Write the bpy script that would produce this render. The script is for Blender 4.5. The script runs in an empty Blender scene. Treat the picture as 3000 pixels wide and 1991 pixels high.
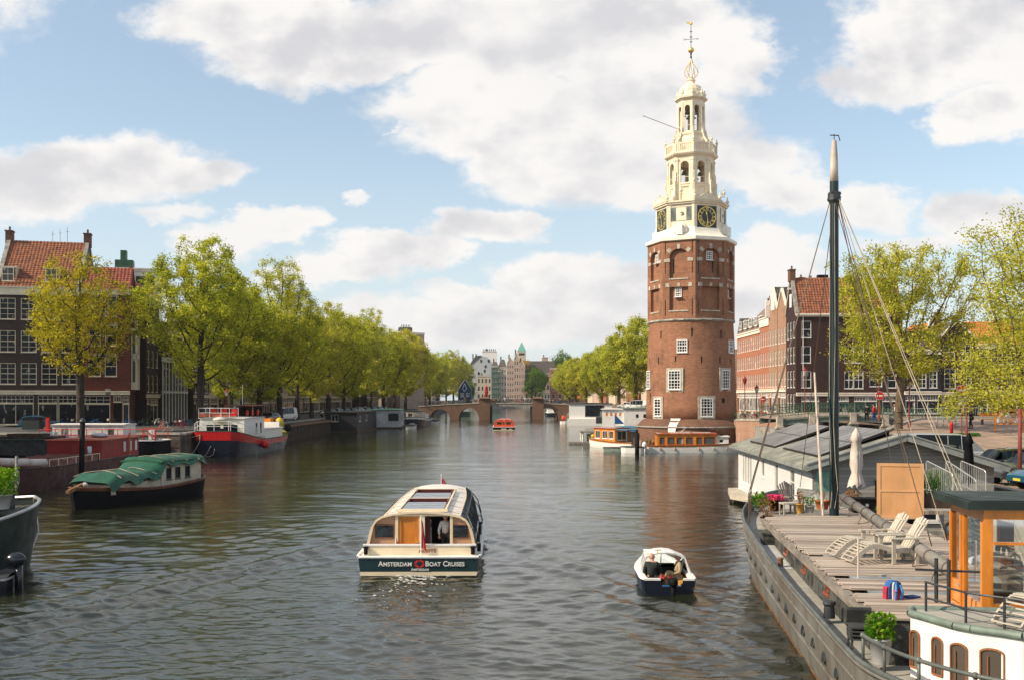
import bpy, math, random
import numpy as np
from mathutils import Vector, Matrix
R = math.radians
D = bpy.data
SC = bpy.context.scene
COL = SC.collection
# ---------------------------------------------------------------- camera, world, sun, exposure
EYE, HZ, F = 6.1, 1165.0, 2900.0        # eye height above the water, horizon row and focal length of the 3000 px wide photograph
cam = D.objects.new('camera', D.cameras.new('camera')); COL.objects.link(cam); SC.camera = cam
cam.location = (0, 0, EYE); cam.rotation_euler = (R(90), 0, 0)
cam.data.sensor_width = 36; cam.data.lens = 36*F/3000; cam.data.shift_y = (HZ-995.5)/3000
cam.data.clip_start = .5; cam.data.clip_end = 6000
SUN_AZ, SUN_EL = R(-162), R(36)
sd = Vector((math.cos(SUN_AZ)*math.cos(SUN_EL), math.sin(SUN_AZ)*math.cos(SUN_EL), math.sin(SUN_EL)))
sl = D.lights.new('sun', 'SUN'); sl.energy = 5.0; sl.angle = R(.5); sl.color = (1, .86, .66)
sun = D.objects.new('sun', sl); COL.objects.link(sun); sun.rotation_euler = sd.to_track_quat('Z', 'Y').to_euler()
SC.view_settings.view_transform = 'Standard'; SC.view_settings.look = 'None'
SC.view_settings.exposure = 0.22; SC.view_settings.gamma = 1.0
SC.cycles.max_bounces = 8; SC.cycles.transparent_max_bounces = 12; SC.cycles.caustics_reflective = False
SC.cycles.sample_clamp_indirect = 4

class NT:                                 # tiny node helper
    def __init__(s, tree): s.t = tree
    def n(s, typ, ins=None, **kw):
        nd = s.t.nodes.new(typ)
        for k, v in kw.items(): setattr(nd, k, v)
        for k, v in (ins or {}).items():
            if isinstance(v, bpy.types.NodeSocket): s.t.links.new(v, nd.inputs[k])
            else: nd.inputs[k].default_value = v
        return nd
    def m(s, op, a, b=0.0, c=0.0, clamp=False):
        return s.n('ShaderNodeMath', {0: a, 1: b, 2: c}, operation=op, use_clamp=clamp).outputs[0]
    def v(s, op, a, b=(0, 0, 0)):
        nd = s.n('ShaderNodeVectorMath', {0: a, 1: b}, operation=op)
        return nd.outputs['Value'] if op in ('LENGTH', 'DOT_PRODUCT') else nd.outputs[0]
    def mix(s, f, a, b, bt='MIX'):
        nd = s.n('ShaderNodeMix', data_type='RGBA', blend_type=bt)
        for i, v in ((0, f), (6, a), (7, b)):
            if isinstance(v, bpy.types.NodeSocket): s.t.links.new(v, nd.inputs[i])
            else: nd.inputs[i].default_value = (tuple(v)+(1,))[:4] if i > 0 else v
        return nd.outputs[2]
    def rng(s, v, a, b, c=0., d=1., it='SMOOTHSTEP'):
        return s.n('ShaderNodeMapRange', {0: v, 1: a, 2: b, 3: c, 4: d}, interpolation_type=it).outputs[0]

def make_world():
    w = D.worlds.new('World'); SC.world = w; w.use_nodes = True
    t = w.node_tree; t.nodes.clear(); N = NT(t)
    sky = N.n('ShaderNodeTexSky', sky_type='NISHITA', sun_disc=False, sun_elevation=SUN_EL,
              sun_rotation=math.atan2(sd.x, sd.y), air_density=1.0, dust_density=.6, ozone_density=1.0)
    g = N.n('ShaderNodeTexCoord').outputs['Generated']
    d = N.v('NORMALIZE', g)
    sp = N.n('ShaderNodeSeparateXYZ', {0: d}); X, Y, Z = sp.outputs
    yy = N.m('MAXIMUM', Y, .15)
    u = N.m('DIVIDE', X, yy); v = N.m('DIVIDE', Z, yy)
    p = N.n('ShaderNodeCombineXYZ', {0: u, 1: v, 2: 0.0}).outputs[0]
    def fbm(vec, sc, det, ro=.55, dist=0.0, typ='FBM'):
        return N.n('ShaderNodeTexNoise', {'Vector': vec, 'Scale': sc, 'Detail': det, 'Roughness': ro, 'Distortion': dist}, noise_type=typ)
    st = N.v('MULTIPLY', p, (1, 1.5, 1))
    w1 = fbm(st, 5, 7, .6).outputs['Color']; w2 = fbm(st, 20, 5, .6).outputs['Color']
    wp = N.v('ADD', N.v('MULTIPLY', N.v('SUBTRACT', w1, (.5, .5, .5)), (.15, .085, 0)),
             N.v('MULTIPLY', N.v('SUBTRACT', w2, (.5, .5, .5)), (.048, .032, 0)))
    q = N.v('ADD', p, wp)
    # cloud bodies: centre, half-width, half-height, weight (in degrees of the sky plane, /2900 from photo units)
    B = [(760,40,420,110,1),(1050,140,480,130,1.),(1400,80,520,190,1),(1750,60,460,230,1.),(1480,330,430,160,1),(1900,330,350,190,.95),
         (1750,480,420,140,1),(2150,480,260,120,.9),(2280,560,200,90,.9),(2150,140,180,180,.8),
         (2750,120,330,180,1),(2650,200,250,110,.9),(2870,330,170,110,1),(2990,180,160,220,.9),(2560,590,180,90,.8),
         (330,500,340,120,1),(120,560,280,120,1),(560,520,180,70,.85),(40,470,150,70,.6),(780,680,170,60,.95),(640,720,180,60,.7),(500,640,140,40,.6),
         (1150,745,230,70,1),(1420,670,200,75,1),(1560,640,110,45,.8),(1000,800,240,60,.85),
         (1400,860,200,45,.8),(1700,830,280,90,.9),(1330,940,420,80,.85),(1900,900,320,120,.8),(2250,760,170,100,.9),(2260,860,180,120,.7),
         (1020,590,70,28,.6),(1105,378,32,16,.55),(2150,210,40,16,.4),(2900,640,220,80,.85),(2700,700,300,50,.6),(150,30,60,25,.3),(2980,660,200,90,.7)]
    B += [(500,-330,560,210,1),(1500,-260,640,200,1),(2500,-330,560,190,1),(900,-850,900,300,.95),(2200,-900,950,320,.95),(-500,-100,700,300,.9),(3600,-150,700,280,.9),(1500,-1700,1900,560,.85)]  # unseen clouds added outside the view to whiten the water's reflections
    acc = None
    for (cx, cy, a, b, wt) in B:
        c = ((cx-1500)/F, (HZ-cy)/F, 0)
        l = N.v('LENGTH', N.v('MULTIPLY', N.v('SUBTRACT', q, c), (F/a/1.10, F/b/1.06, 0)))
        f = N.rng(l, 1.35, .25, 0, wt)
        acc = f if acc is None else N.m('MAXIMUM', acc, f)
    # soft low bank towards the horizon and free clouds behind the viewer
    low = N.rng(v, .17, .0, 0, .54); low = N.m('MULTIPLY', low, fbm(st, 9, 4, .5).outputs[0]); 
    acc = N.m('ADD', acc, low)
    back = N.rng(fbm(N.v('MULTIPLY', d, (1, 1, 2.2)), 2.3, 9, .58).outputs[0], .46, .62)
    fr = N.rng(Y, .3, .45)
    det = fbm(st, 26, 8, .62).outputs[0]
    body = N.m('ADD', acc, N.m('MULTIPLY', N.m('SUBTRACT', det, .5), .55))
    mask_f = N.rng(body, .25, .69)
    mask = N.m('ADD', N.m('MULTIPLY', mask_f, fr), N.m('MULTIPLY', back, N.m('SUBTRACT', 1.0, fr)))
    # light on the clouds: lit from the left above, grey in the thick and low parts
    def relief(off):
        a = fbm(N.v('ADD', st, off), 4.2, 5, .52).outputs[0]
        return a
    rel = N.m('SUBTRACT', relief((0, 0, 0)), relief((-.02, .04, 0)))
    litf = N.rng(N.m('ADD', rel, N.m('MULTIPLY', N.m('SUBTRACT', 1.0, acc), .10)), -.105, .07)
    ccol = N.mix(litf, (.66, .65, .675), (.95, .92, .885))
    big = N.rng(fbm(st, 3.0, 4, .5).outputs[0], .35, .65)
    ccol = N.mix(N.m('MULTIPLY', big, .30), ccol, (.78, .765, .775))
    ccol = N.mix(N.m('MULTIPLY', N.rng(v, .16, 0.0), .45), ccol, (.80, .79, .80))
    skyc = N.v('MULTIPLY', sky.outputs[0], (.178, .179, .165))
    skyc = N.mix(.26, skyc, (.66, .72, .78))
    skyc = N.mix(N.m('MULTIPLY', N.rng(v, .30, .0), .70), skyc, (.66, .72, .79))
    fin = N.mix(N.m('MULTIPLY', mask, .97), skyc, ccol)
    bg = N.n('ShaderNodeBackground', {'Color': fin, 'Strength': .92})
    o = N.n('ShaderNodeOutputWorld'); t.links.new(bg.outputs[0], o.inputs[0])
    w.cycles.sampling_method = 'MANUAL'; w.cycles.sample_map_resolution = 512
make_world()

# ---------------------------------------------------------------- materials
MATS = {}
def pm(name, col, rough=.6, metal=0., var=.18, sc=1.5, bump=0., bsc=12., spec=.4, col2=None, st=(1, 1, 1), trans=0., coat=0.):
    m = D.materials.new(name); m.use_nodes = True; t = m.node_tree; N = NT(t); b = t.nodes['Principled BSDF']
    tc = N.n('ShaderNodeTexCoord').outputs['Object']
    tc = N.v('MULTIPLY', tc, st)
    n1 = N.n('ShaderNodeTexNoise', {'Vector': tc, 'Scale': sc, 'Detail': 6, 'Roughness': .65}).outputs[0]
    c2 = col2 or tuple(c*(1-var*1.6) for c in col); c1 = tuple(min(1, c*(1+var*.5)) for c in col)
    c = N.mix(N.rng(n1, .3, .7), c2, c1)
    t.links.new(c, b.inputs['Base Color'])
    b.inputs['Roughness'].default_value = rough; b.inputs['Metallic'].default_value = metal
    b.inputs['Specular IOR Level'].default_value = spec; b.inputs['Coat Weight'].default_value = coat
    if rough < .55:
        t.links.new(N.rng(n1, .25, .75, rough*1.35, rough*.8), b.inputs['Roughness'])
    if bump:
        n2 = N.n('ShaderNodeTexNoise', {'Vector': tc, 'Scale': bsc, 'Detail': 4}).outputs[0]
        bp = N.n('ShaderNodeBump', {'Height': n2, 'Strength': bump, 'Distance': .04})
        t.links.new(bp.outputs[0], b.inputs['Normal'])
    MATS[name] = m; return m
def brick(name, c1, c2, mortar, bw=.42, bh=.13, dirt=(.10, .06, .045), da=.5, cyl=None, vert=False, msz=.014):
    m = D.materials.new(name); m.use_nodes = True; t = m.node_tree; N = NT(t); b = t.nodes['Principled BSDF']
    tc = N.n('ShaderNodeTexCoord').outputs['Object']
    x, y, z = N.n('ShaderNodeSeparateXYZ', {0: tc}).outputs
    if cyl: xx = N.m('MULTIPLY', N.m('ARCTAN2', y, x), cyl)
    else: xx = N.m('ADD', x, y)
    p = N.n('ShaderNodeCombineXYZ', {0: xx, 1: z, 2: 0.0}).outputs[0]
    br = N.n('ShaderNodeTexBrick', {'Vector': p, 'Color1': c1+(1,), 'Color2': c2+(1,), 'Mortar': mortar+(1,), 'Scale': 1.0,
             'Mortar Size': msz, 'Mortar Smooth': .3, 'Bias': 0.0, 'Brick Width': bw, 'Row Height': bh})
    big = N.n('ShaderNodeTexNoise', {'Vector': tc, 'Scale': .35, 'Detail': 8, 'Roughness': .72}).outputs[0]
    stv = N.n('ShaderNodeTexNoise', {'Vector': N.v('MULTIPLY', tc, (1.3, 1.3, .22)), 'Scale': 1.0, 'Detail': 6, 'Roughness': .6}).outputs[0]
    fine = N.n('ShaderNodeTexNoise', {'Vector': N.v('MULTIPLY', tc, (1, 1, 2.5)), 'Scale': 3.2, 'Detail': 5, 'Roughness': .8}).outputs[0]
    c = N.mix(N.m('MULTIPLY', N.rng(big, .47, .75), da), br.outputs['Color'], dirt)
    c = N.mix(N.m('MULTIPLY', N.rng(stv, .52, .8), da*.8), c, dirt)
    c = N.mix(N.rng(fine, .3, .72, 0, .55), c, N.mix(1.0, c, (.62, .55, .52), 'MULTIPLY'))
    c = N.mix(N.rng(fine, .45, .2, 0, .35), c, N.mix(.5, c, (.5, .33, .22)))
    t.links.new(c, b.inputs['Base Color']); b.inputs['Roughness'].default_value = .88; b.inputs['Specular IOR Level'].default_value = .2
    bp = N.n('ShaderNodeBump', {'Height': br.outputs['Fac'], 'Strength': .35, 'Distance': -.02})
    bp2 = N.n('ShaderNodeBump', {'Height': fine, 'Strength': .35, 'Distance': .03, 'Normal': bp.outputs[0]})
    t.links.new(bp2.outputs[0], b.inputs['Normal']); MATS[name] = m; return m
def glass(name, tint=(.03, .035, .04), rough=.04, inner=None):
    """dark window glass with curtains and rooms varying behind it (opaque reflective pane)"""
    m = D.materials.new(name); m.use_nodes = True; t = m.node_tree; N = NT(t); b = t.nodes['Principled BSDF']
    tc = N.n('ShaderNodeTexCoord').outputs['Object']
    oi = N.n('ShaderNodeObjectInfo').outputs['Random']
    sh = N.v('ADD', tc, N.n('ShaderNodeCombineXYZ', {0: N.m('MULTIPLY', oi, 37.), 1: oi, 2: N.m('MULTIPLY', oi, 11.)}).outputs[0])
    n1 = N.n('ShaderNodeTexNoise', {'Vector': N.v('MULTIPLY', sh, (1.2, 1.2, .5)), 'Scale': 1.1, 'Detail': 3}).outputs[0]
    c = N.mix(N.rng(n1, .60, .63), tint, inner or tuple(x*3.5+.03 for x in tint))
    t.links.new(c, b.inputs['Base Color']); b.inputs['Roughness'].default_value = rough; b.inputs['Specular IOR Level'].default_value = .18
    wv = N.n('ShaderNodeTexNoise', {'Vector': sh, 'Scale': 1.6, 'Detail': 1}).outputs[0]
    t.links.new(N.n('ShaderNodeBump', {'Height': wv, 'Strength': .12, 'Distance': .1}).outputs[0], b.inputs['Normal'])
    MATS[name] = m; return m
def clear(name, tint=(.85, .9, .88), tr=.75):
    m = D.materials.new(name); m.use_nodes = True; t = m.node_tree; N = NT(t); t.nodes.clear()
    lw = N.n('ShaderNodeFresnel', {'IOR': 1.5}).outputs[0]
    a = N.n('ShaderNodeBsdfTransparent', {'Color': tuple(tint)+(1,)}); g = N.n('ShaderNodeBsdfGlossy', {'Roughness': .03, 'Color': (.9, .95, 1, 1)})
    k = N.n('ShaderNodeMixShader', {0: N.m('ADD', N.m('MULTIPLY', lw, 1.2), 1-tr-.2, clamp=True)}); t.links.new(a.outputs[0], k.inputs[1]); t.links.new(g.outputs[0], k.inputs[2])
    o = N.n('ShaderNodeOutputMaterial'); t.links.new(k.outputs[0], o.inputs[0]); MATS[name] = m; return m
def leaf(name, c1, c2, c3, tr=.5):
    m = D.materials.new(name); m.use_nodes = True; t = m.node_tree; N = NT(t); t.nodes.clear()
    ge = N.n('ShaderNodeNewGeometry'); ri = ge.outputs['Random Per Island']
    tc = N.n('ShaderNodeTexCoord').outputs['Object']
    n = N.n('ShaderNodeTexNoise', {'Vector': tc, 'Scale': .42, 'Detail': 3}).outputs[0]
    c = N.mix(N.rng(N.m('ADD', N.m('MULTIPLY', n, .75), N.m('MULTIPLY', ri, .3)), .35, .68), c1, c2)
    c = N.mix(N.rng(ri, .72, .9), c, c3)
    c = N.mix(N.m('MULTIPLY', N.n('ShaderNodeObjectInfo').outputs['Random'], .5), c, N.mix(1.0, c, (1.08, .95, .9), 'MULTIPLY'))
    a = N.n('ShaderNodeBsdfDiffuse', {'Color': c}); b = N.n('ShaderNodeBsdfTranslucent', {'Color': N.mix(.5, c, (.75, .8, .12), 'SOFT_LIGHT')})
    k = N.n('ShaderNodeMixShader', {0: tr}); t.links.new(a.outputs[0], k.inputs[1]); t.links.new(b.outputs[0], k.inputs[2])
    o = N.n('ShaderNodeOutputMaterial'); t.links.new(k.outputs[0], o.inputs[0]); MATS[name] = m; return m

def planks(name, col, col2, w=.14, axis=0, rough=.75, gap=.06):
    m = D.materials.new(name); m.use_nodes = True; t = m.node_tree; N = NT(t); b = t.nodes['Principled BSDF']
    tc = N.n('ShaderNodeTexCoord').outputs['Object']; s = N.n('ShaderNodeSeparateXYZ', {0: tc}).outputs[axis]
    k = N.m('DIVIDE', s, w); fl = N.m('FLOOR', k); fr = N.m('FRACT', k)
    rnd = N.n('ShaderNodeTexWhiteNoise', {1: fl}, noise_dimensions='1D').outputs[0]
    sc = [8, 8, 8]; sc[1-axis if axis < 2 else 0] = .9
    n = N.n('ShaderNodeTexNoise', {'Vector': N.v('MULTIPLY', tc, tuple(sc)), 'Scale': 1.5, 'Detail': 6, 'Roughness': .7}).outputs[0]
    c = N.mix(N.rng(N.m('ADD', N.m('MULTIPLY', n, .8), N.m('MULTIPLY', rnd, .45)), .35, .85), col2, col)
    g = N.m('LESS_THAN', fr, gap); c = N.mix(g, c, tuple(x*.18 for x in col2))
    t.links.new(c, b.inputs['Base Color']); b.inputs['Roughness'].default_value = rough
    t.links.new(N.n('ShaderNodeBump', {'Height': N.m('SUBTRACT', n, g), 'Strength': .5, 'Distance': .02}).outputs[0], b.inputs['Normal'])
    MATS[name] = m; return m

def make_water_mat():
    m = D.materials.new('water'); m.use_nodes = True; t = m.node_tree; N = NT(t); b = t.nodes['Principled BSDF']
    tc = N.n('ShaderNodeTexCoord').outputs['Object']
    n0 = N.n('ShaderNodeTexNoise', {'Vector': tc, 'Scale': .12, 'Detail': 4}).outputs[0]
    t.links.new(N.mix(N.rng(n0, .3, .7), (.010, .013, .006), (.020, .022, .010)), b.inputs['Base Color'])
    b.inputs['Roughness'].default_value = .06; b.inputs['IOR'].default_value = 1.62; b.inputs['Specular IOR Level'].default_value = .5
    a1 = N.n('ShaderNodeTexNoise', {'Vector': N.v('MULTIPLY', tc, (.8, 1.5, 1)), 'Scale': 1.5, 'Detail': 3, 'Roughness': .55, 'Distortion': .6}).outputs[0]
    a2 = N.n('ShaderNodeTexNoise', {'Vector': N.v('MULTIPLY', tc, (.75, 1.6, 1)), 'Scale': 6.5, 'Detail': 3, 'Roughness': .6, 'Distortion': .4}).outputs[0]
    cal = N.rng(N.n('ShaderNodeTexNoise', {'Vector': N.v('MULTIPLY', tc, (1, .5, 1)), 'Scale': .07, 'Detail': 3}).outputs[0], .3, .7, .55, 1.15)
    b1 = N.n('ShaderNodeBump', {'Height': a1, 'Strength': 1.0, 'Distance': N.m('MULTIPLY', cal, .030)})
    b2 = N.n('ShaderNodeBump', {'Height': a2, 'Strength': 1.0, 'Distance': N.m('MULTIPLY', cal, .010), 'Normal': b1.outputs[0]})
    t.links.new(b2.outputs[0], b.inputs['Normal']); MATS['water'] = m
make_water_mat()

pm('cream', (.79, .68, .51), .55, var=.10, sc=1.2, bump=.15); pm('cream_trim', (.82, .76, .64), .5, var=.08)
pm('white', (.80, .78, .74), .45, var=.07, sc=2.5); pm('white_worn', (.74, .72, .68), .55, var=.16, sc=3, bump=.2); pm('frame_white', (.74, .72, .66), .5, var=.06)
pm('frame_cream', (.76, .66, .49), .55, var=.10); pm('black', (.007, .007, .009), .65, var=.2, spec=.12); pm('black_gloss', (.012, .014, .02), .18, var=.2, spec=.6)
pm('navy', (.006, .010, .024), .3, var=.2); pm('teal_dark', (.010, .032, .040), .3, var=.15); pm('gold', (.95, .66, .22), .35, metal=.75, var=.1)
pm('clock_slate', (.035, .05, .045), .5, var=.2); pm('slate', (.16, .19, .18), .6, var=.35, sc=.9, bump=.2, col2=(.07, .085, .08))
pm('bronze', (.12, .17, .12), .5, metal=.5); pm('iron', (.05, .055, .06), .5, metal=.4)
pm('stone', (.50, .44, .36), .8, var=.25, sc=2, bump=.3); pm('stone_grey', (.34, .31, .27), .85, var=.3, sc=1.5, bump=.3)
pm('pink_brick', (.50, .30, .21), .85, var=.22, sc=1.2, bump=.4); pm('paver', (.34, .235, .17), .9, var=.2, sc=.8, bump=.3, bsc=6)
pm('asphalt', (.075, .072, .068), .9, var=.3, sc=.7); pm('quay', (.16, .125, .10), .9, var=.4, sc=.9, bump=.6, bsc=5)
pm('tile_orange', (.31, .112, .050), .8, var=.30, sc=2.2, bump=.2, col2=(.13, .05, .032)); pm('tile_red', (.30, .075, .045), .75, var=.3, sc=2)
pm('tile_bright', (.58, .22, .05), .75, var=.3, sc=1.5); pm('tile_brown', (.24, .17, .125), .8, var=.3, sc=2); pm('tile_dark', (.10, .085, .07), .7, var=.3, sc=2)
pm('roof_grey', (.27, .265, .215), .8, var=.3, sc=1.1, bump=.3); pm('roof_green', (.12, .30, .22), .7, var=.2); pm('copper', (.16, .42, .33), .65, var=.2)
pm('dark_paint', (.028, .012, .009), .6, var=.25); pm('brown_wall', (.038, .015, .012), .75, var=.25, sc=.8, bump=.2)
pm('black_wall', (.014, .014, .020), .6, var=.25); pm('grey_wall', (.42, .44, .46), .75, var=.12); pm('wall_pink', (.50, .36, .29), .8, var=.2)
pm('wall_cream', (.58, .50, .38), .8, var=.15); pm('green_paint', (.045, .12, .075), .5, var=.3); pm('blue_house', (.012, .055, .14), .6, var=.2)
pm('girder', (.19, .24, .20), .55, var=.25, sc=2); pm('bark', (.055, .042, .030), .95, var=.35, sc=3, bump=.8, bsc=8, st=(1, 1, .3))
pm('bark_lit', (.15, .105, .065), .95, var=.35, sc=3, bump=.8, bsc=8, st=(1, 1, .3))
pm('hull_grey', (.165, .16, .145), .42, var=.28, sc=1.3, bump=.12, bsc=4, st=(1, 1, .3), col2=(.11, .09, .07)); pm('rail_grey', (.10, .11, .10), .45, var=.2)
pm('deck_grey', (.36, .345, .30), .7, var=.16, sc=2.2, bump=.15); pm('deck_pale', (.50, .50, .50), .6, var=.1); pm('coaming', (.085, .085, .075), .7, var=.5, sc=4, bump=.5)
pm('rust', (.27, .14, .065), .85, var=.4, sc=5); pm('hull_red', (.50, .012, .012), .32, var=.15, sc=2); pm('hull_maroon', (.06, .009, .010), .5, var=.3)
pm('red_cabin', (.30, .022, .018), .55, var=.2); pm('red_roof', (.55, .15, .085), .6, var=.2); pm('maroon_deck', (.26, .10, .08), .7, var=.25)
pm('red', (.62, .02, .015), .45, var=.12); pm('orange_boat', (.62, .075, .018), .4, var=.15); pm('skylight_sky_tint', (.30, .36, .42), .12, spec=.8, var=.3); pm('side_pane_sky_tint', (.26, .28, .265), .10, spec=.8, var=.3, sc=2); pm('varnish', (.72, .245, .028), .28, var=.25, sc=3, st=(1, 1, .25), coat=.4)  # skylight and boat side panes carry the reflected sky in their base colours
pm('varnish_red', (.40, .075, .018), .3, var=.25, sc=3, st=(1, 1, .25), coat=.4); pm('window_brown', (.34, .13, .05), .5, var=.15); pm('varnish_brown', (.20, .07, .03), .4, var=.3, sc=3)
pm('tan', (.50, .29, .17), .5, var=.10); pm('cream_boat', (.80, .66, .46), .4, var=.08); pm('roof_boat', (.72, .66, .58), .4, var=.06, sc=2)
pm('metal', (.45, .47, .50), .35, metal=.7, var=.12, sc=3); pm('steel', (.55, .55, .53), .4, metal=.6); pm('maroon', (.11, .02, .018), .5, var=.2)
pm('tarp_green', (.014, .095, .050), .5, var=.2, sc=1.3, bump=.5, bsc=2.5); pm('tarp_dark', (.02, .07, .06), .6, var=.25); pm('tarp_grey', (.065, .068, .068), .6, var=.3, sc=2, bump=.6, bsc=3)
pm('tarp_blue', (.10, .22, .32), .6, var=.2, bump=.5, bsc=2.5); pm('blue', (.02, .12, .30), .5); pm('bright_blue', (.03, .28, .65), .5)
pm('yellow', (.72, .50, .03), .5); pm('orange', (.80, .24, .02), .5); pm('olive', (.34, .30, .03), .6, var=.3, sc=2)
pm('dark_green', (.018, .03, .026), .5, var=.25); pm('tyre', (.02, .02, .02), .8); pm('fabric_white', (.62, .54, .48), .9, var=.12, sc=3, bump=.3, bsc=6)
pm('wood_ply', (.62, .34, .155), .55, var=.10, sc=2, st=(1, 1, .4)); pm('wood_ply_panel', (.60, .31, .135), .55, var=.12, sc=1.6, st=(1, 1, .4))
pm('wood_pale', (.50, .44, .36), .75, var=.18, sc=4, st=(1, .3, 1), bump=.2); pm('wood_white', (.50, .45, .37), .7, var=.14, sc=4)
pm('wood_grey', (.26, .225, .19), .8, var=.25, sc=4, st=(1, .3, 1), bump=.3); pm('wood_dark', (.07, .045, .03), .8, var=.3, sc=3); pm('spar', (.20, .185, .165), .6, var=.25, sc=3, st=(1, .2, 1))
pm('mast_green', (.013, .030, .033), .35, var=.3, sc=2, st=(1, 1, .2)); pm('mast_white', (.60, .50, .42), .6, var=.25, sc=3, st=(1, 1, .3))
pm('rope', (.40, .33, .25), .9, var=.2); pm('wire', (.10, .065, .045), .6); pm('terracotta', (.50, .17, .05), .75, var=.2, sc=6); pm('pot_grey', (.42, .41, .40), .7); pm('pot_yellow', (.55, .28, .05), .5)
pm('solar', (.19, .185, .175), .42, var=.25, sc=.6, spec=.7); pm('solar_frame', (.02, .018, .016), .5); pm('siding', (.205, .20, .195), .65, var=.1)
pm('siding_white', (.70, .69, .68), .6, var=.08); pm('skin', (.52, .27, .19), .55, var=.08, sc=8); pm('jacket_dark', (.020, .026, .024), .85, var=.3, sc=4, bump=.4, bsc=8)
pm('cloth_white', (.66, .63, .58), .85, bump=.3); pm('cloth_black', (.012, .012, .014), .85); pm('cloth_red', (.5, .03, .02), .85); pm('cloth_blue', (.03, .07, .20), .85); pm('cloth_beige', (.42, .33, .20), .85, bump=.3)
pm('hair_dark', (.02, .014, .01), .7); pm('hair_grey', (.42, .36, .32), .7); pm('car_silver', (.44, .46, .47), .25, metal=.3, var=.04, coat=.5); pm('car_grey', (.10, .10, .105), .22, metal=.4, var=.05, coat=.6)
pm('car_black', (.012, .013, .015), .15, var=.05, coat=.8); pm('car_blue', (.015, .10, .17), .2, metal=.2, var=.05, coat=.7); pm('car_white', (.62, .61, .60), .3, var=.04, coat=.4)
pm('lamp_glass', (.55, .55, .50), .3); pm('lamp_red', (.28, .03, .02), .5); pm('pole_red', (.22, .045, .03), .6, var=.25, sc=5); pm('flag_red', (.65, .02, .02), .7)
pm('foam', (.50, .49, .43), .8, var=.2, sc=5); pm('twig', (.16, .10, .055), .9); pm('grass', (.08, .20, .02), .9, var=.3, sc=4); pm('flower_pink', (.80, .05, .16), .8, var=.3, sc=20); pm('backpack_red', (.45, .03, .07), .8)
pm('scaffold', (.50, .26, .04), .8, var=.3, sc=1.5); pm('backpack_blue', (.03, .14, .42), .7, var=.4, sc=9)
brick('brick_tower', (.40, .18, .10), (.29, .125, .07), (.36, .24, .17), cyl=5.2, da=.75)
brick('brick_oct', (.385, .172, .095), (.28, .12, .066), (.34, .22, .155), da=.7)
brick('brick_platform', (.22, .11, .07), (.15, .075, .05), (.2, .13, .09), cyl=6.5, da=.8)
brick('brick_orange', (.46, .175, .095), (.38, .14, .075), (.42, .22, .14), da=.3); brick('brick_pale', (.42, .235, .15), (.34, .19, .12), (.42, .3, .21), da=.35)
brick('brick_red', (.125, .026, .018), (.09, .020, .014), (.10, .045, .035), da=.3); brick('brick_brown', (.17, .085, .05), (.13, .06, .04), (.16, .10, .07), da=.3)
brick('brick_bridge', (.24, .14, .09), (.18, .10, .065), (.24, .17, .12), da=.6); brick('brick_quay', (.48, .285, .195), (.42, .235, .155), (.46, .31, .23), da=.3)
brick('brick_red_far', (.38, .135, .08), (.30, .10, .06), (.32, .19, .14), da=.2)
glass('pane', (.010, .013, .018), inner=(.26, .24, .20)); glass('pane_curtain', (.10, .10, .09), inner=(.42, .40, .36)); glass('pane_blind', (.09, .075, .06), inner=(.15, .13, .11)); glass('pane_white', (.16, .15, .14), inner=(.58, .56, .52)); glass('car_glass', (.006, .010, .012), inner=(.012, .02, .022)); glass('boat_glass', (.03, .022, .018), inner=(.15, .10, .07))
clear('clear_glass'); clear('cabin_glass', (.55, .55, .48), tr=.40); pm('fascia_grey', (.27, .285, .265), .55, var=.2); clear('side_glass', (.55, .58, .52), tr=.32)
planks('deck_planks', (.54, .445, .36), (.24, .19, .15), .145, axis=1); planks('deck_planks_y', (.36, .30, .25), (.20, .165, .135), .16, axis=0)
planks('siding_planks', (.31, .295, .27), (.24, .225, .205), .16, axis=2, gap=.05)
leaf('leaf_elm', (.22, .27, .025), (.60, .59, .06), (.72, .64, .10)); leaf('leaf_yellow', (.24, .25, .02), (.60, .54, .04), (.62, .43, .04))
leaf('leaf_fresh', (.25, .30, .03), (.62, .61, .08), (.72, .67, .15)); leaf('leaf_green', (.05, .12, .014), (.16, .28, .03), (.26, .34, .04))
leaf('leaf_far', (.32, .35, .05), (.66, .61, .09), (.75, .65, .14)); leaf('leaf_plant', (.05, .16, .01), (.18, .36, .02), (.25, .40, .03)); leaf('leaf_dry', (.30, .11, .02), (.55, .25, .04), (.40, .2, .05))

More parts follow.
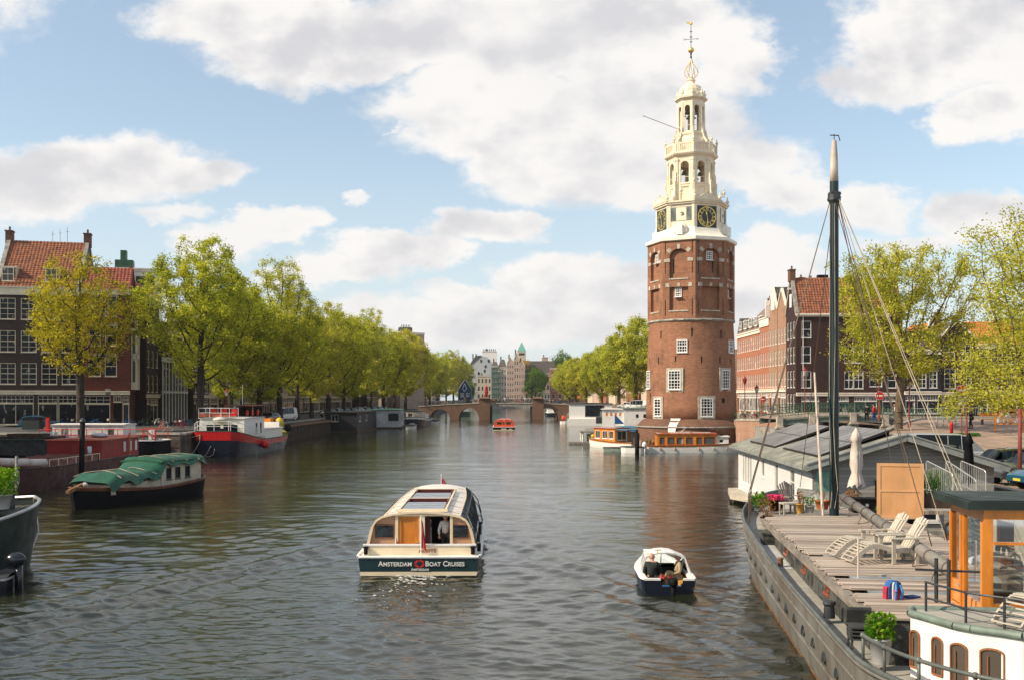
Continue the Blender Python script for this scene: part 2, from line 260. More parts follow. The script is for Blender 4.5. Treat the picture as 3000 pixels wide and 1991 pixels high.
# ---------------------------------------------------------------- mesh builder and object helpers
def at(x, y, Y):                          # a point seen at photo pixel (x, y), Y metres ahead
    return Vector(((x-1500)/F*Y, Y, EYE-(y-HZ)/F*Y))
def wat(y): return EYE*F/(y-HZ)           # distance at which the water shows in photo row y
class MB:
    def __init__(s, M=None): s.v = []; s.f = []; s.m = []; s.k = 0; s.M = M
    def add(s, vs, fs):
        n = len(s.v)
        s.v += [tuple(s.M @ Vector(v)) for v in vs] if s.M else [tuple(v) for v in vs]
        s.f += [tuple(i+n for i in f) for f in fs]; s.m += [s.k]*len(fs); return s
    def mat(s, k): s.k = k; return s
    def box(s, x0, x1, y0, y1, z0, z1):
        return s.add([(x0,y0,z0),(x1,y0,z0),(x1,y1,z0),(x0,y1,z0),(x0,y0,z1),(x1,y0,z1),(x1,y1,z1),(x0,y1,z1)],
                     [(0,3,2,1),(4,5,6,7),(0,1,5,4),(1,2,6,5),(2,3,7,6),(3,0,4,7)])
    def cbox(s, c, d): return s.box(c[0]-d[0]/2, c[0]+d[0]/2, c[1]-d[1]/2, c[1]+d[1]/2, c[2]-d[2]/2, c[2]+d[2]/2)
    def quad(s, *p): return s.add(p, [tuple(range(len(p)))])
    def cyl(s, p, q, r, r1=None, n=8, cap=True):
        p, q = Vector(p), Vector(q); r1 = r if r1 is None else r1; d = (q-p)
        if d.length < 1e-6: return s
        d.normalize(); a = d.cross(Vector((0, 0, 1)) if abs(d.z) < .9 else Vector((1, 0, 0))).normalized(); b = d.cross(a)
        vs = []
        for c, rr in ((p, r), (q, r1)):
            for i in range(n):
                t = 2*math.pi*i/n; vs.append(c+(a*math.cos(t)+b*math.sin(t))*rr)
        fs = [(i, (i+1) % n, n+(i+1) % n, n+i) for i in range(n)]
        if cap: fs += [tuple(range(n-1, -1, -1)), tuple(range(n, 2*n))]
        return s.add(vs, fs)
    def bar(s, p, q, w, h=None):          # rectangular bar between points
        p, q = Vector(p), Vector(q); h = h or w; d = (q-p).normalized()
        a = d.cross(Vector((0, 0, 1)) if abs(d.z) < .95 else Vector((0, 1, 0))).normalized()*w/2; b = d.cross(a).normalized()*h/2
        vs = [c+e for c in (p, q) for e in (a+b, a-b, -a-b, -a+b)]
        return s.add(vs, [(0,1,2,3),(7,6,5,4),(0,4,5,1),(1,5,6,2),(2,6,7,3),(3,7,4,0)])
    def tube(s, pts, r, n=6):
        for a, b in zip(pts[:-1], pts[1:]): s.cyl(a, b, r, n=n, cap=False)
        return s
    def lathe(s, prof, n=16, c=(0, 0, 0), rot=0., cap=True, sx=1., sy=1.):
        vs = []; fs = []
        for r, z in prof:
            for i in range(n):
                t = rot+2*math.pi*i/n; vs.append((c[0]+r*sx*math.cos(t), c[1]+r*sy*math.sin(t), c[2]+z))
        for j in range(len(prof)-1):
            for i in range(n): fs.append((j*n+i, j*n+(i+1) % n, (j+1)*n+(i+1) % n, (j+1)*n+i))
        if cap: fs += [tuple(range(n-1, -1, -1)), tuple((len(prof)-1)*n+i for i in range(n))]
        return s.add(vs, fs)
    def ball(s, c, r, n=10, sz=1., sx=1., sy=1.):
        pr = [(max(.001, r*math.sin(math.pi*j/(n//2+2))), -r*sz*math.cos(math.pi*j/(n//2+2))) for j in range(n//2+3)]
        return s.lathe(pr, n, c, sx=sx, sy=sy)
    def grid(s, rows):
        m = len(rows[0]); vs = [p for r in rows for p in r]
        return s.add(vs, [(j*m+i, j*m+i+1, (j+1)*m+i+1, (j+1)*m+i) for j in range(len(rows)-1) for i in range(m-1)])
    def ext(s, poly, y0, y1):             # polygon in XZ extruded along Y
        n = len(poly); vs = [(x, y0, z) for x, z in poly]+[(x, y1, z) for x, z in poly]
        return s.add(vs, [tuple(range(n)), tuple(range(2*n-1, n-1, -1))]+[(i, n+i, n+(i+1) % n, (i+1) % n) for i in range(n)])
    def extx(s, poly, x0, x1):            # polygon in YZ extruded along X
        n = len(poly); vs = [(x0, y, z) for y, z in poly]+[(x1, y, z) for y, z in poly]
        return s.add(vs, [tuple(range(n)), tuple(range(2*n-1, n-1, -1))]+[(i, n+i, n+(i+1) % n, (i+1) % n) for i in range(n)])
    def slab(s, poly, z0, z1):            # polygon in XY extruded up
        n = len(poly); vs = [(x, y, z0) for x, y in poly]+[(x, y, z1) for x, y in poly]
        return s.add(vs, [tuple(range(n-1, -1, -1)), tuple(range(n, 2*n))]+[(i, (i+1) % n, n+(i+1) % n, n+i) for i in range(n)])
    def mesh(s, name, mats, smooth=False):
        me = D.meshes.new(name); me.from_pydata(s.v, [], s.f)
        for m in ([mats] if isinstance(mats, str) else mats): me.materials.append(MATS[m])
        me.polygons.foreach_set('material_index', s.m)
        if smooth: me.polygons.foreach_set('use_smooth', [True]*len(s.f))
        me.update(); return me
    def build(s, name, mats, parent=None, smooth=False, loc=None, rz=0.):
        return link(name, s.mesh(name, mats, smooth), parent, loc, rz)
def pieces(mb, name, mats, parent=None, smooth=False):
    """every separate piece of a builder becomes an object of its own"""
    up = list(range(len(mb.v)))
    def fd(i):
        while up[i] != i: up[i] = up[up[i]]; i = up[i]
        return i
    for f in mb.f:
        for i in f[1:]: up[fd(i)] = fd(f[0])
    gr = {}
    for k, f in enumerate(mb.f): gr.setdefault(fd(f[0]), []).append(k)
    for ks in gr.values():
        m = MB(); ix = {}
        for k in ks:
            for i in mb.f[k]:
                if i not in ix: ix[i] = len(m.v); m.v.append(mb.v[i])
            m.f.append(tuple(ix[i] for i in mb.f[k])); m.m.append(mb.m[k])
        m.build(name, mats, parent, smooth)
def link(name, me, parent=None, loc=None, rz=0.):
    o = D.objects.new(name, me); COL.objects.link(o)
    if parent: o.parent = parent
    if loc: o.location = loc
    if rz: o.rotation_euler = (0, 0, rz)
    return o
def tag(o, label=None, cat=None, group=None, kind=None):
    if label: o['label'] = label
    if cat: o['category'] = cat
    if group: o['group'] = group
    if kind: o['kind'] = kind
    return o
def thing(name, label, cat, loc=(0, 0, 0), rz=0., group=None):
    o = D.objects.new(name, None); COL.objects.link(o); o.location = loc; o.rotation_euler = (0, 0, rz)
    o.empty_display_size = .2; return tag(o, label, cat, group)
def children(o): return [c for c in COL.objects if c.parent == o]
KIDS = {}
def copy_tree(o, loc=None, rz=None, label=None, sc=None, par=None):
    if o not in KIDS: KIDS[o] = children(o)
    c = o.copy(); COL.objects.link(c); c.parent = par
    for k in KIDS[o]: copy_tree(k, par=c)
    if loc is not None: c.location = loc
    if rz is not None: c.rotation_euler = (0, 0, rz)
    if sc is not None: c.scale = sc if isinstance(sc, tuple) else (sc,)*3
    if label: c['label'] = label
    return c
def text_mesh(txt, size, mat, ext=.01, small=False, align='CENTER', xs=1.):
    cu = D.curves.new('lettering', 'FONT'); cu.body = txt; cu.size = size; cu.extrude = ext; cu.align_x = align; cu.align_y = 'CENTER'
    if small:
        cu.small_caps_scale = .78
        for i, ch in enumerate(txt):
            if ch.islower(): cu.body_format[i].use_small_caps = True
    cu.offset = size*.012
    o = D.objects.new('lettering', cu); COL.objects.link(o)
    me = D.meshes.new_from_object(o.evaluated_get(bpy.context.evaluated_depsgraph_get()))
    D.objects.remove(o); D.curves.remove(cu)
    for v in me.vertices: v.co.x *= xs
    me.materials.clear(); me.materials.append(MATS[mat]); return me
def lettering(txt, size, mat, parent, loc, rot, name='lettering', **k):
    o = link(name, text_mesh(txt, size, mat, **k), parent, loc); o.rotation_euler = rot; return o

# walls with openings; local frame: x along the wall, z up, front towards -y
def panel(mb, w, h, ops, z0=0., reveal=.2, top=None, x0=0.):
    xs = sorted({x0, x0+w} | {o[0] for o in ops} | {o[0]+o[2] for o in ops} | ({x0+w*i/14 for i in range(15)} if top else set()))
    zs = sorted({z0, z0+h} | {o[1] for o in ops} | {o[1]+o[3] for o in ops})
    tp = lambda x, z: (top(x) if (top and z >= z0+h-1e-6) else z)
    for i in range(len(xs)-1):
        for j in range(len(zs)-1):
            a, b, c, d = xs[i], xs[i+1], zs[j], zs[j+1]; mx, mz = (a+b)/2, (c+d)/2
            if any(o[0] < mx < o[0]+o[2] and o[1] < mz < o[1]+o[3] for o in ops): continue
            mb.quad((a, 0, tp(a, c)), (b, 0, tp(b, c)), (b, 0, tp(b, d)), (a, 0, tp(a, d)))
    for o in ops:
        a, b, c, d = o[0], o[0]+o[2], o[1], o[1]+o[3]; r = reveal
        mb.quad((a,0,c),(a,r,c),(a,r,d),(a,0,d)); mb.quad((b,0,c),(b,0,d),(b,r,d),(b,r,c))
        mb.quad((a,0,c),(b,0,c),(b,r,c),(a,r,c)); mb.quad((a,0,d),(a,r,d),(b,r,d),(b,0,d))
WC = {}
def win(parent, Mx, o, frame='frame_white', pane='pane', fw=.09, name='window', dep=.06):
    """o = (x, z, w, h, cols, rows[, split])"""
    x, z, w, h = o[:4]; c = o[4] if len(o) > 4 else 2; r = o[5] if len(o) > 5 else 2
    key = (round(w, 2), round(h, 2), c, r, frame, pane, fw, name)
    if key not in WC:
        f = MB(); f.box(0, fw, 0, .1, 0, h).box(w-fw, w, 0, .1, 0, h).box(fw, w-fw, 0, .1, 0, fw).box(fw, w-fw, 0, .1, h-fw, h)
        for i in range(1, c): f.box(w*i/c-fw*.28, w*i/c+fw*.28, .02, .08, fw, h-fw)
        for i in range(1, r):
            t = fw*(.45 if (r % 2 == 0 and i == r//2) else .25); f.box(fw, w-fw, .015, .085, h*i/r-t, h*i/r+t)
        f.box(-.05, w+.05, -dep-.04, -.0, -.07, -.01)
        p = MB().quad((fw, .06, fw), (w-fw, .06, fw), (w-fw, .06, h-fw), (fw, .06, h-fw))
        WC[key] = (f.mesh(name, frame), p.mesh('pane', pane))
    fm, pmh = WC[key]
    ob = link(name, fm, parent); ob.matrix_local = Mx @ Matrix.Translation((x, dep, z))
    link('pane', pmh, ob); return ob
def tile_roof(mb, p, u, v, tw=.42, th=.42, amp=.07):
    """pantiles over the parallelogram p, p+u (eave), p+v (slope)"""
    p, u, v = Vector(p), Vector(u), Vector(v); n = u.cross(v).normalized(); W, H = u.length, v.length
    nc = max(2, int(W/tw)); nr = max(2, int(H/th)); pr = [0, .55, 1, .55]
    rows = []
    for j in range(nr):
        for e, lift in ((0, .06), (1, .0)):
            f = (j+e)/nr if not (e == 1 and j < nr-1) else (j+.999)/nr
            rows.append([p+v*f+u*((i+k/4)/nc)+n*(amp*pr[k]+lift) for i in range(nc) for k in range(4)]+[p+v*f+u+n*lift])
    mb.grid(rows); return mb

# ================================================================ the setting: water, banks
def rgn(rng, n): return rng.random(n)
def make_water():
    rng = np.random.default_rng(5)
    ys = [13.0]
    while ys[-1] < 640: ys.append(ys[-1]+max(.055, (ys[-1]**2)*.000085))
    ys = np.array(ys); us = np.linspace(-.60, .60, 460)
    Y, U = np.meshgrid(ys, us, indexing='ij'); X = U*(Y+6)
    step = np.maximum(.055, Y*Y*.000085); sx = 1.2*(Y+6)/460
    Z = np.zeros_like(X)
    for i in range(46):
        lam = .28*(1.085**i); th = R(90)+rng.normal(0, .5); k = 2*math.pi/lam
        amp = .0054*(lam**.62 if lam < 1 else lam**.05)*(.45+.55*rng.random())
        fade = np.clip((lam/np.maximum(step, sx*.8)-2.2)/3, 0, 1)
        ph = rng.random()*6.28
        gx = np.sin(X*.35*rng.random()+Y*.21+ph*3)*.35+.75
        Z += amp*fade*gx*np.sin(k*(X*math.cos(th)+Y*math.sin(th))+ph+.8*np.sin(X*.4+Y*.3+i))
    ruf = .5+.5*np.sin(X*.16+1.3*np.sin(Y*.11+1)+.6)*np.sin(Y*.13+1.1*np.sin(X*.19)); ruf = .85+.75*ruf+.55*np.clip((-X-2)/12, 0, 1)*np.clip((46-Y)/14, 0, 1)
    Z *= ruf*np.clip(1.25-Y/220, .75, 1.2)
    # wake of the tour boat: two arms running back from the bow, turbulent band behind the stern
    bx, by = -3.4, 47.
    for sgn in (-1, 1):
        d = by-Y; lat = (X-bx)*sgn; c = lat-d*(.41 if sgn < 0 else .36)-1.2
        on = np.clip(d/4, 0, 1)*np.exp(-(c/(1.2+d*.07))**2)*np.clip((Y-12)/6, 0, 1)
        Z += (.075 if sgn < 0 else .05)*on*np.sin(2*math.pi*(c*.8-d*.16)/1.25+.9*np.sin(Y*.9))*np.clip(1.15-d/60, .3, 1)
    rx, ry = 4.9, 34.
    for sgn in (-1, 1):
        d = ry-Y; lat = (X-rx)*sgn; c = lat-d*.38-.6
        Z += .024*np.clip(d/2, 0, 1)*np.exp(-(c/(.6+d*.06))**2)*np.sin(2*math.pi*(c*.8-d*.2)/.75)*np.clip(1-d/14, 0, 1)
    for (cx, cw, y1, a) in ((-3.2, 1.9, 33.9, .05), (4.8, .8, 30.6, .025)):
        d = y1-Y; on = np.clip(d/.5, 0, 1)*np.exp(-((X-cx-d*.0)/(cw*(.5+d*.03)))**2)*np.exp(-np.clip(d, 0, 99)/9)
        Z += a*on*(np.sin(X*5.2+np.sin(Y*3.1)*2)*np.sin(Y*4.3+np.sin(X*2.7)*2)+.5*np.sin(X*9.+Y*7.+2*np.sin(X*4)))
    v = np.stack([X, Y, Z], -1).reshape(-1, 3); nr, nc = X.shape
    i = np.arange(nr*nc).reshape(nr, nc)
    q = np.stack([i[:-1, :-1], i[:-1, 1:], i[1:, 1:], i[1:, :-1]], -1).reshape(-1, 4)
    me = D.meshes.new('water'); me.vertices.add(len(v)); me.vertices.foreach_set('co', v.ravel())
    me.loops.add(q.size); me.loops.foreach_set('vertex_index', q.ravel()); me.polygons.add(len(q))
    me.polygons.foreach_set('loop_start', np.arange(0, q.size, 4)); me.polygons.foreach_set('use_smooth', np.ones(len(q), bool))
    me.update(calc_edges=True); me.materials.append(MATS['water'])
    tag(link('water', me), kind='structure')
make_water()
def ground(name, polys, mat):
    mb = MB()
    for p, z0, z1 in polys: mb.slab(p, z0, z1)
    return tag(mb.build(name, mat), kind='structure')
ground('ground', [([(-3000,-40),(3000,-40),(3000,4000),(-3000,4000)], -3.2, -3.0)], 'asphalt')
ZL, ZR = 2.6, 3.6
ground('left_bank', [([(-33.5,100),(-33.5,172),(-31,205),(-26,287),(-26,300),(-30,420),(-30,600),(-900,600),(-900,100)][::-1][::-1], -3, ZL-.16)], 'asphalt')
ground('near_left_bank', [([(-400,-20),(-44.5,-20),(-44.5,88),(-400,88)], -3, ZL-.16)], 'asphalt')
ground('far_bank', [([(-900,601),(900,601),(900,1400),(-900,1400)], -3, 2.4)], 'asphalt')
ground('right_bank', [([(26,113.9),(27,113.9),(27,114),(60,114),(900,114),(900,600),(30,600),(26,420),(19,300),(19,287),(25,238),(27.4,200),(27.8,122)], -3, ZR-.16)], 'paver')
# near right quay: a sheet of pavers climbing from the car park to the bridge
def rz_at(x, y):
    t = min(1, max(0, (y-60)/32)); t = t*t*(3-2*t)
    return 2.0+1.75*t-.012*max(0, y-98)+.25*math.exp(-((x-42)/7)**2-((y-96)/9)**2)
def near_ground():
    mb = MB(); rows = []
    for j in range(61):
        y = 20+95*j/60
        x0 = 21.5 if y < 66 else 21.5+(y-66)*.58
        rows.append([(x0+(k/30)**1.6*260, y, rz_at(x0+(k/30)**1.6*260, y)) for k in range(31)])
    mb.grid(rows)
    mb.grid([[(r[0][0], r[0][1], -3) for r in rows], [r[0] for r in rows]])
    mb.grid([[(p[0], p[1], -3) for p in rows[-1]], rows[-1]])
    mb.grid([[(p[0], p[1], -3) for p in rows[0]], rows[0]])
    tag(mb.build('sloping_street', 'paver', smooth=True), kind='structure')
    c = MB()
    for a, b in zip(rows[:-1], rows[1:]): c.bar((a[0][0]+.2, a[0][1], a[0][2]+.05), (b[0][0]+.2, b[0][1], b[0][2]+.05), .5, .22)
    tag(c.build('quay_coping', 'stone_grey'), kind='structure')
    # pale kerb curving across the ramp
    k = MB(); pts = [at(2770,1278,70), at(2830,1284,67), at(2890,1292,64), at(2950,1303,61), at(3010,1318,58)]
    pts = [(p.x, p.y, rz_at(p.x, p.y)+.05) for p in pts]
    for a, b in zip(pts[:-1], pts[1:]): k.bar(a, b, .25, .12)
    tag(k.build('kerb', 'stone'), kind='structure')
near_ground()
def quay_wall(name, label, pts, z, mat, cop='stone_grey', th=.5):
    w = thing(name, label, 'quay wall', (pts[0][0], pts[0][1], 0))
    mb, c = MB(), MB(); o = Vector((pts[0][0], pts[0][1], 0))
    for a, b in zip(pts[:-1], pts[1:]):
        a = Vector((*a, 0))-o; b = Vector((*b, 0))-o
        mb.bar(a+Vector((0, 0, (z-.18-2.5)/2)), b+Vector((0, 0, (z-.18-2.5)/2)), th, z-.18+2.5)
        c.bar(a+Vector((0, 0, z-.08)), b+Vector((0, 0, z-.08)), th+.16, .2)
    mb.build('wall', mat, w); c.build('coping', cop, w); return w
quay_wall('quay_wall', 'dark quay wall with a pale coping behind the barges at the left', [(-95,99.8),(-33.4,99.8)], ZL, 'quay', 'stone')
quay_wall('quay_wall', 'dark quay wall running back along the tree-lined left bank', [(-33.3,100.2),(-33.3,172),(-30.8,205),(-25.9,287)], ZL, 'quay')
quay_wall('quay_wall', 'quay wall behind the moored houseboats right of the far bridge', [(18.9,287),(24.9,238),(27.3,200),(27.7,121)], ZR, 'brick_quay')
quay_wall('quay_wall', 'sunlit pinkish brick quay wall between the tower and the green footbridge', [(25.6,112.6),(31.6,107.2)], 3.75, 'brick_quay', 'stone')
quay_wall('quay_wall', 'distant quay wall seen under the span of the far bridge', [(-60,600.6),(60,600.6)], 2.6, 'stone_grey')
ground('tower_quay', [([(25.9,112.9),(31.6,107.8),(36,112),(36,120),(25.9,120)], -3, 3.62)], 'paver')
for (x0, x1, y0, y1) in ((-31.6, -33.0, 127, 171.5),):
    t = thing('landing_stage', 'rusty sheet-piled landing stage beside the red and black barge', 'landing stage', (x1, y0, 0))
    s = MB()
    n = 90
    for i in range(n):
        ya, yb = (y1-y0)*i/n, (y1-y0)*(i+1)/n; dx = (x0-x1)+(.16 if i % 2 else 0)
        s.quad((dx, ya, -1), (dx, yb, -1), (dx, yb, 2.05), (dx, ya, 2.05)); s.quad((dx, yb, -1), ((x0-x1)+(0 if i % 2 else .16), yb, -1), ((x0-x1)+(0 if i % 2 else .16), yb, 2.05), (dx, yb, 2.05))
    s.quad((0, 0, -1), (1.5, 0, -1), (1.5, 0, 2.05), (0, 0, 2.05))
    s.build('sheet_piling', 'wood_dark', t); MB().box(-.1, 1.75, -.1, y1-y0, 2.05, 2.3).build('cap_beam', 'rust', t)
    MB().box(-.1, 1.4, .1, y1-y0, 2.3, 2.42).build('deck', 'wood_dark', t)

# ================================================================ the tower
def octo(Rr, a0, n=8):
    out = []
    for k in range(n):
        a, b = a0+2*math.pi*k/n, a0+2*math.pi*(k+1)/n
        A, B = Vector((Rr*math.cos(a), Rr*math.sin(a), 0)), Vector((Rr*math.cos(b), Rr*math.sin(b), 0))
        u = (B-A).normalized(); nn = Vector((u.y, -u.x, 0))
        M = Matrix((( u.x, -nn.x, 0, A.x), (u.y, -nn.y, 0, A.y), (0, 0, 1, 0), (0, 0, 0, 1)))
        out.append((M, (B-A).length))
    return out
def spandrel(mb, x, z, w, rise, reveal, n=10):
    pts = [(x+w/2-w/2*math.cos(math.pi*i/n), z+rise*math.sin(math.pi*i/n)) for i in range(n+1)]
    for (a, b), (c, d) in zip(pts[:-1], pts[1:]):
        mb.quad((a, 0, b), (c, 0, d), (c, 0, z+rise), (a, 0, z+rise)); mb.quad((a, 0, b), (a, reveal, b), (c, reveal, d), (c, 0, d))
def arch_bricks(mb, x, z, w, rise, t, y=-.03, n=16):
    for i in range(n):
        a, b = math.pi*(i+.08)/n, math.pi*(i+.92)/n; p = []
        for rr in (0, t):
            for q in (a, b): p.append((x+w/2-(w/2+rr)*math.cos(q), z+(rise+rr)*math.sin(q)))
        mb.add([(p[0][0], y, p[0][1]), (p[1][0], y, p[1][1]), (p[3][0], y, p[3][1]), (p[2][0], y, p[2][1])], [(0, 1, 2, 3)])
def urn(mb, c, s=1.):
    mb.lathe([(.16*s, 0), (.2*s, .06*s), (.08*s, .14*s), (.2*s, .34*s), (.22*s, .5*s), (.1*s, .64*s), (.06*s, .74*s), (.1*s, .86*s), (.02*s, 1.05*s)], 8, c)
TX, TY = 21.7, 120.0
A0 = math.atan2(-TY, -TX)+R(5.5)
def tower():
    t = thing('clock_tower', 'tall brick tower with a white wooden spire, clock faces and gilded weather vane', 'tower', (TX, TY, 0))
    # platform
    MB().lathe([(6.75, -1), (6.7, 1.2), (6.62, 2.7), (6.35, 3.0), (5.9, 3.45), (5.2, 3.75)], 64, rot=.02).build('platform', 'brick_platform', t, smooth=True)
    MB().lathe([(6.75, 2.62), (6.82, 2.66), (6.82, 2.78), (6.7, 2.82)], 64, cap=False).build('string_course', 'stone_grey', t, smooth=True)
    pf = MB(); a = A0-R(24); c, s_ = math.cos(a), math.sin(a)
    base = thing2 = None
    hb = MB(Matrix.Rotation(a+R(90), 4, 'Z'))
    hb.quad((-.55,-5.6,3.62),(.55,-5.6,3.62),(.5,-6.75,2.8),(-.5,-6.75,2.8)); hb.quad((-.5,-6.75,2.8),(.5,-6.75,2.8),(.42,-6.95,2.1),(-.42,-6.95,2.1)); hb.box(-.6,.6,-5.6,-5.5,3.4,3.75)
    hb.build('hatch', 'white_worn', t)
    # round storeys
    MB().lathe([(5.42, 3.5), (5.40, 5), (5.28, 9), (5.14, 13), (5.02, 15.05), (5.05, 15.2)], 96, rot=.01).build('round_wall', 'brick_tower', t, smooth=True)
    def onround(px, z):
        s = max(-.97, min(.97, (px-2025)/129.)); th = math.atan2(-TY, -TX)+math.asin(s)
        r = 5.42-.034*(z-3.5); return th, r
    def rmat(px, z):
        th, r = onround(px, z); n = Vector((math.cos(th), math.sin(th), 0)); u = Vector((-n.y, n.x, 0))
        return Matrix(((u.x, -n.x, 0, n.x*r), (u.y, -n.y, 0, n.y*r), (0, 0, 1, 0), (0, 0, 0, 1)))
    for (px, z, w, h, c_, r_, sur) in ((1999.5, 11.4, 1.25, 1.5, 4, 4, 0), (1979, 7.1, 1.55, 2.25, 4, 6, 1), (1933, 3.95, 1.15, 2.1, 2, 6, 1),
                                  (2068, 3.95, 1.5, 2.15, 4, 6, 1), (2121, 7.2, 1.35, 2.2, 4, 6, 1), (1903, 7.2, 1.35, 2.2, 4, 6, 0), (2140, 11.4, 1.2, 1.5, 4, 4, 0)):
        M = rmat(px, z+h/2)
        if sur: MB(M).box(-w/2-.28, w/2+.28, -.06, .5, z-.3, z+h+.25).build('stone_surround', 'stone', t)
        win(t, M @ Matrix.Translation((-w/2, -.19, 0)), (0, z, w, h, c_, r_), 'white', 'pane', .11, dep=.06)
    sl = MB(); sm = MB()
    for (px, py, hh) in ((1937,988,38),(2027.5,983,40),(2112,988,38),(1904.5,1061,32),(1932,1065,40),(1981,1059,32),(2054.5,1063,38),(2107,1066,40),(2139,1068,38),(1910,1173,46)):
        z = 6.1+(1165-py)/24.9; M = rmat(px, z); sl.M = M; sl.box(-.07, .07, -.045, .3, z-hh/50, z+hh/50)
    sl.M = rmat(2113.5, 4.9); sl.box(-.17, .17, -.09, .3, 6.1+(1165-1178)/24.9, 6.1+(1165-1165)/24.9); pieces(sl, 'arrow_slit', 'black', t)
    dr = MB(); 
    for k in range(10):
        th = A0+R(36)*k+.2; sm.M = Matrix.Rotation(th+R(90), 4, 'Z'); sm.box(-.9, .9, -5.2, -4.9, 15.12, 15.3)
    MB().lathe([(5.05, 15.0), (5.22, 15.12), (5.22, 15.28), (5.05, 15.34)], 64, cap=False).build('string_course', 'stone_grey', t, smooth=True); pieces(sm, 'stone_course', 'stone', t)
    # octagonal brick storey
    wall, back, stone, arches = MB(), MB(), MB(), MB()
    wins = []
    Z0, Z1 = 15.25, 24.45
    for k, (M, w) in enumerate(octo(5.22, A0-R(90))):
        for m in (wall, back, stone, arches): m.M = M
        rise = 1.12; x0, ww = w/2-1.14, 2.28
        slits = [(.32, 20.6, .1, 1.9), (w-.42, 20.6, .1, 1.9), (.32, 15.7, .1, 1.9), (w-.42, 15.7, .1, 1.9), (.32, 22.9, .1, 1.45), (w-.42, 22.9, .1, 1.45)]
        ops = [(x0, 20.05, ww, 3.5), (x0, 16.3, ww, 2.75)]
        panel(wall, w, Z1-Z0, ops+slits, Z0, .38)
        spandrel(wall, x0, 23.55-rise, ww, rise, .38)
        for o in ops: back.quad((o[0], .38, o[1]), (o[0]+o[2], .38, o[1]), (o[0]+o[2], .38, o[1]+o[3]), (o[0], .38, o[1]+o[3]))
        back.mat(1)
        for o in slits: back.quad((o[0], .3, o[1]), (o[0]+o[2], .3, o[1]), (o[0]+o[2], .3, o[1]+o[3]), (o[0], .3, o[1]+o[3]))
        back.box(x0+(1.55 if k % 2 == 0 else .35), x0+(1.66 if k % 2 == 0 else .46), .35, .45, 20.7, 22.4); back.mat(0)
        arch_bricks(arches, x0, 23.55-rise, ww, rise, .42); arches.build('brick_arch', 'brick_oct', t); arches = MB()
        stone.box(w/2-.19, w/2+.19, -.07, .1, 23.5, 24.05)
        for sx in (-1, 1):
            mm = stone.M; stone.M = M @ Matrix.Translation((w/2+sx*1.16, 0, 23.35)) @ Matrix.Rotation(-sx*R(42), 4, 'Y'); stone.box(-.24, .24, -.06, .1, -.22, .22); stone.M = mm
            stone.box(w/2+sx*1.42-.34, w/2+sx*1.42+.34, -.055, .1, 22.0, 22.4)
            stone.box(w/2+sx*1.36-.24, w/2+sx*1.36+.24, -.055, .1, 19.05, 19.5)
        stone.box(w/2-.16, w/2+.16, -.055, .1, 19.08, 19.5)
        stone.box(x0-.05, x0+ww+.05, -.08, .42, 19.92, 20.07); stone.box(x0-.05, x0+ww+.05, -.08, .42, 16.17, 16.32)
        wins.append((M, w, k))
    wall.build('octagonal_wall', 'brick_oct', t); back.build('blind_niche', ['brick_oct', 'black'], t); pieces(stone, 'stone_block', 'stone', t); None
    for M, w, k in wins:
        if k in (0, 1, 2, 3, 4, 7):
            if k % 2 == 0: win(t, M, (w/2-.42, 22.15, .8, 1.05, 3, 4), 'white', 'pane', .09, dep=.26)
            win(t, M, (w/2-(.55 if k != 2 else .1), 17.9, .8, 1.05, 3, 4), 'white', 'pane', .09, dep=.26) if k % 2 else None
    dp = MB(octo(5.26, A0-R(90))[2][0]); dp.cyl((.28, -.06, 22.9), (.28, -.06, 24.4), .05); dp.cyl((.28, -.06, 22.9), (.28, -.06, 20.5), .04); dp.build('downpipe', 'iron', t)
    # white wooden crown: cornice and curved skirt
    sk = [(5.3, 24.42), (5.5, 24.5), (5.5, 24.86), (5.42, 24.9), (5.0, 25.05), (4.65, 25.28), (4.4, 25.6), (4.25, 26.0), (4.18, 26.3)]
    MB().lathe(sk, 8, rot=A0).build('skirt', 'cream_trim', t)
    # clock storey
    cs = MB(); slate = MB()
    for k, (M, w) in enumerate(octo(4.16, A0-R(90))):
        cs.M = M; slate = MB(M); cs.box(0, w, 0, .1, 26.2, 28.95); cs.box(0, .3, -.08, 0, 26.2, 28.95); cs.box(w-.3, w, -.08, 0, 26.2, 28.95)
        cs.box(-.12, w+.12, -.22, .3, 28.9, 29.1); cs.box(-.2, w+.2, -.36, .3, 29.1, 29.28)
        if k % 2 == 0:    # clock faces with pediments
            MB(M).box(w/2-1.28, w/2+1.28, -.07, .02, 26.05, 28.62).build('clock_panel', 'clock_slate', t)
            cs.ext([(-.3, 29.28), (w+.3, 29.28), (w/2, 30.15)], -.42, -.2); cs.ext([(.25, 29.3), (w-.25, 29.3), (w/2, 29.95)], -.2, .6)
            cs.add([(-.3, -.42, 29.28), (w/2, -.42, 30.2), (w/2, 1.2, 30.2), (-.1, 1.2, 29.28)], [(0, 1, 2, 3)]); cs.add([(w+.3, -.42, 29.28), (w/2, -.42, 30.2), (w/2, 1.2, 30.2), (w+.1, 1.2, 29.28)], [(3, 2, 1, 0)])
            if k in (0, 2, 4):
                cc = Vector((w/2, -.09, 27.34)); rg = MB(M)
                n = 48
                for (ra, rb) in ((1.12, 1.19), (.70, .74)):
                    for i in range(n):
                        a, b = 2*math.pi*i/n, 2*math.pi*(i+1)/n
                        rg.quad(*[(cc.x+r_*math.sin(q), cc.y-.01, cc.z+r_*math.cos(q)) for r_, q in ((ra, a), (rb, a), (rb, b), (ra, b))])
                for i in range(60):
                    if i % 5: q = 2*math.pi*i/60; rg.quad(*[(cc.x+r_*math.sin(q+dq), cc.y-.01, cc.z+r_*math.cos(q+dq)) for r_, dq in ((1.06, -.012), (1.13, -.012), (1.13, .012), (1.06, .012))])
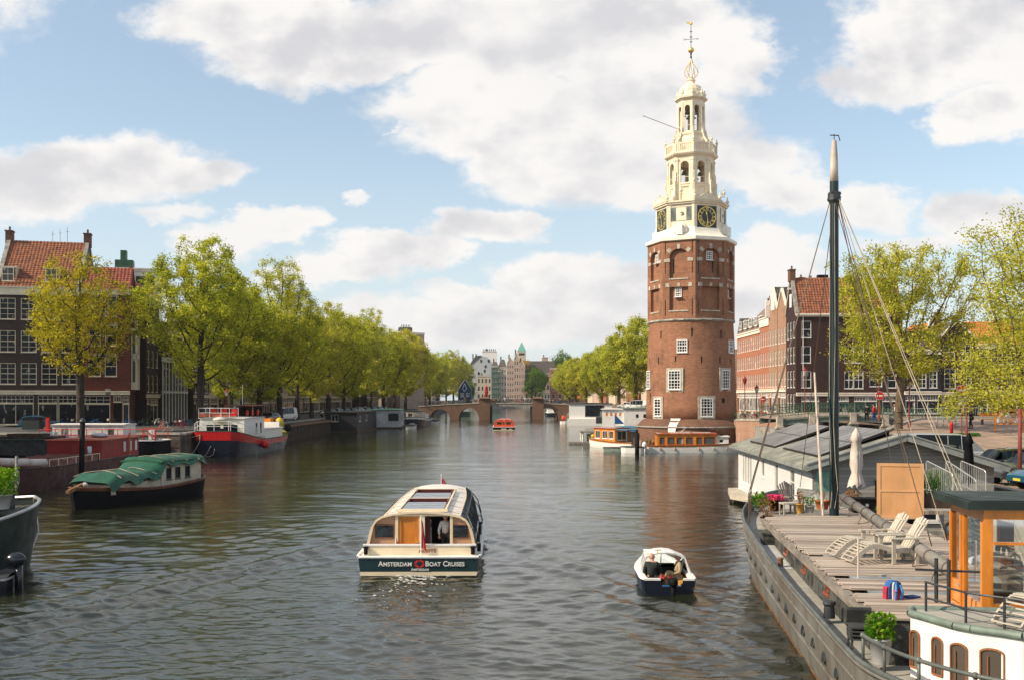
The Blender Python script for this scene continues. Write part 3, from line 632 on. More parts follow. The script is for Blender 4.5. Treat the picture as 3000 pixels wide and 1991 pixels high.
                clock = rg.build('clock_face', 'gold', t)
                for i, tx in enumerate(['XII','I','II','III','IIII','V','VI','VII','VIII','IX','X','XI']):
                    q = 2*math.pi*i/12; o = link('numeral', text_mesh(tx, .44, 'gold', ext=.015, xs=.72), clock)
                    o.matrix_local = M @ Matrix.Translation((cc.x+.92*math.sin(q), cc.y-.02, cc.z+.92*math.cos(q))) @ Matrix.Rotation(q, 4, 'Y') @ Matrix.Rotation(R(90), 4, 'X')
                for (ang, ln, wd) in ((174, 1.05, .09), (347, .72, .13)):
                    hd = MB(M @ Matrix.Translation(cc+Vector((0, -.06, 0))) @ Matrix.Rotation(R(ang), 4, 'Y'))
                    hd.add([(-wd*.4, 0, -.28), (wd*.4, 0, -.28), (wd*.3, 0, .15), (wd*.75, 0, ln*.55), (0, 0, ln), (-wd*.75, 0, ln*.55), (-wd*.3, 0, .15)], [(0, 1, 2, 3, 4, 5, 6)])
                    hd.build('clock_hand', 'gold', clock)
        else:
            slate.box(.32, w-.32, -.02, .02, 26.9, 28.55)
            cs.box(w/2-.62, w/2+.62, -.035, .02, 26.95, 28.5); cs.cyl((w/2, -.1, 27.7), (w/2, -.02, 27.7), .1)
            slate.cyl((w/2+.1, -.09, 27.75), (w/2+.1, .0, 27.75), .22, n=14)
            slate.build('slate_panel', 'slate', t); dm = MB(M); dm.box(w/2-.38, w/2+.38, -.95, .2, 25.2, 26.35); dm.build('dormer', 'white', t)
            dr = MB(M); pts = [(w/2-.8*math.cos(math.pi*i/8), 25.5+1.25*math.sin(math.pi*i/8)) for i in range(9)]; dr.ext(pts, -.55, .2); dr.build('dormer_hood', 'cream_trim', t)
    cs.build('clock_storey', 'cream', t)
    un = MB()
    for k in range(8):
        a = A0+R(45)*k; un.M = None; urn(un, (4.35*math.cos(a), 4.35*math.sin(a), 29.25), 1.0)
        a2 = a+R(22.5)
        if k % 2: urn(un, (4.0*math.cos(a2), 4.0*math.sin(a2), 30.0), 1.1)
    # belfry with open arches
    bf = MB()
    for k, (M, w) in enumerate(octo(2.78, A0-R(90))):
        bf.M = M; ow = 1.02; x0 = w/2-ow/2
        panel(bf, w, 5.9, [(x0, 31.7, ow, 2.55), (x0, 29.55, ow, 1.65)], 29.0, .3)
        spandrel(bf, x0, 34.25-.51, ow, .51, .3)
        bf.box(x0, x0+ow, .12, .16, 29.55, 31.2); bf.box(x0-.1, x0+ow+.1, -.06, .3, 31.5, 31.62)
        bf.box(-.02, .26, -.09, .02, 29.0, 34.6); bf.box(w-.26, w+.02, -.09, .02, 29.0, 34.6)
        bf.box(-.1, .32, -.14, .02, 34.3, 34.55); bf.box(w-.32, w+.1, -.14, .02, 34.3, 34.55)
        bf.box(x0, x0+ow, .1, .13, 32.35, 32.4)
    bf.M = None; bf.lathe([(2.9, 28.9), (3.1, 29.0), (3.0, 29.35), (2.82, 29.5)], 8, rot=A0)
    bf.lathe([(2.4, 34.85), (2.0, 34.9), (.1, 34.95)], 8, rot=A0, cap=False); bf.lathe([(2.5, 31.5), (.1, 31.5)], 8, rot=A0, cap=False)
    # scroll buttresses standing on the corners
    for k in range(8):
        a = A0+R(45)*k; bf.M = Matrix.Rotation(a+R(90), 4, 'Z')
        bf.extx([(-2.75, 29.3), (-3.5, 29.3), (-3.5, 29.8), (-3.2, 30.15), (-3.08, 30.9), (-3.12, 31.6), (-2.98, 32.1), (-2.95, 32.9), (-2.75, 33.1)], -.13, .13)
        bf.ball((0, -3.35, 29.85), .2, 8); bf.ball((0, -3.0, 31.8), .16, 8)
    bf.build('belfry', 'cream', t)
    cn = MB(); cn.lathe([(2.75, 34.5), (2.85, 34.8), (3.15, 35.0), (3.25, 35.15), (3.25, 35.3), (3.1, 35.35)], 8, rot=A0); cn.build('cornice', 'cream', t)
    bl = MB()
    for k, (M, w) in enumerate(octo(3.12, A0-R(90))):
        bl.M = M; bl.box(0, w, .0, .16, 36.25, 36.45); bl.box(0, w, .02, .14, 35.35, 35.5); bl.box(-.02, .3, -.04, .2, 35.3, 36.5); bl.box(w-.3, w+.02, -.04, .2, 35.3, 36.5)
        for i in range(7): x = .45+(w-.9)*i/6; bl.box(x-.065, x+.065, .03, .13, 35.5, 36.25)
    bl.build('balustrade', 'cream', t)
    for k in range(8):
        a = A0+R(45)*k; un.M = None; urn(un, (3.08*math.cos(a), 3.08*math.sin(a), 36.45), .85)
    # drum and lantern
    ln = MB(); ln.lathe([(2.1, 35.2), (2.05, 36.9), (1.95, 37.2), (1.78, 37.5), (1.9, 37.7), (1.9, 37.85), (1.7, 37.95)], 8, rot=A0)
    for k, (M, w) in enumerate(octo(1.62, A0-R(90))):
        ln.M = M; ow = .66; x0 = w/2-ow/2; panel(ln, w, 3.95, [(x0, 38.1, ow, 3.1)], 37.9, .2); spandrel(ln, x0, 41.2-.33, ow, .33, .2)
        ln.box(x0, x0+ow, .06, .1, 38.75, 38.8)
    for k in range(8):
        a = A0+R(45)*k; ln.M = Matrix.Rotation(a+R(90), 4, 'Z'); ln.extx([(-1.7, 37.7), (-2.45, 36.4), (-2.6, 36.4), (-2.5, 36.8), (-2.05, 37.4), (-1.75, 38.6)], -.1, .1)
        ln.M = None; ln.cyl((1.6*math.cos(a), 1.6*math.sin(a), 38), (1.55*math.cos(a), 1.55*math.sin(a), 41.6), .12)
    ln.M = None; ln.lathe([(1.55, 41.7), (1.7, 41.85), (1.98, 42.05), (2.0, 42.2), (1.75, 42.3)], 8, rot=A0); ln.build('lantern', 'cream', t)
    bells = MB()
    for (bx, by, bz, s) in ((0, 0, 39.9, .62), (-.6, -.65, 40.25, .33), (.45, -.75, 40.2, .32), (-.8, .4, 40.2, .3)):
        bells.lathe([(s, 0), (s*.92, s*.12), (s*.7, s*.4), (s*.58, s*.9), (s*.45, s*1.15), (.05, s*1.3)], 14, (bx, by, bz)); bells.cyl((bx, by, bz+s*1.2), (bx, by, 41.7), .03)
    bells.build('bells', 'bronze', t, smooth=True)
    bb = MB()
    for (bx, by, bz, s) in ((.2, 0, 32.5, .75), (-1.0, -.8, 32.9, .35), (.9, -.8, 32.8, .33)):
        bb.lathe([(s, 0), (s*.92, s*.12), (s*.7, s*.4), (s*.58, s*.9), (s*.45, s*1.15), (.05, s*1.3)], 14, (bx, by, bz)); bb.cyl((bx, by, bz+s*1.2), (bx, by, 34.8), .03)
    bb.build('bells', 'bronze', t, smooth=True)
    dm = MB(); dm.lathe([(1.7, 42.3), (1.6, 42.75), (1.45, 42.95), (1.42, 43.3), (1.2, 43.8), (.85, 44.1), (.5, 44.3), (.42, 44.6), (.55, 44.75), (.36, 44.95), (.3, 45.2)], 16, rot=A0).build('dome', 'cream', t, smooth=False)
    for k in range(8):
        a = A0+R(45)*k; urn(un, (1.62*math.cos(a), 1.62*math.sin(a), 42.3), 1.0)
    un.build('finials', 'cream', t)
    on = MB(); pr = [(.16, 44.95), (.45, 45.15), (.78, 45.5), (.88, 45.9), (.78, 46.35), (.5, 46.8), (.26, 47.15), (.14, 47.5)]
    for k in range(8):
        a = A0+R(45)*k+.2; on.tube([(r_*math.cos(a), r_*math.sin(a), z) for r_, z in pr], .06, 6)
    on.cyl((0, 0, 44.9), (0, 0, 47.4), .05); on.lathe([(.18, 47.3), (.14, 47.7), (.05, 47.9)], 8); on.build('openwork_onion', 'cream', t)
    st_ = MB(); st_.lathe([(.1, 47.7), (.13, 48.0), (.08, 48.2), (.12, 48.5), (.08, 48.7)], 10); st_.build('stem', 'iron', t)
    MB().ball((0, 0, 48.95), .38, 16).build('gilded_ball', 'gold', t, smooth=True)
    vn = MB(); vn.cyl((0, 0, 49.2), (0, 0, 52.3), .035); th = A0+R(85)
    vn.M = Matrix.Rotation(th, 4, 'Z'); vn.cyl((-.75, 0, 50.45), (.75, 0, 50.45), .03)
    for (x, z) in ((-.78, 50.45), (.78, 50.45)):
        vn.tube([(x+.1*math.cos(q)*1.0, 0, z+.11*math.sin(q)) for q in [i*math.pi/4 for i in range(9)]], .02, 4)
    for z in (50.1, 50.75, 51.5): vn.cyl((-.2, 0, z), (.2, 0, z), .022); vn.tube([(.11*math.cos(q), 0, z+.11*math.sin(q)) for q in [i*math.pi/4 for i in range(9)]], .018, 4)
    vn.build('vane_rod', 'iron', t)
    v2 = MB(Matrix.Rotation(th, 4, 'Z') @ Matrix.Translation((0, 0, 52.3))); v2.ext([(-.1, .1), (-.3, .35), (-.55, .35), (-.42, .45), (-.55, .56), (-.2, .5), (0, .6), (.2, .42), (.12, .1)], -.04, .04); v2.ball((.02, 0, .3), .18, 8)
    v2.build('weather_vane', 'gold', t)
    bo = MB(); p, q = at(2002, 385, 119)-Vector((TX, TY, 0)), at(1885, 340, 117)-Vector((TX, TY, 0)); bo.cyl(p, q, .045); bo.ball(q, .09, 8); bo.build('flagpole', 'steel', t)
    pa = MB(); pa.box(5.35, 5.65, -.2, .4, 3.6, 12); 
    for c in children(t):
        for me in [c.data]+[k.data for k in children(c)]:
            for v in (me.vertices if me else ()):
                if v.co.z > 42.4: v.co.z = 42.4+(v.co.z-42.4)*.885
tower()

# ================================================================ far bridge
def far_bridge():
    Yb = 285.0; k = Yb/F; X = lambda px: (px-1500)*k; Zp = lambda py: EYE-(py-HZ)*k
    t = thing('brick_bridge', 'long low brick bridge of arches with two tall square piers across the canal', 'bridge', (0, Yb, 0))
    W = 9.
    pl, pr = X(1416), X(1562)
    def dz(x):
        return 4.75-.75*max(0, (pl-x)/(pl-X(1250)))**1.5 if x < pl else (4.75-.55*max(0, (x-pr)/(X(1690)-pr))**1.5 if x > pr else 4.75)
    wl = MB()
    def arched(x0, x1, arcs):
        xs = sorted({x0, x1} | {x0+(x1-x0)*i/24 for i in range(25)} | {a for a, b, c in arcs} | {b for a, b, c in arcs} | {a+(b-a)*i/14 for a, b, c in arcs for i in range(15)})
        def und(x):
            for a, b, c in arcs:
                if a <= x <= b: u = (2*x-a-b)/(b-a); return max(-.5, c*math.sqrt(max(0, 1-u*u)))
            return -1.
        for a, b in zip(xs[:-1], xs[1:]):
            m = (a+b)/2; za, zb = (und(a), und(b)) if und(m) > -1 else (-1, -1)
            for y in (0, W): wl.quad((a, y, za), (b, y, zb), (b, y, dz(b)-.25), (a, y, dz(a)-.25))
            if und(m) > -1: wl.quad((a, 0, za), (a, W, za), (b, W, zb), (b, 0, zb))
    arched(X(1225), pl, [(X(1296)-3.6, X(1296)+2.2, 2.9), (X(1344), X(1404), 3.35)]); wl.build('arcade', 'brick_bridge', t); wl.v, wl.f, wl.m = [], [], []; arched(pr, X(1700), [(X(1575), X(1636), 3.3), (X(1655), X(1690), 2.2)])
    wl.build('arcade', 'brick_bridge', t)
    cp = MB()
    xs = [X(1225)+(X(1700)-X(1225))*i/40 for i in range(41)]
    for a, b in zip(xs[:-1], xs[1:]):
        for y in (-.12, W-.1): cp.add([(a, y, dz(a)-.25), (b, y, dz(b)-.25), (b, y+.35, dz(b)-.25), (a, y+.35, dz(a)-.25), (a, y, dz(a)), (b, y, dz(b)), (b, y+.35, dz(b)), (a, y+.35, dz(a))], [(0,3,2,1),(4,5,6,7),(0,1,5,4),(2,3,7,6)])
    cp.build('coping', 'stone', t)
    dk = MB(); dk.grid([[(x, 0, dz(x)-.12) for x in xs], [(x, W, dz(x)-.12) for x in xs]]); dk.build('roadway', 'asphalt', t)
    gd = MB(); gd.box(pl, pr, .0, .3, 3.75, 4.5).box(pl, pr, W-.3, W, 3.75, 4.5).box(pl, pr, .3, W-.3, 4.2, 4.35); gd.build('span_girder', 'stone_grey', t)
    for a, b in ((pl-3.9*.3, pl+1.9), (pr-.2, pr+3.0)):
        p = MB(); p.box(a, b, -.9, W+.6, -1, 6.0); p.box(a-.12, b+.12, -1.0, W+.7, 5.6, 5.75); p.lathe([((b-a)/1.5, 6.0), ((b-a)/1.7, 6.25), ((b-a)/3, 6.45)], 4, ((a+b)/2, 0, 0), rot=R(45)); p.build('pier', 'brick_bridge', t)
    p = MB()
    for xx in (pl+1.95, pr-.7): p.box(xx, xx+.5, .3, W-.3, -1, 4.2)
    p.build('fender_wall', 'wood_dark', t)
    rl = MB()
    for y in (.1, W-.1):
        for a, b in zip(xs[:-1], xs[1:]):
            rl.bar((a, y, dz(a)+1.0), (b, y, dz(b)+1.0), .07); rl.bar((a, y, dz(a)+.5), (b, y, dz(b)+.5), .05); rl.bar((a, y, dz(a)), (a, y, dz(a)+1.05), .08)
    rl.build('railing', 'iron', t)
    return dz, X
BR_Z, BR_X = far_bridge()

# ================================================================ green footbridge on the right
def side_bridge():
    t = thing('girder_bridge', 'low green iron girder bridge with stone posts over the side canal by the tower quay', 'bridge', (27, 100, 0))
    # deck curve along x: from (0) to 14.5
    f = lambda s: (s*14.8, 4.0+.62*math.sin(math.pi*min(1, max(0, s)))-.35*s)
    g, s2, st, dk = MB(), MB(), MB(), MB()
    n = 20
    for i in range(n):
        (xa, za), (xb, zb) = f(i/n), f((i+1)/n)
        for y in (0, 8.0):
            g.add([(xa, y, za-.62), (xb, y, zb-.62), (xb, y+.12, zb-.62), (xa, y+.12, za-.62), (xa, y, za-.1), (xb, y, zb-.1), (xb, y+.12, zb-.1), (xa, y+.12, za-.1)], [(0,3,2,1),(4,5,6,7),(0,1,5,4),(2,3,7,6)])
            for z0, d in ((-.62, .1), (-.16, .14)): g.bar((xa, y-.08, za+z0), (xb, y-.08, zb+z0), .16, d)
            st.bar((xa, y, za+.03), (xb, y, zb+.03), .3, .2)
        dk.quad((xa, .1, za-.05), (xb, .1, zb-.05), (xb, 8, zb-.05), (xa, 8, za-.05))
    g.build('girder', 'girder', t); st.build('kerb_stone', 'stone', t); dk.build('deck', 'paver', t)
    for s in (.0, .22, .5, .72):
        x, z = f(s); p = MB(); p.box(x-.3, x+.3, -.35, .1, z-.75, z+.22); p.box(x-.4, x+.4, -.5, .2, z-.95, z-.75); p.build('stone_post', 'stone', t)
        q = MB(); q.box(x-.5, x+.5, -.3, 8.2, -1.5, z-.95); q.build('pier', 'stone_grey', t)
    # railing with thin bars
    for y in (.05, 7.95):
        r = MB()
        for i in range(46):
            x, z = f(i/46); x2, z2 = f((i+1)/46)
            r.bar((x, y, z+1.15), (x2, y, z2+1.15), .06); r.bar((x, y, z+.25), (x2, y, z2+.25), .05); r.bar((x, y, z), (x, y, z+1.15+(.12 if i % 6 == 0 else 0)), .07 if i % 6 == 0 else .03)
            if i % 2: r.tube([(x+.14*math.cos(q), y, z+.75+.22*math.sin(q)) for q in [k*math.pi/3 for k in range(7)]], .018, 4)
        r.build('railing', 'green_paint', t)
side_bridge()
def fence_run(name, label, pts, h, mat, step=.33, big=6, swirl=True):
    o = Vector(pts[0]); t = thing(name, label, 'railing', tuple(o)); r = MB(); tot = 0
    for a, b in zip(pts[:-1], pts[1:]):
        a, b = Vector(a)-o, Vector(b)-o; L = (b-a).length; n = max(1, int(L/step))
        for z, w in ((h, .06), (h*.18, .05)): r.bar(a+Vector((0, 0, z)), b+Vector((0, 0, z)), w)
        for i in range(n+1):
            p = a+(b-a)*i/n; k = i % big == 0
            r.bar(p, p+Vector((0, 0, h+(.15 if k else 0))), .08 if k else .03)
            if swirl and i % 2: r.tube([p+Vector((.14*math.cos(q), 0, h*.6+.22*math.sin(q))) for q in [j*math.pi/3 for j in range(7)]], .018, 4)
    r.build('bars', mat, t); return t
P = lambda x, y: (x, y, rz_at(x, y))
fence_run('iron_railing', 'ornate green railing descending the ramp in front of the dark houses', [P(41.8,110), P(43.5,104), P(45.2,99.5), P(47.5,97)], 1.25, 'girder')
fence_run('iron_railing', 'green railing with parked bicycles right of the tower foot', [(26.2,113.2,3.66), (31.4,108.4,3.66)], 1.1, 'girder')
fence_run('iron_railing', 'grey railing on the quay behind the moored houseboats left of the tower', [(21.6,270,3.5), (25.5,238,3.5), (27.9,200,3.5), (28.3,134,3.5)], 1.0, 'iron', step=1.2, swirl=False)

# ================================================================ houses
def house(label, x, y, rz, w, d, z0, h, wall, rows, name='canal_house', gf=None, roof=None, cat='house', frame='frame_white', pane='pane', group=None, side=None, trim='cream_trim', gable=None, cornice=.5, extra=None, chim=1):
    """rows: list of (z, h, [x...], w, cols, rows); side: windows on the right-hand side wall"""
    t = thing(name, label, cat, (x, y, z0), rz, group)
    wl = MB(); ops = []; cl = []
    for (z, hh, xs, ww, c, r) in rows:
        for xx in xs: ops.append((xx, z, ww, hh)); cl.append((xx, z, ww, hh, c, r))
    gops = []
    if gf:
        for o in gf: ops.append(o[:4]); gops.append(o)
    panel(wl, w, h, ops, 0, .2)
    wl.quad((0, 0, 0), (0, d, 0), (0, d, h), (0, 0, h)) if side is None or side[0] != 'l' else None
    wl.quad((0, d, 0), (w, d, 0), (w, d, h), (0, d, h))
    I = Matrix.Identity(4)
    MR = Matrix.Translation((w, 0, 0)) @ Matrix.Rotation(R(90), 4, 'Z')
    ML = Matrix.Translation((0, d, 0)) @ Matrix.Rotation(R(-90), 4, 'Z')
    so = []
    if side:
        so = [(xx, z, ww, hh, c, r) for (z, hh, xs, ww, c, r) in side[1] for xx in xs]
        wl.M = MR if side[0] == 'r' else ML; panel(wl, d, h, so, 0, .2); wl.M = None
    if side is None or side[0] != 'r': wl.quad((w, 0, 0), (w, d, 0), (w, d, h), (w, 0, h))
    rt = roof[0] if roof else 'flat'
    rh = roof[1] if roof else 0
    if rt == 'side':      # ridge parallel to the facade, gable walls left and right
        for xx in (0, w): wl.add([(xx, 0, h), (xx, d, h), (xx, d/2, h+rh)], [(0, 1, 2)])
    if rt == 'front':     # gable in the facade
        for yy in (0, d): wl.add([(0, yy, h), (w, yy, h), (w/2, yy, h+rh)], [(0, 1, 2)])
    wl.build('wall', wall, t)
    for o in cl: win(t, I, o, frame, pane)
    for o in so: win(t, MR if side[0] == 'r' else ML, o, frame, pane)
    for o in gops:
        if o[4] == 'd':
            dm = MB(); dm.box(0, o[2], .12, .18, 0, o[3]*.78); dm.box(.12, o[2]-.12, .1, .12, .25, o[3]*.32); dm.box(.12, o[2]-.12, .1, .12, o[3]*.36, o[3]*.7)
            dm.build('door', o[5] if len(o) > 5 else 'dark_green', t, loc=(o[0], 0, o[1])); win(t, I, (o[0], o[1]+o[3]*.78, o[2], o[3]*.22, 3, 1), frame, pane, name='fanlight')
        else:
            win(t, I, (o[0], o[1], o[2], o[3]*.72, o[4], 1), frame, pane, .1, name='shop_window'); win(t, I, (o[0], o[1]+o[3]*.74, o[2], o[3]*.26, o[4]*4, 2), frame, pane, .06, name='transom_window')
    if gops:
        zz = max(o[1]+o[3] for o in gops)
        MB().box(-.02, w+.02, -.16, .0, zz+.12, zz+.5).box(-.02, w+.02, -.28, .0, zz+.5, zz+.62).build('fascia', trim, t)
    if cornice:
        c = MB(); c.box(-.05, w+.05, -.3, -.0, h-.12, h+.06).box(-.02, w+.02, -.16, -.0, h-.12-cornice, h-.12); 
        if rt == 'flat': c.box(-.05, w+.05, 0, d, h+.0, h+.08)
        if rt == 'front': c = MB(); [c.bar(a, b, .35, .25) for a, b in (((0, 0, h), (w/2, 0, h+rh)), ((w, 0, h), (w/2, 0, h+rh)))]
        c.build('cornice', trim, t)
    if rt != 'flat':
        r = MB(); ov = .25
        if rt == 'side':
            tile_roof(r, (-.1, -ov, h), (w+.2, 0, 0), (0, d/2+ov, rh)); tile_roof(r, (w+.1, d+ov, h), (-w-.2, 0, 0), (0, -d/2-ov, rh))
        elif rt == 'front':
            tile_roof(r, (0, .25, h), (0, d-.25, 0), (w/2, 0, rh)) ; tile_roof(r, (w, d, h), (0, -d+.25, 0), (-w/2, 0, rh))
        elif rt == 'hip':
            k = d*.5
            r.add([(-.2, -.2, h), (w+.2, -.2, h), (w+.2, d+.2, h), (-.2, d+.2, h), (min(k, w*.45)*.6, k, h+rh), (w-min(k, w*.45)*.6, k, h+rh)], [(0, 1, 5, 4), (1, 2, 5), (2, 3, 4, 5), (3, 0, 4)])
        ro = r.build('roof', roof[2], t)
        if rt == 'side' and len(roof) > 3:   # parapets with chimneys
            pp = MB()
            for xx in roof[3]:
                for a, b in (((xx, -.1, h+.1), (xx, d/2, h+rh+.25)), ((xx, d+.1, h+.1), (xx, d/2, h+rh+.25))): pp.bar(a, b, .5, .45)
            pp.build('parapet', 'stone_grey', t)
            for xx in roof[3]:
                c = MB(); c.box(xx-.42, xx+.42, d/2-.6, d/2+.6, h+rh-.6, h+rh+1.1); c.box(xx-.5, xx+.5, d/2-.7, d/2+.7, h+rh+1.1, h+rh+1.25); c.cyl((xx, d/2, h+rh+1.2), (xx, d/2, h+rh+1.8), .13); c.build('chimney', 'brick_brown', ro)
    for i in range(chim if rt in ('flat', 'front', 'hip') else 0):
        c = MB(); cx = w*(.3+.4*i); c.box(cx-.4, cx+.4, d*.5, d*.5+.7, h, h+rh+1.5); c.box(cx-.48, cx+.48, d*.5-.08, d*.5+.78, h+rh+1.5, h+rh+1.65); c.cyl((cx, d*.5+.3, h+rh+1.6), (cx, d*.5+.3, h+rh+2.1), .14); c.build('chimney', 'brick_brown', t)
    if extra: extra(t, w, d, h)
    return t
def dormer(t, x, y, z, w, h, d=2., mat='frame_cream', cols=2):
    m = MB(); m.box(x, x+w, y, y+.12, z, z+.12).box(x, x+.14, y, y+.12, z, z+h).box(x+w-.14, x+w, y, y+.12, z, z+h).box(x-.12, x+w+.12, y-.15, y+d, z+h, z+h+.16)
    m.quad((x, y, z), (x, y+d, z), (x, y+d, z+h), (x, y, z+h)); m.quad((x+w, y, z), (x+w, y+d, z), (x+w, y+d, z+h), (x+w, y, z+h))
    o = m.build('dormer', mat, t); win(o, Matrix.Identity(4), (x+.14, z+.12, w-.28, h-.14, cols, 2), mat, 'pane_curtain', name='window', dep=.01)
# --- left frontal houses
c14, s14 = math.cos(R(14)), math.sin(R(14))
L1 = (-65.0, 124.6)
def x1(t, w, d, h):
    dormer(t, .55, .75, h+.6, 1.7, 1.9, 2.4); dormer(t, 5.6, .75, h+.6, 1.7, 1.9, 2.4)
    a = MB()
    for i in range(3): a.cyl((5.4+i*.9, d/2, h+6.6), (5.4+i*.9, d/2, h+8.2+.3*i), .025, n=4); a.bar((5.2+i*.9, d/2, h+7.8+.2*i), (5.7+i*.9, d/2, h+7.8+.2*i), .03)
    a.build('aerial', 'iron', t)
bx = [.45, 2.9, 5.3, 7.7]
house('dark canal house with cream window frames and an orange tiled roof at the left edge', L1[0], L1[1], R(14), 9.9, 13, ZL, 17.5, 'dark_paint',
      [(13.4, 2.7, bx, 1.85, 2, 4), (9.3, 2.7, bx, 1.85, 2, 4), (5.25, 2.7, bx, 1.85, 2, 4)],
      gf=[(.2, .15, 4.2, 3.7, 2), (4.9, .15, 2.3, 3.7, 1), (7.3, .15, 2.2, 3.7, 1)], roof=('side', 6.8, 'tile_orange', (.15, 9.75)), frame='frame_cream', extra=x1, cornice=.9, trim='frame_cream')
L2 = (L1[0]+10.0*c14, L1[1]+10.0*s14)
def x2(t, w, d, h):
    # lintels and a white oriel on the canal side
    b = MB()
    for z in (14.0, 10.2, 6.3):
        for xx in (.9, 2.85): b.box(xx-.12, xx+1.6, -.05, .02, z+2.5, z+2.95)
    pieces(b, 'lintel', 'stone_grey', t)
    o = MB(); y0 = .9
    o.box(w, w+.75, y0, y0+3.0, 4.6, 5.6).box(w, w+.75, y0, y0+3.0, 8.6, 9.3).box(w, w+.85, y0-.1, y0+3.1, 12.3, 12.55)
    for yy in (y0, y0+1.4, y0+2.85): o.box(w+.55, w+.75, yy, yy+.15, 5.6, 12.3)
    o.box(w+.02, w+.2, y0, y0+.15, 5.6, 12.3); q = o.build('oriel', 'frame_cream', t)
    g = MB(); g.box(w+.02, w+.6, y0+.06, y0+2.9, 5.6, 8.6).box(w+.02, w+.6, y0+.06, y0+2.9, 9.3, 12.3); g.build('pane', 'pane_curtain', q)
    r = MB()
    for i in range(8): r.bar((w+.5, y0+.1+i*.4, 12.6), (w+.5, y0+.1+i*.4, 13.7), .05)
    r.bar((w+.5, y0, 13.7), (w+.5, y0+3, 13.7), .07); r.build('balcony_railing', 'frame_cream', t)
    k = MB(); k.box(2.9, 3.6, -.16, 0, 3.9, 4.7); k.build('stone_plaque', 'stone_grey', t)
    dr = MB(); dr.ext([(-.9, 0), (.9, 0), (.9, 2.2), (0, 3.6), (-.9, 2.2)], 0, .25); e = dr.build('gable_front', 'brick_red', t, loc=(w-.1, 3.0, h), rz=R(90))
    win(e, Matrix.Identity(4), (-.45, .3, .9, 1.8, 2, 2), 'frame_cream', 'pane_curtain', dep=-.08)
house('dark red brick corner house with a white oriel beside the tree-screened dark house', L2[0], L2[1], R(14), 5.9, 5.6, ZL, 17.4, 'brick_red',
      [(14.0, 2.6, [.9, 2.85], 1.45, 1, 2), (10.2, 2.6, [.9, 2.85], 1.45, 1, 2), (6.3, 2.6, [.9, 2.85], 1.45, 1, 2)],
      gf=[(.2, .15, 3.3, 3.6, 1), (3.9, .1, .95, 3.7, 'd', 'black'), (5.0, .15, .8, 3.6, 1)], roof=('side', 3.2, 'tile_red'), side=('r', [(13.6, 2.9, [.9, 2.6], .8, 1, 2)]), frame='frame_cream', extra=x2, trim='frame_cream')
# back block with white roof structure and a big window
def xw(t, w, d, h):
    m = MB(); m.box(3.2, 5.6, .0, 2.0, h, h+1.2).box(3.9, 4.7, .3, 1.6, h+1.2, h+2.6); m.build('chimney', 'green_paint', t)
house('white roof storey with a wide window showing above the corner house', -59.2, 139, R(14), 9.0, 6, ZL, 21.8, 'white', [(18.6, 2.2, [5.9], 2.7, 1, 1)], name='building', cat='building', extra=xw, cornice=.3, chim=0)
# --- left row facing the canal
def rowhouse(x, y, wd, h, wall, label, nb, floors=4, frame='frame_cream', rzd=90, roof=None, z0=ZL, gf=True, fh=3.4, wr=.56, pane='pane', d=9, trim='frame_cream', ww=None, side=None, **k):
    sp = wd/nb; ww = ww or sp*wr; rows = [(4.3+i*fh, min(2.5, fh*.68), [sp*(j+.5)-ww/2 for j in range(nb)], ww, 2 if ww > .95 else 1, 4 if ww > .95 else 2) for i in range(floors) if 4.3+(i+1)*fh < h+.4]
    g = [(.3, .1, 1.0, 3.3, 'd'), (1.6, .3, wd-2.0, 3.1, max(1, int(wd/2.2)))] if gf else None
    return house(label, x, y, R(rzd), wd, d, z0, h, wall, rows, gf=g, roof=roof, frame=frame, pane=pane, trim=trim, side=side, **k)
rowhouse(-49.6, 134.2, 4.9, 17.5, 'brown_wall', 'narrow brown house of slim cream windows next to the red corner house', 3, roof=('side', 3.0, 'tile_orange'), ww=.85, cornice=1.5)
def xc(t, w, d, h):
    m = MB()
    for i in range(9): m.box(.2+i*(w-.6)/8, .42+i*(w-.6)/8, -.12, .0, 0, 8.6)
    m.box(0, w, -.3, 0, 8.6, 9.3); m.box(0, w, -.15, 0, 4.2, 4.5); m.build('pilasters', 'white_worn', t)
rowhouse(-49.3, 139.3, 11, 13.0, 'brown_wall', 'dark house with tall white pilasters behind the second tree', 6, extra=xc, ww=.9, gf=False, frame='frame_white')
rng = random.Random(3); yy = 150.6; i = 0
for wd, h, wl, lb in ((8,15,'brown_wall','shaded brown house behind the forked tree left of the red barge'), (6,13,'wall_cream','dim cream house behind the stern of the red barge'), (5,14,'brick_red','red brick house with a white porch behind the red barge'),
        (8,12,'black_wall','black-fronted house behind the third large tree'), (7,15,'brown_wall','brown house behind the parked dark car'), (6,16,'wall_cream','pale narrow house showing above the white van'),
        (8,14,'brown_wall','dark brown house in the shade left of the floating white cabin'), (7,15,'brick_red','red house deep behind the trunks left of the floating white cabin'), (8,14,'wall_cream','cream house behind the trunks above the floating white cabin'), (9,16,'brown_wall','brown house behind the trees just before the far bridge'),
        (8,15,'brick_red','red brick house nearest the left end of the far bridge'), (10,14,'black_wall','dark house set behind the blue gabled kiosk'), (9,16,'wall_cream','cream house glimpsed between trunks before the blue kiosk'), (10,15,'brown_wall','last brown house of the shaded left row')):
    rowhouse(-48.5-(.25 if i % 2 else 0), yy+.05, wd-.1, h, wl, lb, max(2, int(wd/2.3)), frame='frame_cream' if i % 3 else 'frame_white', d=8); yy += wd; i += 1
rowhouse(-48.5, yy+.05, (299.8-yy)/2-.1, 14.5, 'brick_red', 'wide red brick house closing the shaded left row before the far bridge', 7, d=8); rowhouse(-48.5, yy+(299.8-yy)/2, (299.8-yy)/2, 15.5, 'wall_cream', 'wide cream house level with the left end of the far bridge', 7, d=8)
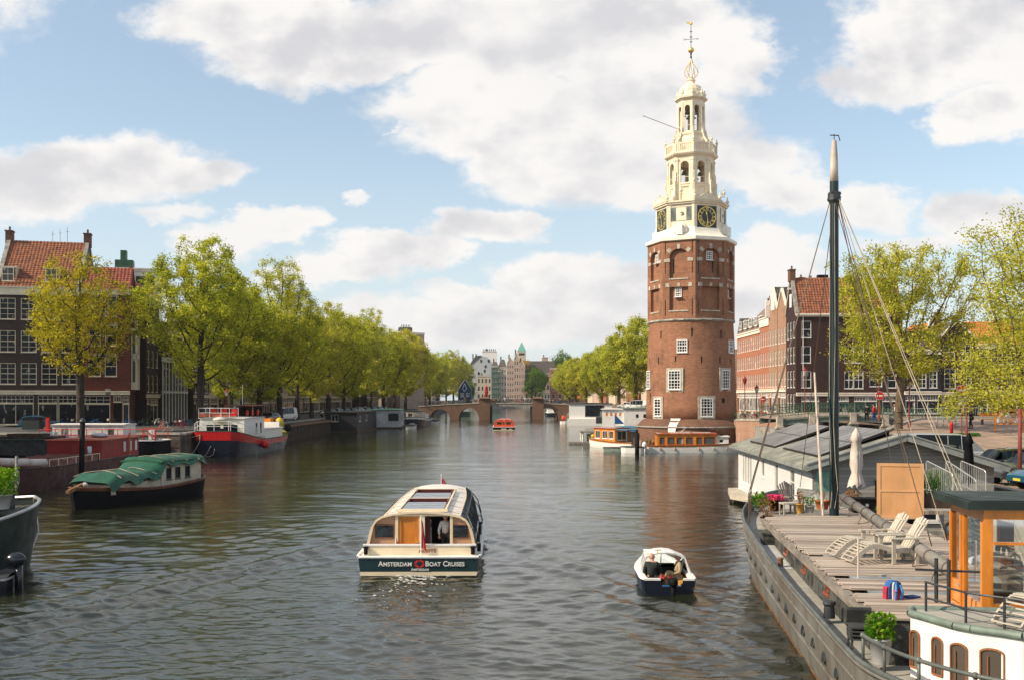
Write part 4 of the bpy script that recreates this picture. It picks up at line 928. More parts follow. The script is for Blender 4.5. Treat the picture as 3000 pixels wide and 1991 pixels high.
p = thing('porch', 'white columned porch with a red flank standing out from the shaded left row', 'porch', (-46.6, 166.5, ZL), R(90))
MB().box(0, 3.2, 0, 1.8, 4.9, 5.7).box(-.15, 3.35, -.15, 1.8, 5.7, 5.95).build('entablature', 'white_worn', p)
for k in range(4): MB().box(k*.93, k*.93+.36, 0, .36, 0, 4.9).build('column', 'white_worn', p)
MB().box(-.06, 0, .3, 1.8, 0, 5.0).box(0, 3.2, 1.2, 1.6, 0, 4.9).build('flank_wall', 'red_cabin', p)
def xa(t, w, d, h):
    m = MB(); m.box(1, 4.5, 0, 3, h, h+1.6)
    for q in range(6): m.cyl((1.2+q*.6, 1, h+1.6), (1.2+q*.6, 1, h+2.5), .12)
    m.build('roof_plant', 'iron', t)
house('tall pale building with roof equipment peeking above the far left trees', -36, 318, R(35), 9, 9, ZL, 24.6, 'wall_pink', [(20.5, 2, [1, 4, 7], 1.2, 1, 2)], name='apartment_building', cat='building', extra=xa)
# --- right row facing the canal (from far to near)
def pale(x, yfar, wd, h, wall, label, nb, **k): return rowhouse(x, yfar, wd, h, wall, label, nb, rzd=-90, z0=ZR, frame='white', pane='pane_white', trim='cream_trim', **k)
def xd(t, w, d, h):
    for q in range(4): dormer(t, 1.2+q*3.9, 1.0, h+.7, 2.2, 1.7, 2.0, 'white')
pale(42.4, 186.5, 17.6, 14.2, 'brick_orange', 'sunlit orange brick house with a grey dormered roof right of the tower', 12, floors=4, roof=('hip', 4.8, 'tile_brown'), ww=.85, fh=3.3, extra=xd, chim=2, gf=True)
def xo(t, w, d, h):
    m = MB(); m.box(.2, .6, -.7, .3, h-1.2, h+1.6); m.ext([(1.4, h-.2), (w-1.4, h-.2), (w-1.4, h+2.2), (w/2, h+3.4), (1.4, h+2.2)], -.1, .3); m.build('neck_gable', 'white_worn', t)
pale(42.3, 168.8, 6.0, 15.8, 'brick_orange', 'narrow orange-red house with a white cornice between the orange and the pale brick houses', 4, roof=('side', 2.6, 'tile_brown'), ww=.8, chim=1, cornice=1.3)
pale(42.25, 162.7, 5.0, 16.8, 'brick_pale', 'pale brick house topped by a white neck gable', 3, roof=('front', 3.6, 'tile_dark'), ww=.85, extra=xo, chim=1)
pale(42.3, 157.6, 5.0, 16.6, 'brick_pale', 'pale brick house directly left of the stepped brown gable', 3, roof=('front', 3.0, 'tile_dark'), ww=.85, chim=1)
# the big dark gable house: facade to the canal, long side wall to the camera
gw = [(.75, 1.5)]
def xg(t, w, d, h):
    # local frame: front (camera side); gable wall on the left end
    m = MB(Matrix.Translation((0, d, 0)) @ Matrix.Rotation(R(-90), 4, 'Z'))
    m.box(d/2-.5, d/2+.5, -.1, 0, h+1.2, h+3.2); e = m.build('hoist_window', 'white', t)
    m2 = MB(); m2.box(-.5, 0.05, d/2-.12, d/2+.12, h+3.9, h+4.2); m2.build('hoist_beam', 'white', t)
    b = MB(); b.box(4.2, 5.7, d/2+.2, d/2+1.2, h+4.6, h+6.2); b.build('chimney', 'black', t)
    g = MB(); g.cyl((-.2, -.35, h-.1), (16, -.35, h-.1), .12); g.cyl((1.0, -.12, 4), (1.0, -.12, h-.2), .05); g.build('gutter', 'frame_white', t)
house('long dark brown house with a bright orange tiled roof behind the ship mast', 42.2, 147.0, 0, 15.8, 5.4, ZR, 14.9, 'brown_wall',
      [(11.4, 2.5, [.75], 1.5, 1, 2), (7.7, 2.5, [.75, 7.15, 8.6], 1.45, 1, 2), (4.0, 2.5, [.75], 1.5, 2, 2), (3.9, 2.6, [7.15, 8.6], 1.4, 2, 2), (4.2, 2.1, [10.9], 1.9, 1, 2), (4.0, 2.3, [13.6], 1.3, 1, 2)],
      gf=[(.8, .3, 2.6, 2.4, 1), (4.6, .3, 3.2, 2.4, 2), (8.6, .3, 3.4, 2.4, 2), (12.8, .3, 2.2, 2.4, 1)], roof=('side', 5.7, 'tile_orange', (.1,)), side=('l', [(11.4, 2.5, [.6, 2.2, 3.8], .95, 1, 2), (7.7, 2.5, [.6, 2.2, 3.8], .95, 1, 2), (4.1, 2.5, [.6, 2.2, 3.8], .95, 1, 2), (.4, 2.7, [.6, 2.2, 3.8], 1.0, 1, 2)]), frame='frame_white', extra=xg, cornice=.25)
house('black painted house with three white sash windows behind the right-hand plane tree', 58.1, 146.6, 0, 5.4, 8, ZR, 9.6, 'black_wall', [(4.0, 2.6, [.4, 2.1, 3.7], 1.2, 2, 4)], gf=[(.2, .2, 1.4, 2.7, 1), (1.9, .2, 3.2, 2.7, 2)], roof=('side', 3, 'tile_dark'), frame='frame_white')
house('low brown house with pale shopfront behind the no-entry sign', 63.6, 147.2, 0, 5.2, 8, ZR, 11.5, 'brown_wall', [(3.9, 3.0, [.7], 1.7, 2, 4), (3.9, 3.0, [3.2], 1.6, 2, 4), (8.1, 2.4, [.6, 3.0], 1.7, 2, 2)], gf=[(.3, .2, 3.3, 2.6, 3), (3.9, .1, 1.0, 2.7, 'd')], frame='frame_cream', roof=('front', 2.4, 'tile_dark'))
def xbell(t, w, d, h):
    m = MB(); m.ext([(-.1, h), (w+.1, h), (w*.86, h+2.2), (w*.7, h+3.4), (w*.66, h+5.6), (w*.5, h+6.6), (w*.34, h+5.6), (w*.3, h+3.4), (w*.14, h+2.2)], -.15, .3); m.build('bell_gable', 'white_worn', t)
house('white bell-gabled house with an orange roof rising behind the trees at right', 65.4, 160, 0, 5.8, 10, ZR, 9.2, 'brick_brown', [(5, 2.6, [.6, 3.4], 1.5, 2, 4)], gf=None, roof=('front', 5.6, 'tile_bright'), frame='frame_white', extra=xbell, chim=0)
for (xx, wd, wl, hh, lb) in ((68.9, 6.6, 'black_wall', 10.5, 'dark house with a tall glazed ground floor behind the bench'), (75.6, 7, 'brown_wall', 11, 'brown house almost hidden by the willowy tree at the right edge'), (82.7, 9, 'brick_brown', 10, 'brick house at the far right beyond the willowy tree')):
    house(lb, xx, 147, 0, wd, 9, ZR, hh, wl, [(4.1, 2.6, [.6, 2.6, 4.6], 1.4, 2, 4), (7.5, 2.2, [.6, 2.6, 4.6], 1.4, 2, 2)], gf=[(.3, .1, 1.5, 2.9, 1), (2.2, .1, wd-2.6, 2.9, 3)], frame='frame_cream', roof=('side', 3.6, 'tile_bright' if wl == 'black_wall' else 'tile_dark'))
house('dark grey tiled roof and wall just right of the tower behind the orange house', 50.5, 222, R(-20), 12, 10, ZR, 15.6, 'grey_wall', [(9, 2, [2, 5, 8], 1.3, 2, 2)], roof=('side', 5, 'tile_dark'), chim=1)
for k, (yy, hh, wl) in enumerate(((214, 12, 'wall_pink'), (230, 13, 'wall_cream'), (247, 12, 'wall_pink'), (264, 13, 'brick_pale'), (281, 12, 'wall_cream'))):
    pale(43-.5*k, yy, 14 if k else 20, hh, wl, ['pinkish house behind the trees immediately left of the tower', 'cream house second along behind the tree trunks left of the tower', 'pinkish house behind the moored cabin boat trees, third from the tower', 'pale brick house fourth along behind the trees left of the tower', 'cream house nearest the right end of the far bridge'][k], 5, gf=False)
# --- far end of the canal
def far(label, px0, px1, ytop, Y, wall, nb, nf, roof=None, rz=0., cols=1, pane='pane', base=2.6, frame='frame_white', **k):
    X0 = (px0-1500)/F*Y; w = (px1-px0)/F*Y; h = EYE+(HZ-ytop)/F*Y-base; fh = (h-3.2)/nf; sp = w/nb
    rows = [(3.4+i*fh, fh*.55, [sp*(j+.22) for j in range(nb)], sp*.56, cols, 2) for i in range(nf)]
    return house(label, X0, Y, rz, w, 10, base, h, wall, rows, roof=roof, frame=frame, pane=pane, cornice=.4, **k)
far('large pale grey house with a curved blank side wall beyond the far bridge', 1384, 1447, 1066, 620, 'grey_wall', 3, 3, roof=('front', 5, 'tile_dark'), name='house', wr=.3) if False else None
g = thing('house', 'large pale grey blank-walled house with a rounded gable beyond the far bridge', 'house', (at(1380, 1180, 615).x, 615, 2.4))
k6 = 615/F
pts = [(0, 0), (66*k6, 0), (66*k6, 100*k6), (64*k6, 118*k6), (56*k6, 130*k6), (46*k6, 138*k6), (30*k6, 140*k6), (0, 114*k6)]
MB().ext(pts, 0, 14).build('wall', 'grey_wall', g)
MB().add([(-3*k6, -.3, 112*k6), (31*k6, -.3, 142*k6), (31*k6, 14, 142*k6), (-3*k6, 14, 112*k6), (-3*k6, -.3, 118*k6), (14*k6, -.3, 142*k6), (14*k6, 14, 142*k6), (-3*k6, 14, 118*k6)], [(0, 1, 2, 3), (4, 5, 6, 7), (0, 1, 5, 4)]).build('roof', 'tile_dark', g)
for (wx, wz) in ((27, 122), (49, 122), (40, 106), (37, 93), (20, 86)): win(g, Matrix.Identity(4), (wx*k6, wz*k6, 1.1, 1.7, 1, 1), 'iron', 'pane', dep=-.12)
for cx in (3, 12): MB().box(cx*k6, cx*k6+.7, 5, 6, 130*k6, 148*k6).build('chimney', 'iron', g)
b = far('white box of a building with a row of chimneys behind the grey blank-walled house', 1413, 1455, 1028, 660, 'white', 1, 1, cols=1)
m = MB()
for q in range(7): m.cyl((1+q*1.25, 2, EYE-2.6+(HZ-1028)/F*660), (1+q*1.25, 2, EYE-2.6+(HZ-1021)/F*660), .28)
m.build('chimney_pots', 'iron', b)
far('low house with a wide sign under the grey blank wall beyond the bridge', 1398, 1440, 1100, 603, 'wall_cream', 4, 3, frame='frame_white')
far('narrow dark green house beyond the bridge', 1440, 1460, 1072, 603, 'green_paint', 3, 6, roof=('hip', 3, 'tile_dark'))
far('narrow green house with white windows right of the dark green one', 1460.3, 1465, 1085, 602.5, 'green_paint', 1, 5)
far('cream house with a mansard roof at the end of the canal', 1460, 1484, 1075, 604, 'wall_cream', 3, 5, roof=('hip', 5, 'tile_dark'), pane='pane', cols=2)
far('tall pale pink corner house near the middle of the canal end', 1485, 1506, 1062, 603, 'wall_pink', 3, 6, roof=('front', 3.5, 'tile_brown'), frame='cream_trim')
far('pink gabled house left of the round green tree', 1506, 1520, 1050, 602, 'wall_pink', 2, 6, roof=('front', 4, 'tile_brown'), frame='cream_trim')
far('pink house with slim white pilasters against the round green tree', 1520, 1538, 1070, 601.5, 'wall_pink', 4, 5, roof=('front', 3, 'tile_brown'), frame='cream_trim')
far('long building with a dark grey slate roof rising behind the round green tree', 1524, 1625, 1092, 640, 'wall_pink', 8, 3, roof=('side', 8.0, 'tile_dark'))
far('red-brown brick house with square windows at the right of the canal end', 1612, 1668, 1078, 602, 'brick_red_far', 3, 4, cols=1)
far('brown brick house beyond the trees to the right of the square-windowed one', 1668.4, 1740, 1072, 604, 'brick_brown', 4, 4)
far('small flat-roofed block with a mast beyond the slate roof', 1588, 1606, 1045, 690, 'wall_pink', 2, 2)
far('distant grey house right of the tall far tree', 1668, 1690, 1060, 650, 'grey_wall', 2, 2)
far('pale low café house behind the bicycles at the bridge end', 1576, 1612, 1147, 601, 'wall_cream', 4, 1)
tw = thing('church_tower', 'small tower with a pale green pyramid roof above the far houses', 'tower', (at(1516, 1180, 650).x, 650, 2.4)); k7 = 650/F
MB().box(0, 25*k7, 0, 25*k7, 0, 154*k7).build('shaft', 'wall_cream', tw)
MB().lathe([(18.5*k7, 153*k7), (10*k7, 167*k7), (.1, 181*k7)], 4, (12.5*k7, 12.5*k7, 0), rot=R(45)).build('pyramid_roof', 'copper', tw)
MB().box(1, 25*k7-1, -.1, 0, 142*k7, 148*k7).build('louvre', 'iron', tw)
sc_ = thing('scaffold', 'ochre scaffold canopy round the base of the green-roofed tower', 'scaffold', (at(1492, 1180, 640).x, 636, 2.4))
m = MB(); m.box(0, 58*.2207, 0, 6, 117*.2207, 126*.2207); m.build('canopy', 'scaffold', sc_)
m = MB()
for q in range(12): m.cyl((q*1.15, 0, 100*.2207), (q*1.15, 0, 130*.2207), .09)
m.build('poles', 'scaffold', sc_)
# blue kiosk, red parasol and poles by the far bridge
kk = thing('kiosk', 'small dark blue gabled house at the left end of the far bridge', 'kiosk', (at(1343, 1175, 296).x, 296, ZL+1.2)); s = 296/F
MB().ext([(0, 0), (37*s, 0), (37*s, 47*s), (18*s, 75*s), (0, 47*s)], 0, 8).build('wall', 'blue_house', kk)
MB().add([(-.2, -.2, 46*s), (18*s, -.2, 76*s), (18*s, 8, 76*s), (-.2, 8, 46*s), (37*s+.2, -.2, 46*s), (37*s+.2, 8, 46*s)], [(0, 1, 2, 3), (1, 4, 5, 2)]).build('roof', 'tile_dark', kk)
MB().bar((-.2, -.25, 46*s), (18*s, -.25, 76*s), .15, .22).build('bargeboard', 'white', kk)
for xx in (.7, 2.3): win(kk, Matrix.Identity(4), (xx, 27*s, .95, 1.1, 2, 2), 'white', 'pane_curtain', dep=-.12)
MB().box(1.6, 2.2, -.05, 0, 0, 2.6).build('door', 'scaffold', kk)
m = MB(); m.tube([(18*s-.6, -.12, 50*s), (18*s, -.12, 66*s), (18*s+.6, -.12, 50*s), (18*s, -.12, 42*s), (18*s-.6, -.12, 50*s)], .08); m.build('emblem', 'white', kk)
def parasol(label, loc, h, r, mat, flare=.5):
    t = thing('folded_parasol', label, 'parasol', loc); m = MB(); pr = []
    n = 24; rows = []
    for j, (rr, z) in enumerate([(.04, h), (r*.55, h*.93), (r*.8, h*.86), (r*.55, h*.84), (r*.75, h*.7), (r*.82, h*.55), (r*.6, h*.46), (r*.95, h*.36), (r*1.15, h*.30)]):
        rows.append([(rr*(1+.22*(1 if i % 2 else -1)*(j > 0))*math.cos(2*math.pi*i/n), rr*(1+.22*(1 if i % 2 else -1)*(j > 0))*math.sin(2*math.pi*i/n), z+.03*h*math.sin(i*2.1)*(j == 8)) for i in range(n+1)])
    m.grid(rows); m.build('canopy', mat, t, smooth=True)
    MB().cyl((0, 0, 0), (0, 0, h+.05), .03).build('pole', 'wood_grey', t); MB().lathe([(.3, 0), (.28, .08), (.05, .1)], 12).build('base', 'iron', t); return t
parasol('tall folded red parasol standing at the left pier of the far bridge', (at(1425, 1160, 290).x, 290, 5.2), 4.6, .55, 'red')

for k in range(9):
    rowhouse(-44+.3*k, 300+31*k, 26, 13+2.5*math.sin(k*2.2), ('brown_wall', 'wall_cream', 'brick_red', 'wall_pink')[k % 4], ('%s house %s along the left bank beyond the far bridge' % (('brown', 'cream', 'red', 'pinkish')[k % 4], ('first', 'second', 'third', 'fourth', 'fifth', 'sixth', 'seventh', 'eighth', 'ninth')[k])), 8, d=8)
for k in range(7):
    pale(42, 322+38*k, 34, 11+2*math.sin(k*1.7), ('wall_cream', 'brick_red_far', 'wall_pink')[k % 3], ('%s house %s along the right bank beyond the far bridge' % (('cream', 'red', 'pinkish')[k % 3], ('first', 'second', 'third', 'fourth', 'fifth', 'sixth', 'seventh')[k])), 10, gf=False)

# unseen houses added beside the viewer, outside the frame, to shade the basin
for k in range(6):
    rowhouse(-47.2-.2*(k % 2), 22+11.05*k, 11, 14.5+1.5*math.sin(k*2.), ('brown_wall', 'brick_red', 'wall_cream')[k % 3], ('%s house %s added out of view on the near left bank for shade' % (('brown', 'red', 'cream')[k % 3], ('first', 'second', 'third', 'fourth', 'fifth', 'sixth')[k])), 4, roof=('side', 3.5, 'tile_dark'))

# ================================================================ trees
def grow(seed, H, Rc, zb=.27, natt=700, step=.55, top=1., lean=0., forks=1, shape='vase', r0=.022, pw=2.35):
    rg = np.random.default_rng(seed); pts = []
    while len(pts) < natt:
        p = rg.uniform(-1, 1, 3); z = (p[2]+1)/2
        rad = {'vase': (max(0., math.sin(math.pi*min(1, z**.85*.93+.06))))**.42*(.60+.62*z*(1.3-z)), 'round': math.sqrt(max(0, 1-(2*z-1)**2)), 'willow': (1-z**2.2)**.5*(.7+.3*z)}[shape]
        rad *= 1+.22*math.sin(3*math.atan2(p[1], p[0])+seed+z*4)+.12*math.sin(7*z+seed)
        if math.hypot(p[0], p[1]) < rad: pts.append((p[0]*Rc, p[1]*Rc, H*(zb+(1-zb)*z)))
    A = np.array(pts); nodes = [np.array([0., 0., 0.])]; par = [-1]
    nst = int(H*zb*.9/step)
    for i in range(nst):
        nodes.append(nodes[-1]+np.array([lean*step*.3+rg.normal(0, .03), rg.normal(0, .03), step])); par.append(len(nodes)-2)
    for it in range(120):
        if len(A) < 6: break
        Nn = np.array(nodes); d2 = ((A[:, None, :]-Nn[None, :, :])**2).sum(-1); ni = d2.argmin(1); dm = d2[np.arange(len(A)), ni]
        new = {}
        for a, n in enumerate(ni):
            v = A[a]-Nn[n]; new.setdefault(n, []).append(v/np.linalg.norm(v))
        c = len(nodes)
        for n, vs in new.items():
            v = np.sum(vs, 0)+rg.normal(0, .25, 3)+np.array([0, 0, .25*len(vs)**.3]); v /= np.linalg.norm(v)
            nodes.append(Nn[n]+v*step); par.append(n)
        NN = np.array(nodes[c:]); d2 = ((A[:, None, :]-NN[None, :, :])**2).sum(-1).min(1); A = A[d2 > (step*1.25)**2]
    n = len(nodes); P_ = np.array(nodes); r = np.zeros(n); ch = [[] for _ in range(n)]
    for i in range(1, n): ch[par[i]].append(i)
    for i in range(n-1, -1, -1): r[i] = r0 if not ch[i] else sum(r[c]**pw for c in ch[i])**(1/pw)
    return P_, par, r
def wood_mesh(P_, par, r, mat, minr=0., rt=None):
    m = MB(); k = 1.
    if rt: k = rt/r[0]
    for i in range(1, len(P_)):
        a, b = r[par[i]], r[i]
        if b < minr: continue
        a = min(a, b*1.5); f = lambda q: q*(1+(k-1)*min(1, q/r[0]*1.6))
        fa, fb = f(a), f(b)
        if P_[par[i]][2] < .9: fa *= 1.25
        m.cyl(P_[par[i]], P_[i], fa, fb, n=7 if b > .1 else (5 if b > .04 else 3), cap=False)
    return m.mesh('trunk', mat, True)
def leaf_mesh(P_, par, r, mat, seed, n, size, spread=.5, rmax=.06, droop=0., name='crown'):
    rg = np.random.default_rng(seed); idx = np.where((r < rmax) & (np.arange(len(r)) > 8))[0]
    w = rg.random(len(idx))**2.6+.03                      # clumps: some twigs carry many leaves, some few
    c = rg.choice(idx, n, p=w/w.sum()); pos = P_[c]+rg.normal(0, 1, (n, 3))*np.array([spread, spread, spread*.75])
    pos[:, 2] -= droop*rg.random(n)**2
    nrm = rg.normal(0, 1, (n, 3)); nrm[:, 2] = np.abs(nrm[:, 2])+.35; nrm /= np.linalg.norm(nrm, axis=1)[:, None]
    t = np.cross(nrm, rg.normal(0, 1, (n, 3))); t /= np.linalg.norm(t, axis=1)[:, None]; b = np.cross(nrm, t)
    s = (size*(.6+.8*rg.random(n)))[:, None]; t, b = t*s, b*s*.62
    v = np.stack([pos-t, pos-b*.9+t*.1, pos+t, pos+b*.9+t*.1], 1).reshape(-1, 3)
    me = D.meshes.new(name); me.vertices.add(4*n); me.vertices.foreach_set('co', v.ravel())
    q = np.arange(4*n); me.loops.add(4*n); me.loops.foreach_set('vertex_index', q); me.polygons.add(n); me.polygons.foreach_set('loop_start', np.arange(0, 4*n, 4))
    me.update(calc_edges=True); me.materials.append(MATS[mat]); return me
def tree_kind(seed, H, Rc, nleaf, size, lmat, wmat='bark', natt=650, spread=.5, rt=.42, minr=0., **k):
    g = grow(seed, H, Rc, natt=natt, **k)
    return wood_mesh(*g, wmat, minr, rt), leaf_mesh(*g, lmat, seed+1, nleaf, size, spread)
def tree(label, kind, x, y, z, s=(1, 1, 1), rz=0., group=None, name='elm_tree'):
    t = thing(name, label, 'tree', (x, y, z), rz, group); t.scale = s
    link('trunk', kind[0], t); link('crown', kind[1], t); return t
K1 = tree_kind(11, 19.2, 6.3, 22000, .12, 'leaf_yellow', natt=1000, spread=.32, zb=.30, step=.5)
K2 = tree_kind(23, 22.3, 7.0, 56000, .118, 'leaf_elm', natt=1300, spread=.32, zb=.20)
K3 = tree_kind(37, 25., 6.8, 48000, .122, 'leaf_elm', natt=1300, spread=.34, zb=.18, step=.6)
K4 = tree_kind(41, 22., 7.6, 44000, .17, 'leaf_elm', natt=700, spread=.48, zb=.17, step=.75, minr=.03)
K5 = tree_kind(59, 22., 7.6, 40000, .18, 'leaf_far', natt=700, spread=.48, zb=.15, step=.75, minr=.03)
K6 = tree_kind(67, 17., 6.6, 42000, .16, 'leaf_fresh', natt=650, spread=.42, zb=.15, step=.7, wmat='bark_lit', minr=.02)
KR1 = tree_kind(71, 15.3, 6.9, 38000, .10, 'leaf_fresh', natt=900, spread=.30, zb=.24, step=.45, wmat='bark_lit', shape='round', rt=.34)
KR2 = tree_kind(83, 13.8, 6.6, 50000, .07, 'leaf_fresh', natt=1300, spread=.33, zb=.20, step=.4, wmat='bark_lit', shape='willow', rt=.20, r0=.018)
KG = tree_kind(91, 24., 7.5, 16000, .34, 'leaf_green', natt=350, spread=.9, zb=.12, step=1.0, shape='round', minr=.05)
tree('yellow-leaved tree in front of the dark house at the far left', K1, -46.2, 106, ZL)
tree('big forked tree with a pale green crown behind the red and black barge', K2, -35.4, 112.5, ZL, rz=1.)
tree('tallest left-bank tree with an open feathery crown and forked dark trunk', K3, -35.2, 150, ZL, rz=2.)
tree('leafy tree between the pale crown and the tallest left-bank tree', K4, -37.5, 132, ZL, (.85, .85, .92), 3.)
row = [(-36,141,.84),(-35.5,164,.88),(-36,178,.9),(-35.5,192,.98),(-35,206,1.0),(-34.5,222,1.05),(-34,238,1.05),(-33,254,1.05),(-32,270,1.0),(-31,288,1.0),(-33,308,.98),(-33.5,330,.98),(-34,355,1.),(-34.5,385,1.),(-35,420,1.05),(-34,455,1.1),(-33,495,1.2),(-32,540,1.3),(-31.5,585,1.35)]
for i, (x, y, s) in enumerate(row):
    tree('elm in the dense left-bank avenue receding to the far bridge', (K4, K3, K5, K2, K4, K5, K3)[i % 7], x, y, ZL, ((.86 if i % 7 in (1, 3, 6) else 1)*s*(1+.12*math.sin(i*3.1)), s*(1+.1*math.cos(i*2.2)), (.92 if i % 7 in (1, 6) else 1)*s*(.98+.07*math.sin(i*2.3))), i*1.7, 'elms of the left bank avenue')
for i, (x, y, s, l) in enumerate(((29,232,1.25,'large bright green tree immediately left of the tower'),(28.3,262,1.12,'second bright green tree left of the tower'),(26.3,290,1.05,'third bright tree left of the tower above the white cabin boat'),(24,320,1.0,'yellow-green tree above the flat-roofed houseboat'),(22.5,350,.97,'yellow-green tree at the right end of the far bridge'),(22.3,388,1.0,'bright tree just beyond the right end of the far bridge'),(24,430,1.1,'pale tree second beyond the right end of the far bridge'))):
    tree(l, K6, x, y, ZR, (s,)*3, i*2.1+.4)
tree('sparse fresh green tree behind the ship mast', KR1, 32.4, 83, 3.55, (.92, .92, 1.02), rz=.6, name='plane_tree')
tree('wispy spring tree overhanging the car park at the right edge', KR2, 31.6, 57.5, 2.0, (1.1, 1.1, 1.14), 2.2, name='willow_tree')
tree('round mid green tree in front of the far houses in the canal centre', KG, at(1569, 1180, 603).x, 603, 2.4, (.98, .98, .95))
tree('tall pale tree standing behind the far brick house', KG, at(1646, 1180, 660).x, 660, 2.4, (1., 1., 1.5), 1.)
tree('low green tree beside the blue kiosk beyond the far bridge', KG, at(1402, 1180, 596).x-6, 606, 2.4, (.55, .55, .62), 2.)
# the dark copper-free far-left background behind the basin
# ================================================================ boats: hull lofting
def hull_fn(L, B, sheer, bow=.35, stern=.2, draft=.5, flare=.12, bpow=.6, spow=.5, transom=.75, zs=0.):
    """returns f(s, t) -> (halfwidth, y, z): s 0 stern .. 1 bow; t 0 bottom .. 1 gunwale"""
    def half(s):
        h = 1.
        if s > 1-bow: u = (s-(1-bow))/bow; h *= max(0., 1-u**(1/bpow*1.2))**bpow
        if s < stern: u = (stern-s)/stern; h *= transom+(1-transom)*max(0., 1-u*u)**spow
        return h*B/2
    def f(s, t):
        z1 = sheer(s); z = -draft+(z1+draft)*t; k = 1-flare*(1-t)**1.5
        return half(s)*k, s*L+(t-.5)*.0+((t-1)*L*.03*max(0, (s-.8)/.2)), z
    return f
def band(f, t0, t1, off=0., n=36, m=4, s0=0., s1=1., close=True):
    mb = MB()
    for sg in (-1, 1):
        mb.grid([[(sg*(f(s0+(s1-s0)*i/n, t)[0]+off), f(s0+(s1-s0)*i/n, t)[1], f(s0+(s1-s0)*i/n, t)[2]) for i in range(n+1)] for t in [t0+(t1-t0)*j/m for j in range(m+1)]])
    if close and s0 == 0:
        mb.grid([[(-(f(0, t)[0]+off), f(0, t)[1]-off, f(0, t)[2]), (f(0, t)[0]+off, f(0, t)[1]-off, f(0, t)[2])] for t in [t0+(t1-t0)*j/m for j in range(m+1)]])
    return mb
def deckm(f, t, n=36, inset=.02, s0=0., s1=1., z=None):
    mb = MB(); rows = [[], []]
    for i in range(n+1):
        h, y, zz = f(s0+(s1-s0)*i/n, t); h = max(.001, h-inset); zz = zz if z is None else z
        rows[0].append((-h, y, zz)); rows[1].append((h, y, zz))
    return mb.grid(rows)
def gunwale(f, r, n=40, s0=0., s1=1., dz=0.):
    mb = MB(); L = []; Rr = []
    for i in range(n+1):
        h, y, z = f(s0+(s1-s0)*i/n, 1.); L.append((-h, y, z+dz)); Rr.append((h, y, z+dz))
    mb.tube(L, r, 6); mb.tube(Rr, r, 6)
    if s0 == 0: mb.tube([L[0], Rr[0]], r, 6)
    return mb

